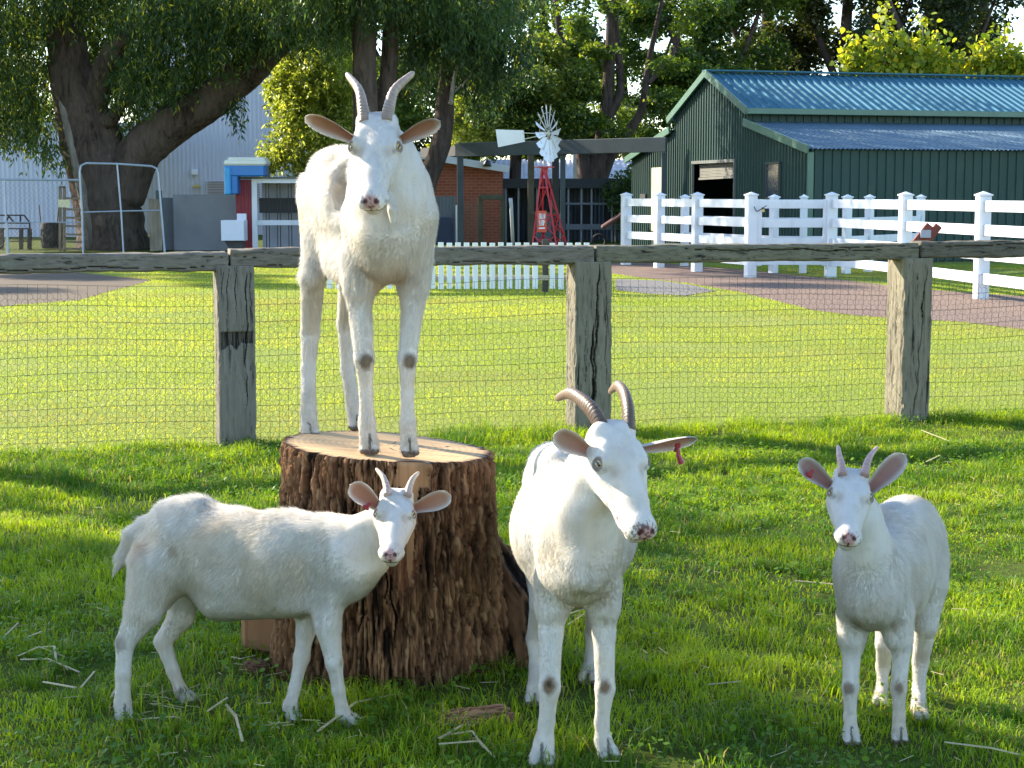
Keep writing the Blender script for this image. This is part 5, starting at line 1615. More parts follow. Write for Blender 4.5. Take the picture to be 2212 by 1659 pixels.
for v in (440, 490):
    mb = MB(); a, b = at(1222, v, Yp - .72), at(1352, v, Yp - .72); mb.bar(a, b, .05, .06 if v == 440 else .16); mb.build('ledge', painted('galv_ledge', (.14, .16, .19), .5), pen)
mb = MB(); a, b = at(1156, 462, Yp - .6), at(1212, 540, Yp - .6); mb.box(A((a[0] + b[0]) / 2, Yp - .6, a[2] / 2), (b[0] - a[0], .05, a[2])); mb.build('grey_panel', painted('grey_board', (.17, .19, .20), .6, .1), pen)
wr = thing('white_roof_house', at(1230, 420, 60) * A(1, 1, 0), 'pale weathered roof of a building rising behind the dark animal shed', 'building')
Yr = 60.0
a, b = at(1040, 420, Yr), at(1400, 420, Yr)
z0r, z1r = at(1200, 395, Yr)[2], at(1200, 345, Yr + 4)[2]
mb = MB(); ribbed(mb, A(a[0], Yr, z0r), A(b[0], Yr, z0r), A(b[0], Yr + 4, z1r), A(a[0], Yr + 4, z1r), .18, .03, wave=True); mb.build('roof', painted('pale_old_roof', (.50, .50, .54), .6, .1, dirt=(.28, .20, .14), scale=.8), wr)
mb = MB(); mb.box(A((a[0] + b[0]) / 2, Yr + .3, z0r / 2), (b[0] - a[0], .2, z0r)); mb.build('wall', PANEL, wr)
mb = MB(); p = at(1252, 348, Yr); mb.box(p + A(0, 0, 0), (.45, .45, 1.6)); mb.build('chimney', painted('cream_flue', (.5, .48, .42), .7), wr)
# barrow in the shade beside the white fence
br = thing('barrow', at(1320, 500, 45) * A(1, 1, 0), 'rusty wheelbarrow tipped up in the shade left of the white fence', 'wheelbarrow')
mb = MB(); mb.bar(at(1300, 492, 44.6), at(1345, 462, 44.6), .55, .10, bev=.03); mb.build('tray', painted('rusty_red', (.10, .035, .035), .6), br)
mb = MB()
for s in (-.2, .2): mb.tube([at(1300, 496, 44.6 + s), at(1330, 466, 44.6 + s), at(1345, 460, 44.6 + s)], .018, 6); mb.tube([at(1328, 470, 44.6 + s), at(1330, 532, 44.6 + s) * A(1, 1, 0)], .018, 6)
mb.build('frame', WIRE, br)
mb = MB(); c = at(1294, 520, 44.6); c[2] = .19
mb.tube([c + A(.17 * math.cos(a), 0, .17 * math.sin(a)) for a in np.linspace(0, 2 * np.pi, 20)], .035, 8, caps=False); mb.build('wheel', painted('black_tyre', (.02, .02, .02), .8), br)
# rusty bracket behind the rail
bk = thing('metal_bracket', at(2005, 505, 11.1), 'rusty red steel bracket of two slanting channels standing above the rail by the third post', 'bracket')
RUST = painted('red_oxide_steel', (.16, .035, .02), .6, .25, scale=12)
for (ua, va, ub, vb) in ((1972, 532, 2009, 486), (1993, 532, 2028, 487)):
    mb = MB(); mb.bar(at(ua, va, 11.15), at(ub, vb, 11.15), .05, .026, up=(0, 1, 0), bev=.003); mb.build('channel', RUST, bk)
mb = MB(); mb.bar(at(1988, 505, 11.14), at(2010, 505, 11.14), .03, .05); mb.build('cross_plate', painted('pale_plate', (.35, .36, .42), .5), bk)

# ------------------------------------------------------------------ left side: white corrugated building and yard things
LAV = painted('white_corrugated', (.60, .63, .74), .5, .04, spec=.3, dirt=(.5, .5, .5), scale=.4)
wb = thing('white_building', at(450, 420, 60) * A(1, 1, 0), 'tall pale corrugated steel building behind the big tree', 'building')
Yw = 60.0
a, b = at(300, 420, Yw), at(790, 420, Yw)
mb = MB(); ribbed(mb, A(a[0], Yw, 0), A(b[0], Yw, 0), A(b[0], Yw, 5.2), A(a[0], Yw, 7.5), .155, .035, wave=True); mb.build('wall', painted('pale_grey_corrugated', (.52, .55, .62), .5, .05, spec=.3, scale=.4), wb)
mb = MB(); ribbed(mb, A(b[0], Yw, 0), A(b[0], Yw + 8, 0), A(b[0], Yw + 8, 5.2), A(b[0], Yw, 5.2), .155, .035, wave=True); mb.build('side_wall', LAV, wb)
mb = MB(); mb.bar(A(a[0], Yw + 3, 7.6), A(b[0] + .3, Yw + 3, 5.3), 7, .08); mb.build('roof', LAV, wb)
def louv(u0, u1, v0, v1, Y, parent):
    a, b = at(u0, v1, Y), at(u1, v0, Y); mb = MB()
    for z in np.linspace(a[2], b[2], 8): mb.bar(A(a[0], Y, z), A(b[0], Y, z), .08, .05)
    o = mb.build('louvre', painted('taupe_slats', (.33, .30, .29), .6), parent)
    mb = MB(); mb.box(A((a[0] + b[0]) / 2, Y + .04, (a[2] + b[2]) / 2), (b[0] - a[0] + .12, .03, b[2] - a[2] + .12)); mb.build('frame', LAV, o)
louv(449, 560, 393, 432, Yw - .12, wb)
mb = MB(); mb.box(at(421, 372, Yw - .15), (.20, .2, .19), bev=.02); mb.build('vent_box', MW, wb)
mb = MB(); mb.box(at(425, 402.5, Yw - .15), (.24, .15, .10), bev=.02); mb.build('lamp', painted('amber_lens', (.55, .42, .12), .4), wb)
wl = thing('lean_to', at(60, 420, 57) * A(1, 1, 0), 'lower white corrugated building at the far left edge behind the big tree', 'building')
Yl = 57.0
a, b = at(-260, 420, Yl), at(300, 420, Yl); z = at(50, 272, Yl)[2]
mb = MB(); ribbed(mb, A(a[0], Yl, 0), A(b[0], Yl, 0), A(b[0], Yl, z), A(a[0], Yl, z), .155, .03, wave=True); mb.build('wall', LAV, wl)
mb = MB(); mb.bar(A(a[0], Yl + 2, z + .05), A(b[0], Yl + 2, z + .05), 4.4, .10); mb.build('roof', painted('grey_gutter', (.5, .52, .56), .5), wl)
CONC = painted('rendered_concrete', (.24, .245, .26), .8, .14, dirt=(.17, .17, .18), scale=1.2)
cw = thing('concrete_wall', at(440, 420, 43) * A(1, 1, 0), 'plain grey concrete wall left of the red cupboard', 'wall')
a, b = at(373, 420, 43), at(512, 420, 43)
mb = MB(); mb.box(A((a[0] + b[0]) / 2, 43.1, .70), (b[0] - a[0], .2, 1.40), bev=.012); mb.build('slab', CONC, cw)
mb = MB(); p = at(356, 420, 43.4); mb.box(A(p[0], 43.5, .66), (.42, .16, 1.32), rz=.25, bev=.01); mb.build('return_slab', painted('mid_grey_concrete', (.15, .165, .18), .8, .15), cw)
mb = MB(); p = at(345, 420, 43.0); mb.box(A(p[0], 42.9, .75), (.14, .12, 1.5), bev=.01); mb.build('post', painted('dark_green_post', (.08, .11, .11), .7), cw)
pk = MB(); p = at(332, 428, 42.6); 
for k in range(3): q_ = at(326 + 9 * k, 428, 42.6); pk.box(A(q_[0], 42.6, .65), (.10, .03, 1.30 - .02 * k), bev=.004)
o = pk.build('timber_planks', painted('old_planks', (.33, .27, .20), .8, .3, dirt=(.12, .10, .08), scale=2.5)); tag(o, 'weathered upright planks leaning at the left end of the concrete wall', 'planks')
# red cupboard with white screen door
cb = thing('aviary', at(590, 420, 41) * A(1, 1, 0), 'small red-sided aviary with a white framed screen door', 'aviary')
Yc = 41.0
REDS = painted('red_sheet', (.22, .022, .035), .5, .12)
xa, xb = at(509, 420, Yc)[0], at(546, 420, Yc)[0]; zt = at(525, 388, Yc)[2]
mb = MB(); ribbed(mb, A(xa, Yc, 0), A(xb, Yc, 0), A(xb, Yc, zt), A(xa, Yc, zt), .085, .014, .02); mb.build('side_panel', REDS, cb)
x0, x1 = at(545, 420, Yc)[0], at(659, 420, Yc)[0]; zt2 = at(600, 386, Yc)[2]
fw = .085
fo = MB()
for x in (x0 + .06, x1 - .06): fo.box(A(x, Yc - .05, zt2 / 2), (.13, .06, zt2), bev=.006)
for z, h_ in ((zt2 - .05, .11), (at(600, 481, Yc)[2], .12), (.06, .12)): fo.box(A((x0 + x1) / 2, Yc - .047, z), (x1 - x0 - .25, .05, h_), bev=.004)
dr = fo.build('screen_door', WHITEP, cb)
mb = MB(); mb.box(A(x1 - .03, Yc - .09, at(600, 474, Yc)[2]), (.05, .04, .03)); mb.build('handle', painted('black_handle', (.02, .02, .02), .4), dr)
mb = MB(); mb.box(A((x0 + x1) / 2 - .2, Yc + .8, zt2 + .02), (x1 - x0 + .6, 1.9, .04)); mb.build('roof', painted('dark_tin', (.10, .11, .12), .6), cb)
mb = MB(); mb.box(A((x0 + x1) / 2, Yc + 1.6, zt2 / 2), (x1 - x0, .03, zt2)); mb.build('back_wall', painted('pale_back', (.36, .38, .43), .7), cb)
mb = MB()
for i in range(4):
    xx = x0 + .30 + .27 * i
    for s in (-.035, .035): mb.tube([A(xx + s, Yc + .4, 0), A(xx + s, Yc + .4, zt2 - .05)], .010, 6)
mb.build('bar', painted('black_bar', (.03, .035, .04), .5), cb)
mb = MB(); a_, b_ = at(560, 478, Yc + .6), at(640, 478, Yc + .6); mb.box(A((a_[0] + b_[0]) / 2, Yc + .9, at(600, 467, Yc)[2] + .25), (.92, .35, .36)); mb.build('nest_box', painted('dark_box', (.05, .05, .05), .7), cb)
cl = thing('cooler', at(528, 383, 40.6), 'white lidded bright blue plastic box resting on the red aviary roof', 'plastic box')
BLUE = painted('blue_plastic', (.015, .16, .46), .35, .08, spec=.5)
BLUE2 = painted('light_blue_plastic', (.03, .30, .62), .35, .08, spec=.5)
WL = painted('cream_plastic', (.72, .72, .64), .4, .06)
a_, b_ = at(486, 383, 40.6), at(572, 357, 40.6)
mb = MB(); mb.box(A((a_[0] + b_[0]) / 2, 40.9, (a_[2] + b_[2]) / 2 + .02), (b_[0] - a_[0], .7, b_[2] - a_[2]), bev=.03); mb.build('tub', BLUE, cl)
a_, b_ = at(483, 358, 40.55), at(575, 337.5, 40.55)
mb = MB(); mb.box(A((a_[0] + b_[0]) / 2, 40.9, a_[2] + .07), (b_[0] - a_[0], .78, .13), bev=.04); mb.box(A((a_[0] + b_[0]) / 2 + .02, 40.9, a_[2] + .155), ((b_[0] - a_[0]) * .88, .64, .09), bev=.035); mb.build('lid', WL, cl)
a_, b_ = at(485, 421, 40.5), at(508, 360, 40.5)
mb = MB(); mb.box(A((a_[0] + b_[0]) / 2 - .06, 40.75, (a_[2] + b_[2]) / 2), (.16, .5, b_[2] - a_[2]), bev=.03); mb.build('side_skirt', BLUE2, cl)
mb = MB(); mb.box(A((a_[0] + b_[0]) / 2 + .09, 40.8, (a_[2] + b_[2]) / 2 + .0), (.16, .45, b_[2] - a_[2] - .04), bev=.02); mb.build('side_panel', BLUE, cl)
sk = thing('laundry_sink', at(502, 497, 39.8), 'white plastic laundry sink mounted in front of the red panel', 'sink')
a_, b_ = at(478, 520, 39.8), at(527, 476, 39.8)
cxs, zz0, zz1 = (a_[0] + b_[0]) / 2, a_[2], b_[2]
mb = MB(); w_ = (b_[0] - a_[0]); hgt = zz1 - zz0
mb.box(A(cxs, 39.8, (zz0 + zz1) / 2), (w_, .03, hgt), bev=.008)
for s in (-1, 1): mb.box(A(cxs + s * (w_ / 2 - .015), 40.05, (zz0 + zz1) / 2), (.03, .46, hgt))
mb.box(A(cxs, 40.29, (zz0 + zz1) / 2), (w_, .03, hgt)); mb.box(A(cxs, 40.05, zz0 + .015), (w_ - .06, .46, .03)); mb.build('basin', painted('white_basin', (.66, .68, .76), .4, .03), sk)
mb = MB(); mb.box(A(cxs + w_ * .25, 40.32, zz1 + .05), (w_ * .42, .03, .2), bev=.006); mb.build('splashback', painted('white_splash', (.66, .68, .76), .4, .03), sk)
mb = MB()
V = np.array([A(cxs - w_ * .4, 39.9, zz0), A(cxs + w_ * .4, 39.9, zz0), A(cxs + w_ * .4, 39.9, 0), A(cxs - w_ * .05, 39.9, 0)]); V = np.concatenate([V, V + A(0, .4, 0)])
mb.add(V, [np.array([[0, 3, 2, 1], [4, 5, 6, 7], [0, 4, 7, 3], [1, 2, 6, 5], [0, 1, 5, 4]])]); mb.build('stand', painted('dark_stand', (.05, .045, .045), .6), sk)
lp = MB(); lp.box(at(737 - 8, 372, 42), (.30, .2, .08), bev=.02); lp.box(at(737 - 8, 378, 42), (.24, .18, .06), bev=.01); lp.bar(at(730, 376, 42), at(730, 545, 42) * A(1, 1, 0), .05, .05, up=(0, 1, 0))
o = lp.build('lamp_post', painted('dark_lamp', (.05, .045, .045), .5)); tag(o, 'small dark lamp on a thin pole beside the aviary and yellow-green leaves', 'lamp')

# chain link gate and fence at the left
GALV = painted('galvanised_pipe', (.33, .38, .46), .4, .1, metal=.3)
def link_mesh(mb, A0, B0, z0, z1, s=.075, r=.0022):
    d = nrm(B0 - A0); L = np.linalg.norm(B0 - A0); H = z1 - z0
    P0, P1 = [], []
    for sg in (1, -1):
        for k in np.arange(-H, L, s):
            xs0, xs1 = k, k + H
            z_a, z_b = (z0, z1) if sg > 0 else (z1, z0)
            t0 = max(0, -xs0 / H); t1 = min(1, (L - xs0) / H)
            if t1 <= t0: continue
            a_ = A0 + d * (xs0 + H * t0); b_ = A0 + d * (xs0 + H * t1)
            P0.append([a_[0], a_[1], z_a + (z_b - z_a) * t0]); P1.append([b_[0], b_[1], z_a + (z_b - z_a) * t1])
    mb.wires(P0, P1, r)
cg = thing('chain_link_gate', at(257, 420, 40.5) * A(1, 1, 0), 'arched galvanised pipe gate with chain link in front of the big trunk', 'gate')
Yg = 40.5
zb_ = .08
mb = MB()
mb.tube([at(181, 560, Yg) * A(1, 1, 0) + A(0, 0, .1), at(178, 470, Yg), at(172, 372, Yg), at(175, 358, Yg), at(186, 352.5, Yg), at(255, 354, Yg), at(328, 359, Yg), at(338, 364, Yg), at(342, 376, Yg), at(350, 470, Yg), at(356, 545, Yg)], .026, 8)
mb.build('frame', GALV, cg)
mb = MB(); mb.tube([at(253, 354, Yg), at(262, 460, Yg), at(267, 548, Yg)], .022, 8); mb.tube([at(178, 458.5, Yg), at(261, 456, Yg), at(349, 454.5, Yg)], .018, 8); mb.build('cross_bar', GALV, cg)
mb = MB(); a_, b_ = at(180, 420, Yg + .01), at(346, 420, Yg + .01); a_[2] = b_[2] = 0; link_mesh(mb, a_, b_, .1, at(200, 357, Yg)[2], .07, .0028); mb.build('chain_link', WIRE, cg)
lf = thing('chain_link_fence', at(80, 420, 40.8) * A(1, 1, 0), 'low chain link fence with pipe rails at the left edge', 'fence')
Yf = 40.8
mb = MB(); mb.tube([at(-200, 386, Yf), at(172, 389, Yf)], .028, 8); mb.build('top_rail', GALV, lf)
mb = MB(); mb.tube([at(-200, 480, Yf - .5), at(178, 480, Yf - .5)], .014, 6); mb.build('mid_rail', GALV, lf)
for u, v, Y in ((10, 388, Yf), (16, 482, Yf - .5), (178, 480, Yf - .5), (-120, 388, Yf)):
    mb = MB(); p = at(u, v, Y); mb.tube([A(p[0], p[1], 0), p], .022, 8); mb.build('post', GALV, lf)
mb = MB(); a_, b_ = at(-200, 420, Yf + .01), at(172, 420, Yf + .01); a_[2] = b_[2] = 0; link_mesh(mb, a_, b_, .05, at(100, 389, Yf)[2], .12, .0012)
a_, b_ = at(-200, 420, Yf - .49), at(178, 420, Yf - .49); a_[2] = b_[2] = 0; link_mesh(mb, a_, b_, .05, at(100, 480, Yf)[2], .09, .0018); mb.build('chain_link', WIRE, lf)
# yard things
DST = painted('dark_rust_steel', (.030, .022, .020), .7, .2)
ct = thing('steel_rack', at(30, 500, 44) * A(1, 1, 0), 'dark steel trailer frame standing at the far left edge behind the chain link', 'rack')
mb = MB(); Yk = 44
for (u0, v0, u1, v1) in ((-60, 465, 52, 465), (52, 465, 65, 482), (-60, 482, 65, 482), (17, 465, 30, 480), (-60, 494, 66, 494), (-60, 521, 66, 521), (44, 465, 44, 482), (4, 494, 4, 524), (64, 482, 64, 521), (20, 465, 12, 482)):
    for s in (0, .6): mb.bar(at(u0, v0, Yk + s), at(u1, v1, Yk + s), .035, .035)
for u in (4, 46, 64, -40): mb.bar(at(u, 494, Yk), at(u, 545, Yk) * A(1, 1, 0), .09, .09, up=(0, 1, 0))
mb.build('frame', DST, ct)
bl = thing('wire_basket', at(110, 500, 44.5) * A(1, 1, 0), 'dark round wire basket with two sticks poking up beside the white wall', 'basket')
mb = MB(); c = at(110, 420, 44.5); mb.tube([A(c[0], 44.5, .02), A(c[0], 44.5, .3), A(c[0], 44.5, .66), A(c[0], 44.5, .70)], [.27, .30, .27, .22], 20); mb.build('drum', painted('dark_drum', (.022, .022, .022), .8, .4, scale=6), bl)
for (u0, v0, u1, v1) in ((89, 478, 84, 443), (123, 476, 127, 446)):
    mb = MB(); mb.tube([at(u0, v0 + 10, 44.5), at(u1, v1, 44.5)], .016, 6); mb.build('stick', BWOOD, bl)
pr = thing('timber_stile', at(150, 480, 43) * A(1, 1, 0), 'stacked timber steps and slats left of the big trunk', 'timber steps')
LW = painted('pale_timber', (.22, .17, .115), .8, .2, scale=3)
for v in (428, 452, 470, 488, 506, 522, 537):
    mb = MB(); a_ = at(136, v, 42.6); b_ = at(184, v + 1, 42.6); mb.bar(a_, b_, .12, .05, bev=.004); mb.build('slat', LW, pr)
for u in (130, 139):
    mb = MB(); mb.bar(at(u, 404, 42.7), at(u, 550, 42.7) * A(1, 1, 0), .06, .06, up=(0, 1, 0)); mb.build('post', LW, pr)
mb = MB(); mb.bar(at(128, 404, 42.7), at(141, 404, 42.7), .06, .05); mb.build('top_bar', LW, pr)
mb = MB(); mb.box(at(138.5, 439.5, 42.5), (.29, .02, .19)); mb.build('notice', painted('cream_notice', (.72, .66, .42), .6, .1), pr)
# ------------------------------------------------------------------ trees
def bark_mat(name, c0, c1, c2, sc=(7, 7, 1.6)):
    m = NM(name)
    n1 = m.noise(m.co(sc, rand=True), 1.0, 8, .7, .8); n2 = m.noise(m.co((1.2, 1.2, .7), rand=True), 1.0, 4)
    c = m.mix(m.ramp(n1, [(.35, 0.0), (.62, 1.0)]), c0, c1)
    c = m.mix(m.ramp(n2, [(.45, 0.0), (.75, .8)]), c, c2)
    m.base(c).rough(.92).spec(.08).bump(n1, 1.0, .12)
    return m.m
BARK1 = bark_mat('furrowed_bark', (.022, .016, .014), (.12, .088, .074), (.17, .13, .11))
BARK2 = bark_mat('smooth_dark_bark', (.04, .03, .027), (.115, .085, .07), (.16, .12, .10))
BARK3 = bark_mat('pale_dead_bark', (.22, .20, .18), (.42, .39, .36), (.35, .32, .29))
def leaf_mat(name, tr=.48):
    m = NM(name)
    m.base(m.vcol()).rough(.42).spec(.35)
    m.translucent(m.mix(1.0, m.vcol(), (1.9, 1.75, .7), 'MULTIPLY'), tr)
    return m.m
LEAF = leaf_mat('tree_leaf')
def limb(mb, pts, rad, n=18, m=26, rough=.12, seed=0):
    P = catmull(pts, m); R = np.interp(np.linspace(0, 1, m), np.linspace(0, 1, len(rad)), rad)
    T = nrm(np.gradient(P, axis=0)); X = nrm(np.cross(A(0, 1, 0), T[0])); V = []
    for i in range(m):
        X = nrm(X - T[i] * (X @ T[i])); Y = np.cross(T[i], X)
        a = np.arange(n) / n * 2 * np.pi
        k = 1 + rough * 2 * (fbm(np.stack([np.cos(a) * 1.6, np.sin(a) * 1.6, np.full(n, i * .35 + seed)], -1), 3, seed) - .5)
        V.append(P[i] + (R[i] * k)[:, None] * (np.cos(a)[:, None] * X + np.sin(a)[:, None] * Y))
    mb.add(np.concatenate(V), [grid_faces(m, n, True), np.arange(n)[::-1][None], ((m - 1) * n + np.arange(n))[None]])
def leaves(name, clumps, n, ll, lw, droop, ca, cb, parent, seed, strand=.0, yell=0.0, yc=(.20, .22, .02), gap=.0, label=None):
    """many small leaves through the volume of the clumps (centre, half size x, y, z, weight)"""
    rng = np.random.default_rng(seed)
    W = np.array([c[4] * c[1] * c[3] if len(c) > 4 else c[1] * c[3] for c in clumps]); W = W / W.sum()
    k = rng.choice(len(clumps), n, p=W)
    C = np.array([c[0] for c in clumps])[k]; S = np.array([c[1:4] for c in clumps])[k]
    d = nrm(rng.normal(size=(n, 3))); r = rng.random((n, 1)) ** .45
    P = C + d * r * S
    nz_ = fbm(P * (1.1 if strand == 0 else 1.3), 3, seed + 9)
    keep = nz_ > gap + .10 * (r[:, 0] ** 3)
    if strand > 0:      # gather leaves on hanging strands
        m = max(1, n // 14)
        sid = rng.integers(0, m, n)
        kk = rng.choice(len(clumps), m, p=W)
        dd = nrm(rng.normal(size=(m, 3))); rr = rng.random((m, 1)) ** .45
        Q = np.array([c[0] for c in clumps])[kk] + dd * rr * np.array([c[1:4] for c in clumps])[kk]
        t = rng.random(n)
        sway = rng.normal(0, .10, (m, 2))
        P = Q[sid].copy()
        P[:, 2] -= t * strand
        P[:, 0] += sway[sid, 0] * t + rng.normal(0, .035, n); P[:, 1] += sway[sid, 1] * t + rng.normal(0, .035, n)
        nz_ = fbm(Q * 1.0, 3, seed + 9)[sid]
        keep = nz_ > gap
        nzl = fbm(Q * .55, 2, seed + 3)[sid]
    else:
        nzl = fbm(P * .6, 2, seed + 3)
    P = P[keep]; nzl = nzl[keep]; n = len(P)
    ax = rng.normal(size=(n, 3)); ax[:, 2] = ax[:, 2] * .5 - droop; ax = nrm(ax)
    sd = nrm(np.cross(ax, rng.normal(size=(n, 3))))
    L = ll * (.6 + .8 * rng.random((n, 1))); w = lw * (.6 + .8 * rng.random((n, 1)))
    V = np.stack([P, P + ax * L * .45 + sd * w, P + ax * L, P + ax * L * .45 - sd * w], 1).reshape(-1, 3)
    t = np.clip((nzl[:, None] - .3) * 2.2 + rng.normal(0, .18, (n, 1)), 0, 1)
    col = A(*ca) * (1 - t) + A(*cb) * t
    y = rng.random(n) < yell
    col[y] = A(*yc) * (.7 + .6 * rng.random((y.sum(), 1)))
    return mesh(name, V, [np.arange(n * 4).reshape(n, 4)], LEAF, parent, False, col=np.repeat(col, 4, 0))
def cl(u, v, D, rx, ry, rz, w=1.0):
    return (at(u, v, D), rx, ry, rz, w)
LM = DEV.get('t', 1.0)
def N_(x): return int(x * LM)
DG1, DG2 = (.028, .062, .026), (.070, .125, .038)        # dark blue green
MG1, MG2 = (.035, .075, .014), (.11, .165, .022)
YG1, YG2 = (.11, .15, .025), (.24, .31, .05)

# big tree on the left
t1 = thing('gum_tree', at(240, 420, 44) * A(1, 1, 0), 'massive rough-barked gum tree with a thick limb reaching right over the white building', 'tree')
mb = MB()
limb(mb, [at(245, 548, 44) * A(1, 1, 0) + A(0, 0, -.1), at(238, 500, 44), at(228, 420, 44), at(205, 330, 44), at(170, 220, 44), at(146, 110, 44), at(138, 0, 44), at(135, -140, 44)], [1.02, .86, .86, .82, .62, .50, .44, .36], 34, 60, .16, 1)
mb.build('trunk', BARK1, t1, True)
mb = MB(); limb(mb, [at(262, 420, 43.9), at(300, 335, 43.7), at(370, 270, 43.5), at(450, 222, 43.2), at(520, 165, 43.0), at(580, 105, 42.7), at(640, 60, 42.5), at(720, 20, 42)], [.60, .56, .50, .47, .46, .42, .36, .26], 26, 50, .16, 7); mb.build('limb', BARK1, t1, True)
mb = MB(); limb(mb, [at(200, 300, 44), at(212, 190, 43.6), at(240, 120, 43.2), at(300, 50, 42.8), at(350, 0, 42.5)], [.35, .30, .26, .20, .16], 14, 30, .15, 9); mb.build('limb', BARK1, t1, True)
mb = MB(); limb(mb, [at(175, 240, 44), at(235, 260, 43.6), at(262, 225, 43.4), at(300, 215, 43.2)], [.22, .2, .14, .08], 12, 20, .15, 12); mb.build('limb', BARK1, t1, True)
mb = MB(); limb(mb, [at(190, 545, 43.2) * A(1, 1, 0), at(186, 460, 43.25), at(170, 370, 43.3), at(148, 280, 43.4), at(130, 200, 43.6)], [.16, .14, .14, .12, .08], 12, 30, .2, 14); mb.build('side_trunk', bark_mat('grey_loose_bark', (.12, .10, .09), (.28, .25, .22), (.33, .30, .27)), t1, True)
clumps = [cl(0, 60, 43, 1.3, 2.5, 1.8), cl(-120, 120, 44, 2, 2.5, 2.4), cl(15, 190, 43.5, 1.0, 1.6, 1.1), cl(80, 270, 43, .55, 1, .5), cl(30, 240, 43.5, .8, 1, .6), cl(120, 305, 42.9, .28, .5, .3, .8),
          cl(245, 60, 45.5, 1.3, 1.2, 1.0), cl(290, 150, 43.6, .9, 1.0, .8), cl(335, 130, 42.5, 1.2, 1.5, .9), cl(300, 235, 44, .6, .8, .4), cl(400, 40, 42, 1.6, 1.8, 1.1), cl(395, 160, 44.2, .9, .8, .6),
          cl(480, 30, 42, 1.5, 1.8, 1.0), cl(440, 120, 44.2, .8, .8, .6), cl(600, 0, 41.5, 1.4, 1.8, .8), cl(690, 10, 41.3, 1.2, 1.5, .6), cl(515, 215, 43.0, .28, .4, .36, .8), cl(500, 185, 43, .25, .3, .3, .6), cl(250, -90, 44, 4.5, 3.5, 1.5), cl(80, -80, 44, 3.2, 3, 1.5), cl(560, -90, 42, 3.0, 3, 1.3),
          cl(330, 20, 41.5, 1.3, 1.3, .8), cl(60, 130, 46, 1.2, 1, 1.6), cl(215, 130, 46.2, 1.0, .8, 1.2), cl(150, -20, 42.2, .8, .6, .5, .4)]
leaves('crown', clumps, N_(120000), .16, .020, 1.7, DG1, DG2, t1, 3, strand=.75, yell=.16, yc=(.24, .27, .04), gap=.34)
# yellow green tree in the middle
t2 = thing('gum_tree', at(660, 420, 47) * A(1, 1, 0), 'sunlit yellow-green leafy tree left of the goat on the stump', 'tree')
mb = MB(); limb(mb, [at(690, 530, 47) * A(1, 1, 0), at(685, 400, 47), at(690, 250, 47), at(680, 120, 47), at(690, -20, 47)], [.2, .17, .14, .1, .05], 12, 30, .15, 21); mb.build('trunk', BARK2, t2, True)
clumps = [cl(640, 230, 46, .9, 1.2, .8), cl(600, 310, 46, .55, .8, .45), cl(700, 290, 45.5, .8, 1, .8), cl(690, 160, 46, 1.0, 1.3, .9), cl(620, 150, 46.5, .8, 1, .7), cl(740, 220, 46, .7, 1, 1.0), cl(570, 340, 46, .28, .4, .2), cl(660, 60, 47, 1.2, 1.2, 1.0), cl(650, 345, 45.8, .4, .6, .3), cl(730, 100, 47, .9, 1, 1.3)]
leaves('crown', clumps, N_(42000), .13, .027, .9, YG1, YG2, t2, 5, strand=.35, yell=.25, yc=(.45, .48, .15), gap=.33)
# twin trunks behind the goat
for (pts, rad, lab, sd_) in (([at(800, 560, 40) * A(1, 1, 0), at(797, 400, 40), at(790, 250, 40), at(788, 120, 40), at(790, 0, 40), at(795, -160, 40)], [.36, .31, .28, .275, .26, .2], 'left and thicker of two dark trunks rising behind the goat on the stump', 31),
                             ([at(822, 560, 40.6) * A(1, 1, 0), at(826, 400, 40.6), at(832, 250, 40.6), at(842, 120, 40.6), at(848, 0, 40.6), at(860, -160, 40.6)], [.27, .23, .20, .195, .20, .16], 'right and thinner of two dark trunks rising behind the goat on the stump', 32)):
    t = thing('gum_tree', pts[0], lab, 'tree')
    mb = MB(); limb(mb, pts, rad, 18, 40, .12, sd_); mb.build('trunk', BARK1, t, True)
    leaves('crown', [cl(780 + 90 * (sd_ - 31), -60, 40, 2.6, 2.4, .9), cl(690 + 330 * (sd_ - 31), 0, 39.5, 1.2, 1.2, .7), (A(-6.5 + 4.5 * (sd_ - 31), 38, 8.2), 3.0, 3.0, 1.3), (A(-4.5 + 4.5 * (sd_ - 31), 36, 9.2), 2.6, 2.6, 1.2)], N_(30000), .16, .020, 1.7, DG1, DG2, t, sd_, strand=.8, yell=.04, gap=.34)
# leaning trunk with weeping foliage
t4 = thing('gum_tree', at(920, 540, 42) * A(1, 1, 0), 'leaning slender weeping gum tree with a bare white dead branch', 'tree')
mb = MB(); limb(mb, [at(880, 560, 42) * A(1, 1, 0), at(900, 470, 42), at(925, 385, 42), at(953, 310, 42), at(962, 220, 42), at(968, 100, 42), at(975, 0, 42), at(980, -120, 42)], [.26, .25, .25, .24, .22, .17, .15, .10], 16, 50, .12, 41); mb.build('trunk', BARK2, t4, True)
mb = MB(); limb(mb, [at(974, 225, 41.6), at(978, 190, 41.5), at(988, 145, 41.4), at(999, 95, 41.3)], [.06, .05, .045, .03], 8, 20, .1, 43)
limb(mb, [at(975, 205, 41.6), at(1010, 170, 41.5), at(1040, 125, 41.4), at(1075, 95, 41.3)], [.03, .03, .025, .015], 6, 20, .1, 44); limb(mb, [at(988, 150, 41.5), at(1000, 120, 41.4), at(1012, 100, 41.3)], [.03, .025, .012], 6, 12, .1, 45); mb.build('dead_branch', BARK3, t4, True)
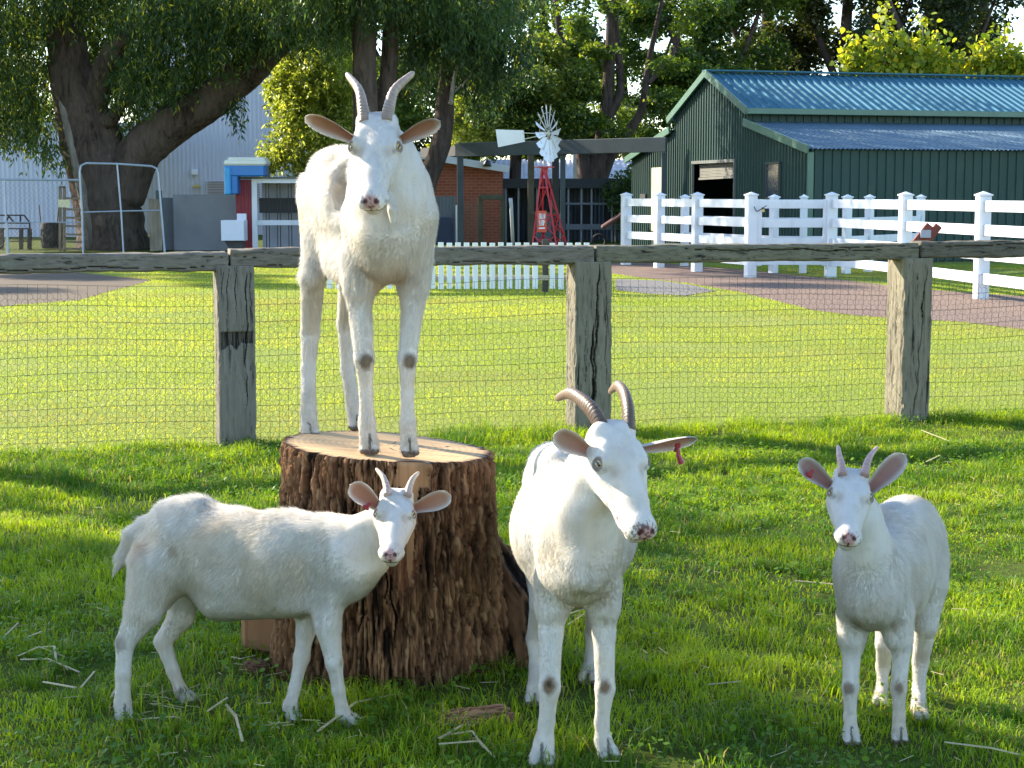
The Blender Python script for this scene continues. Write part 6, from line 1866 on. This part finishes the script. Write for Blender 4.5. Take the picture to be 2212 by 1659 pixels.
clumps = [cl(930, 30, 41.5, .8, 1, .8), cl(990, 60, 41.2, .9, 1, .8), cl(1050, 30, 41.5, 1.1, 1.2, .9), cl(1100, 90, 41.8, .8, 1, .7), cl(1040, 110, 42, .7, .9, .7), cl(920, 120, 42.4, .5, .7, .6), cl(1010, 190, 42.2, .45, .5, .35, .7), cl(1060, 170, 42.3, .5, .5, .4, .6), cl(1000, -60, 41.5, 2.2, 2, .9), cl(900, 60, 41, .55, .5, .9), (A(-1.5, 42, 9.2), 3, 2.6, 1.6), (A(1.2, 44, 10.4), 2.8, 2.6, 1.5)]
leaves('crown', clumps, N_(60000), .15, .019, 2.0, DG1, (.055, .10, .045), t4, 7, strand=.8, yell=.05, gap=.36)
# many-stemmed tree behind the pens
t5 = thing('fig_tree', at(1285, 540, 55) * A(1, 1, 0), 'broad many-stemmed tree with sky showing through behind the pergola', 'tree')
S5 = [([at(1275, 545, 55) * A(1, 1, 0), at(1270, 400, 55), at(1258, 330, 55), at(1235, 230, 55), at(1215, 120, 55), at(1200, 0, 55)], [.42, .32, .22, .17, .12, .08]),
      ([at(1285, 545, 55.1) * A(1, 1, 0), at(1288, 380, 55), at(1300, 310, 55), at(1312, 210, 55), at(1318, 100, 55), at(1320, -30, 55)], [.42, .34, .26, .20, .15, .10]),
      ([at(1292, 400, 55), at(1318, 340, 55), at(1345, 300, 55), at(1385, 240, 55), at(1400, 140, 55), at(1430, 0, 55)], [.24, .18, .15, .13, .10, .06]),
      ([at(1312, 260, 55), at(1340, 190, 55), at(1330, 60, 55.4), at(1335, -40, 55)], [.16, .13, .10, .06]),
      ([at(1245, 260, 55), at(1210, 200, 54.6), at(1165, 150, 54), at(1120, 60, 54)], [.14, .12, .10, .05]),
      ([at(1400, 180, 55), at(1450, 120, 55), at(1490, 20, 55)], [.10, .08, .05])]
for i, (p, r) in enumerate(S5):
    mb = MB(); limb(mb, p, r, 14, 36, .15, 50 + i); mb.build('stem', BARK2, t5, True)
rc = np.random.default_rng(88)
clumps = []
for _ in range(56):
    u, v = rc.uniform(1130, 1560), rc.uniform(-40, 300)
    gapz = 1290 < u < 1400 and 60 < v < 270
    if gapz and rc.random() < .5: continue
    clumps.append(cl(u, v, 55 + rc.uniform(-2.5, 2.5), rc.uniform(.35, .8), .8, rc.uniform(.25, .55), .4 if gapz else 1.0))
clumps += [cl(1380 + 20 * q_, 120 + 45 * ((q_ * 7) % 5), 56, .45, .8, .35, .8) for q_ in range(7)] + [cl(1420, 215, 56, .7, .8, .6), cl(1450, 270, 56, .7, .8, .4), cl(1395, 285, 56, .5, .8, .3), cl(1490, 180, 56, .7, .8, .6)]
leaves('crown', clumps, N_(66000), .15, .042, .4, MG1, MG2, t5, 11, yell=.10, yc=(.20, .24, .03), gap=.40)
t5b = thing('fig_tree', at(1120, 540, 50) * A(1, 1, 0), 'bright leafy tree behind the windmill and over the brick shed', 'tree')
mb = MB(); limb(mb, [at(1110, 545, 53) * A(1, 1, 0), at(1112, 400, 53), at(1120, 250, 53), at(1130, 140, 53)], [.2, .18, .14, .06], 12, 24, .12, 61); mb.build('trunk', BARK2, t5b, True)
clumps = [cl(1080, 200, 52, .9, 1, .6), cl(1160, 190, 52, .9, 1, .7), cl(1100, 270, 52, 1.3, 1, .55), cl(1010, 260, 52, .9, 1, .8), cl(1220, 260, 52, .8, .9, .7), cl(1170, 110, 53, .8, 1, .6), cl(1245, 180, 52.5, .7, .8, .7), cl(1000, 320, 53, 1.2, .8, .3), cl(1160, 320, 53, 1.0, .8, .35)]
leaves('crown', clumps, N_(36000), .14, .040, .4, MG1, (.11, .15, .022), t5b, 12, yell=.18, yc=(.30, .32, .06), gap=.30)
# darker trees farther back, each on its own trunk
BACK = [(620, 68, 3.0, 'dense dark tree far behind the yellow-green tree', .30, DG1, MG2), (860, 62, 3.0, 'dense tree filling the gap behind the two dark trunks', .28, DG1, MG2), (1000, 70, 3.4, 'tall dark tree far behind the leaning weeping gum', .28, DG1, MG2),
        (1180, 78, 3.2, 'distant dark tree behind the windmill', .36, DG1, MG2), (1350, 82, 3.4, 'pale distant tree seen through the gap in the many-stemmed tree', .43, MG1, MG2), (1520, 66, 3.0, 'dense green tree rising behind the left end of the barn roof', .34, MG1, MG2), (1660, 70, 3.2, 'brownish green tree standing behind the barn ridge', .30, (.035, .05, .02), (.10, .10, .035)),
        (1830, 68, 3.2, 'dark conifer-like tree behind the middle of the barn roof', .30, (.020, .035, .016), (.06, .075, .025)), (2010, 66, 3.2, 'dark tree behind the yellow-leaved sapling', .30, (.018, .032, .016), (.05, .065, .022)),
        (2120, 72, 2.2, 'dark feathery tree at the upper right beside the patch of sky', .30, (.020, .035, .020), (.07, .075, .03)), (-60, 70, 4.0, 'dark tree at the far left edge behind the low white building', .3, DG1, MG2), (330, 72, 4.0, 'dark tree showing above the tall pale building', .3, DG1, MG2)]
for i, (u, D, rr_, lab, gp, ca, cb_) in enumerate(BACK):
    b = at(u, 420, D); b[2] = 0
    t = thing('tall_tree', b, lab, 'tree', 'trees standing behind the buildings')
    mb = MB(); limb(mb, [b, b + A(.2, 0, 3), b + A(-.2, 0, 7), b + A(.1, 0, 12)], [.4, .34, .26, .1], 12, 24, .12, 70 + i)
    limb(mb, [b + A(-.1, 0, 5), b + A(-1.2, -.3, 7.2), b + A(-2.2, -.5, 9.5)], [.18, .14, .05], 8, 14, .12, 80 + i); limb(mb, [b + A(0, 0, 4.5), b + A(1.3, -.3, 6.5), b + A(2.2, -.6, 9)], [.16, .12, .05], 8, 14, .12, 90 + i)
    mb.build('trunk', BARK2, t, True)
    r2 = np.random.default_rng(300 + i)
    cs = []
    for _ in range(34):
        z = r2.uniform(1.2 if u > 560 and u < 1250 else 3.2, 11.5); x = r2.normal(0, rr_ * .62); y = r2.uniform(-1.8, 1.8)
        if u == 2120: x = -abs(x) * .7 - (z - 5) * .18 + .4
        cs.append((b + A(x, y, z), r2.uniform(.7, 1.4), 1.0, r2.uniform(.5, 1.0), 1.0))
    leaves('crown', cs, N_(30000), .20, .055, .5, ca, cb_, t, 400 + i, yell=.06, yc=(.16, .18, .03), gap=gp)
# sapling with big yellow-green leaves behind the barn
t7 = thing('mulberry_tree', at(2000, 420, 50) * A(1, 1, 0), 'sapling with large yellow and lime leaves showing above the barn ridge', 'tree')
mb = MB(); rq = np.random.default_rng(9); stems = []
for i in range(30):
    u0 = rq.uniform(1840, 2230); vt_ = 60 + abs(u0 - 1900) * .12 + rq.uniform(0, 80) if u0 > 1840 else 120
    if i == 0: u0, vt_ = 1915, 0
    if i == 1: u0, vt_ = 1995, 35
    if i == 2: u0, vt_ = 2170, 60
    P = [at(u0 + 10, 420, 50) * A(1, 1, 0), at(u0 + 6, 250, 50), at(u0 - 4, 150, 50), at(u0, vt_, 50)]
    limb(mb, P, [.05, .04, .03, .015], 6, 20, .05, i); stems.append(catmull(P, 40))
mb.build('stems', BARK3, t7, True)
Pl = []
for s in stems:
    for q_ in s[18:]:
        for _ in range(9): Pl.append(q_ + rq.normal(0, .16, 3))
Pl = np.array(Pl); n = len(Pl)
ax = rq.normal(size=(n, 3)); ax[:, 2] -= .9; ax = nrm(ax); sdv = nrm(np.cross(ax, rq.normal(size=(n, 3))))
L = .17 * (.6 + .7 * rq.random((n, 1)))
prof = [(0, 0), (.12, .30), (.35, .42), (.7, .26), (1, 0), (.7, -.26), (.35, -.42), (.12, -.30)]
V = np.stack([Pl + ax * L * a + sdv * L * b for a, b in prof], 1).reshape(-1, 3)
tcol = rq.random((n, 1)); colr_ = A(.10, .17, .02) * (1 - tcol) + A(.34, .36, .03) * tcol
colr_[rq.random(n) < .08] = A(.62, .50, .03)
mesh('crown', V, [np.arange(n * 8).reshape(n, 8)], LEAF, t7, False, col=np.repeat(colr_, 8, 0))
# trees outside the frame on the left whose shade falls across the paddock and the yard
for (b, hgt, rad_, z0_, n_, gp, lab, sd_) in ((A(-12.9, 13.5, 0), 8.2, (1.2, 2.2), 5.6, 17000, .46, 'shade tree standing left of the frame beside the paddock', 501),
                                  (A(-20, 40, 0), 14, (4.0, 5.0), 4.0, 40000, .30, 'shade tree standing left of the frame beside the yard', 502)):
    t = thing('shade_tree', b, lab, 'tree')
    mb = MB(); limb(mb, [b, b + A(.1, 0, hgt * .3), b + A(-.2, 0, hgt * .7), b + A(0, 0, hgt)], [.35, .3, .2, .05], 12, 24, .12, sd_); mb.build('trunk', BARK2, t, True)
    r2 = np.random.default_rng(sd_); cs = []
    for _ in range(26): cs.append((b + A(r2.normal(0, rad_[0] * .55), r2.normal(0, rad_[1] * .55), r2.uniform(z0_, hgt)), .9, .9, .6, 1.0))
    leaves('crown', cs, N_(n_), .16, .035, .8, DG1, MG2, t, sd_ + 5, gap=gp)
# ivy-like low hedge filling behind the yard
for i, (u, D, lab) in enumerate(((760, 50, 'dark shrub behind the aviary'), (1390, 50, 'dark shrub between the pens and the barn'))):
    b = at(u, 420, D); b[2] = 0
    t = thing('shrub', b, lab, 'shrub')
    mb = MB(); limb(mb, [b, b + A(.1, 0, 1.0), b + A(0, 0, 2.0)], [.08, .06, .02], 8, 10, .1, 5); mb.build('stem', BARK2, t, True)
    leaves('crown', [(b + A(0, 0, 1.2), 1.3, .9, 1.1, 1), (b + A(.4, 0, 2.2), .8, .7, .6, 1)], N_(9000), .12, .035, .5, DG1, MG2, t, 600 + i, gap=.3)
# ------------------------------------------------------------------ grass
def grass_mat(name, tr=.45):
    m = NM(name)
    m.base(m.vcol()).rough(.55).spec(.25)
    br = m.mix(1.0, m.vcol(), (1.9, 1.7, .8), 'MULTIPLY')
    m.translucent(br, tr)
    return m.m
GRASS = grass_mat('grass_blade')
def sample_region(n, y0, y1, rng, margin=.35):
    # uniform over the wedge the place shows, with a margin on both sides
    out = []
    need = n
    while need > 0:
        y = np.sqrt(rng.random(need * 2) * (y1 ** 2 - y0 ** 2) + y0 ** 2)
        x = (rng.random(need * 2) * 2 - 1) * (y * .302 + margin)
        out.append(np.stack([x, y], 1)); need -= len(y)
    return np.concatenate(out)[:n]
def blades(name, P, h, w, lean, col, rng, segs=2, base_z=0.0, mat=None, label=None):
    n = len(P)
    az = rng.random(n) * 2 * np.pi
    dirn = np.stack([np.cos(az), np.sin(az), np.zeros(n)], 1)
    side = np.stack([-np.sin(az), np.cos(az), np.zeros(n)], 1)
    tw = rng.normal(0, .6, n)
    side = side * np.cos(tw)[:, None] + dirn * np.sin(tw)[:, None]
    B = np.column_stack([P, np.full(n, base_z) if np.isscalar(base_z) else base_z])
    h = h[:, None]; w = w[:, None]; lean = lean[:, None]
    up = A(0, 0, 1)
    mid = B + up * h * .6 + dirn * h * lean * .35
    tip = B + up * h * (1.0 - lean * .35) + dirn * h * lean * 1.1
    if segs == 2:
        V = np.stack([B - side * w, B + side * w, mid - side * w * .75, mid + side * w * .75, tip], 1)
        b = np.arange(n)[:, None] * 5
        F = [b + np.array([[0, 1, 3, 2]]), b + np.array([[2, 3, 4]])]
        k = 5
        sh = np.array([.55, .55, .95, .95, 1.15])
    else:
        V = np.stack([B - side * w, B + side * w, tip], 1)
        b = np.arange(n)[:, None] * 3
        F = [b + np.array([[0, 1, 2]])]
        k = 3
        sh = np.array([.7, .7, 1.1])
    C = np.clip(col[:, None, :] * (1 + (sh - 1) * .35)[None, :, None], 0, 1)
    o = mesh(name, V.reshape(-1, 3), F, mat or GRASS, None, False, col=C.reshape(-1, 3))
    return o
def merge_cols(rng, n, P, a, b, dry=.06, dryc=(.30, .25, .12), seed=1, sc=1.6):
    t = np.clip((fbm(np.column_stack([P * sc, np.zeros(n)]), 3, seed) - .3) * 2.2, 0, 1)[:, None]
    t = np.clip(t + rng.normal(0, .22, (n, 1)), 0, 1)
    c = A(*a) * (1 - t) + A(*b) * t
    d = rng.random(n) < dry
    c[d] = A(*dryc) * (.7 + .6 * rng.random((d.sum(), 1)))
    return c
rg = np.random.default_rng(21)
NG = int(330000 * DEV.get('g', 1))
P = sample_region(NG, 3.75, 11.2, rg, .4)
# only the paddock side of the timber fence grows long
s_side = (P - FA[:2]) @ FN[:2]
P = P[s_side < .03]
dst = np.hypot(P[:, 0] - SCX, P[:, 1] - SCY)
P = P[dst > .315]
n = len(P)
den = fbm(np.column_stack([P * 2.4, np.zeros(n)]), 4, 71)
tall = fbm(np.column_stack([P * 1.1, np.zeros(n)]), 3, 5)
sd_ = (P - FA[:2]) @ FN[:2]
tall = .5 * tall + .5 * fbm(np.column_stack([P * 5.5, np.zeros(n)]), 2, 15)
h = (.012 + .050 * np.clip((tall - .34) * 3.0, 0, 1.4)) * (.55 + .75 * rg.random(n)) * (1 + .9 * np.clip((sd_ + 1.3) / 1.3, 0, 1) * (rg.random(n) < .6))
keep = rg.random(n) < np.clip(.45 + (den - .36) * 4.2, .20, 1)
P, h = P[keep], h[keep]; n = len(P)
col = merge_cols(rg, n, P, (.055, .145, .009), (.29, .40, .012), .06, seed=3, sc=3.2)
# tufts of longer blades
nt_ = int(2600 * DEV.get('g', 1))
TC = sample_region(nt_, 3.8, 11.0, rg, .3)
TC = TC[(((TC - FA[:2]) @ FN[:2]) < -.02) & (np.hypot(TC[:, 0] - SCX, TC[:, 1] - SCY) > .36)]
TC = TC[fbm(np.column_stack([TC * 1.4, np.zeros(len(TC))]), 3, 222) > .47]
nb = 26
TP = np.repeat(TC, nb, 0) + rg.normal(0, .016, (len(TC) * nb, 2))
TH_ = (.035 + .045 * np.repeat(rg.random(len(TC)), nb)) * (.5 + .6 * rg.random(len(TP)))
tc_ = merge_cols(rg, len(TP), TP, (.060, .140, .008), (.20, .30, .012), .03, seed=33)
P = np.concatenate([P, TP]); h = np.concatenate([h, TH_]); col = np.concatenate([col, tc_]); n = len(P)
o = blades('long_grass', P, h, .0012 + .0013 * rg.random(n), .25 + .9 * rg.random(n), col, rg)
tag(o, 'bright green uneven grass covering the goat paddock', 'grass', kind='stuff')
# clover and broad-leaved weeds
nc = int(15000 * DEV.get('g', 1))
P = sample_region(nc * 2, 3.75, 10.8, rg, .4)
P = P[((P - FA[:2]) @ FN[:2]) < -.1]
P = P[np.hypot(P[:, 0] - SCX, P[:, 1] - SCY) > .34]
P = P[fbm(np.column_stack([P * 1.5, np.zeros(len(P))]), 3, 40) > .50][:nc]
n = len(P)
zc = .014 + .040 * rg.random(n)
r = .0045 + .0050 * rg.random(n)
nv_ = 7
ang = np.arange(nv_) / nv_ * 2 * np.pi
tx, ty = rg.normal(0, .35, n), rg.normal(0, .35, n)
X = r[:, None] * np.cos(ang)[None]; Y = r[:, None] * np.sin(ang)[None]
VV = np.stack([P[:, :1] + X, P[:, 1:2] + Y, zc[:, None] + X * tx[:, None] + Y * ty[:, None]], -1)
col = merge_cols(rg, n, P, (.055, .14, .012), (.15, .27, .016), 0, seed=9)
o = mesh('clover', VV.reshape(-1, 3), [np.arange(n * nv_).reshape(n, nv_)], GRASS, None, False, col=np.repeat(col, nv_, 0))
tag(o, 'patches of small round clover leaves in the paddock grass', 'clover', kind='stuff')
# mown lawn beyond the fence
NL = int(520000 * DEV.get('g', 1))
P = sample_region(NL, 9.2, 34, rg, .5)
sdist = (P - FA[:2]) @ FN[:2]
P = P[(sdist > .0) & ~in_poly(P, PATH_POLY) & ~in_poly(P, SLAB_POLY) & ~in_poly(P, DIRT_POLY)]
n = len(P)
den = fbm(np.column_stack([P * .9, np.zeros(n)]), 4, 171)
keep = rg.random(n) < np.clip(.5 + (den - .36) * 3.5, .10, 1) * np.clip(1.3 - P[:, 1] / 40, .3, 1)
P = P[keep]; n = len(P)
h = (.013 + .014 * rg.random(n)) * (1 + P[:, 1] / 50)
col = merge_cols(rg, n, P, (.22, .31, .028), (.39, .43, .050), .05, dryc=(.36, .36, .12), seed=13, sc=.5)
dryp = np.clip((fbm(np.column_stack([P * A(.35, .8), np.zeros(n)]), 3, 77) - .52) * 5, 0, 1)[:, None] * .55
worn = np.zeros(n)
for (u_, v_, rx_, ry_, s_) in ((1110, 812, 1.3, .22, 1), (1010, 825, .7, .2, .8), (1560, 690, 2.2, 1.6, .55), (1700, 760, 1.6, 1.0, .45), (320, 700, 2.0, .8, .3), (2180, 800, 1.0, .5, .6), (1250, 900, .8, .3, .5), (760, 720, 1.4, .7, .35)):
    c_ = gnd(u_, v_)
    worn = np.maximum(worn, s_ * np.exp(-((P[:, 0] - c_[0]) / rx_) ** 2 - ((P[:, 1] - c_[1]) / ry_) ** 2))
worn = np.clip(worn * (.5 + 1.1 * fbm(np.column_stack([P * 5, np.zeros(n)]), 3, 91)), 0, 1)
dryp = np.maximum(dryp, worn[:, None] * .9)
kp = rg.random(n) > worn * .45
col = col * (1 - dryp) + A(.25, .20, .085) * dryp
P, h, col = P[kp], h[kp], col[kp]; n = len(P)
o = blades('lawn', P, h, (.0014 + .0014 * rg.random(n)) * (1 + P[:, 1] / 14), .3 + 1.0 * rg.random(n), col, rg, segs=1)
tag(o, 'short mown sunlit lawn between the timber fence and the buildings', 'lawn', kind='stuff')

# ------------------------------------------------------------------ straw lying on the grass
STRAW = painted('dry_straw', (.42, .35, .20), .7, .25)
def stalk_strip(mb, pts, w, z=.03):
    P = [gnd(u, v) + A(0, 0, z + .012 * math.sin(i * 2.1)) for i, (u, v) in enumerate(pts)]
    P = np.array(P)
    for a, b in zip(P[:-1], P[1:]):
        mb.bar(a, b, w, w * .45)
big = [([(40, 1438), (85, 1425), (140, 1432)], 'bent'), ([(45, 1446), (105, 1452), (172, 1466)], ''), ([(92, 1418), (118, 1424), (122, 1442), (105, 1452)], ''),
       ([(175, 1508), (205, 1480)], ''), ([(94, 1495), (165, 1516)], ''), ([(305, 1577), (380, 1580), (415, 1577)], ''),
       ([(448, 1560), (492, 1538)], ''), ([(489, 1545), (510, 1580), (524, 1618)], ''), ([(556, 1543), (585, 1549)], ''),
       ([(686, 1605), (770, 1548), (868, 1512)], ''), ([(1080, 1443), (1136, 1396)], ''), ([(948, 1632), (1035, 1634), (1068, 1652)], ''),
       ([(1000, 1590), (950, 1628)], ''), ([(965, 1612), (1020, 1612), (1045, 1632)], ''), ([(1716, 1272), (1840, 1290)], ''),
       ([(1528, 1501), (1600, 1502)], ''), ([(2040, 1628), (2140, 1650), (2225, 1652)], ''), ([(240, 1530), (262, 1500)], ''),
       ([(500, 1440), (520, 1452), (552, 1430)], ''), ([(1230, 1345), (1290, 1332)], ''), ([(1225, 1370), (1262, 1352), (1300, 1358)], ''),
       ([(1990, 940), (2050, 968)], ''), ([(2000, 1010), (2030, 1000)], ''), ([(200, 1110), (222, 1116)], ''), ([(55, 1398), (90, 1392)], ''), ([(5, 1400), (40, 1372)], '')]
lab = ['bent straw stalk in the loose heap at the far left edge', 'longest straight straw stalk of the loose heap at the far left', 'hooked straw stalk crossing the top of the loose heap at the far left',
       'short slanting straw stalk just right of the loose heap at the far left', 'thin straw stalk below the loose heap at the far left', 'long straw stalk beside the rear near hoof of the side-on kid',
       'short slanting straw stalk under the belly of the side-on kid', 'long steep straw stalk under the belly of the side-on kid', 'short pale straw stalk under the chest of the side-on kid',
       'long thick straw stalk beside the front hoof of the side-on kid', 'pale straw stalk leaning by the root on the right of the stump', 'lowest bent straw stalk of the bundle in front of the long bark piece',
       'upright slanting straw stalk of the bundle in front of the long bark piece', 'upper bent straw stalk of the bundle in front of the long bark piece', 'long straw stalk on sunlit grass left of the small kid at the right',
       'level straw stalk on the grass between the brown-horned goat and the right kid', 'long straw stalk in the lower right corner', 'short straw stalk between the hind hooves of the side-on kid',
       'bent straw stalk beside the small bark piece at the stump', 'straw stalk behind the legs of the brown-horned goat', 'bent straw stalk just below the one behind the legs of the brown-horned goat',
       'straw stalk on the grass near the foot of the third fence post', 'short straw stalk above the horns of the right kid', 'small straw stalk on the grass above the back of the side-on kid',
       'tiny straw stalk above the loose heap at the far left', 'straw stalk cut off by the left edge above the loose heap']
for i, (pts, _) in enumerate(big):
    mb = MB(); stalk_strip(mb, pts, .0045 + .003 * ((i * 7) % 5) / 5)
    o = mb.build('straw_stalk', STRAW)
    u, v = pts[0]
    tag(o, lab[i], 'straw', 'straw stalks on the paddock grass')
mb = MB()
rs = np.random.default_rng(5)
Ps = sample_region(900, 3.9, 10.5, rs, .1)
wgt = fbm(np.column_stack([Ps * 1.3, np.zeros(len(Ps))]), 3, 55)
Ps = Ps[(wgt > .46) & (np.hypot(Ps[:, 0] - SCX, Ps[:, 1] - SCY) > .36)]
# extra little nests of dry grass
for (u, v, m_) in ((330, 1535, 40), (640, 1592, 14), (1240, 1350, 18), (30, 1375, 10), (560, 1470, 8)):
    c = gnd(u, v)[:2]
    Ps = np.vstack([Ps, c + rs.normal(0, 1, (m_, 2)) * A(.07, .05)])
a = rs.random(len(Ps)) * np.pi * 2; L = .015 + .05 * rs.random(len(Ps)) ** 2
z = .02 + .02 * rs.random(len(Ps))
P0 = np.column_stack([Ps, z]); P1 = P0 + np.stack([np.cos(a) * L, np.sin(a) * L, rs.normal(0, .006, len(Ps))], 1)
mb.wires(P0, P1, .0010)
o = mb.build('chaff', STRAW)
tag(o, 'scattered short bits of dry straw and dead grass', 'straw', kind='stuff')
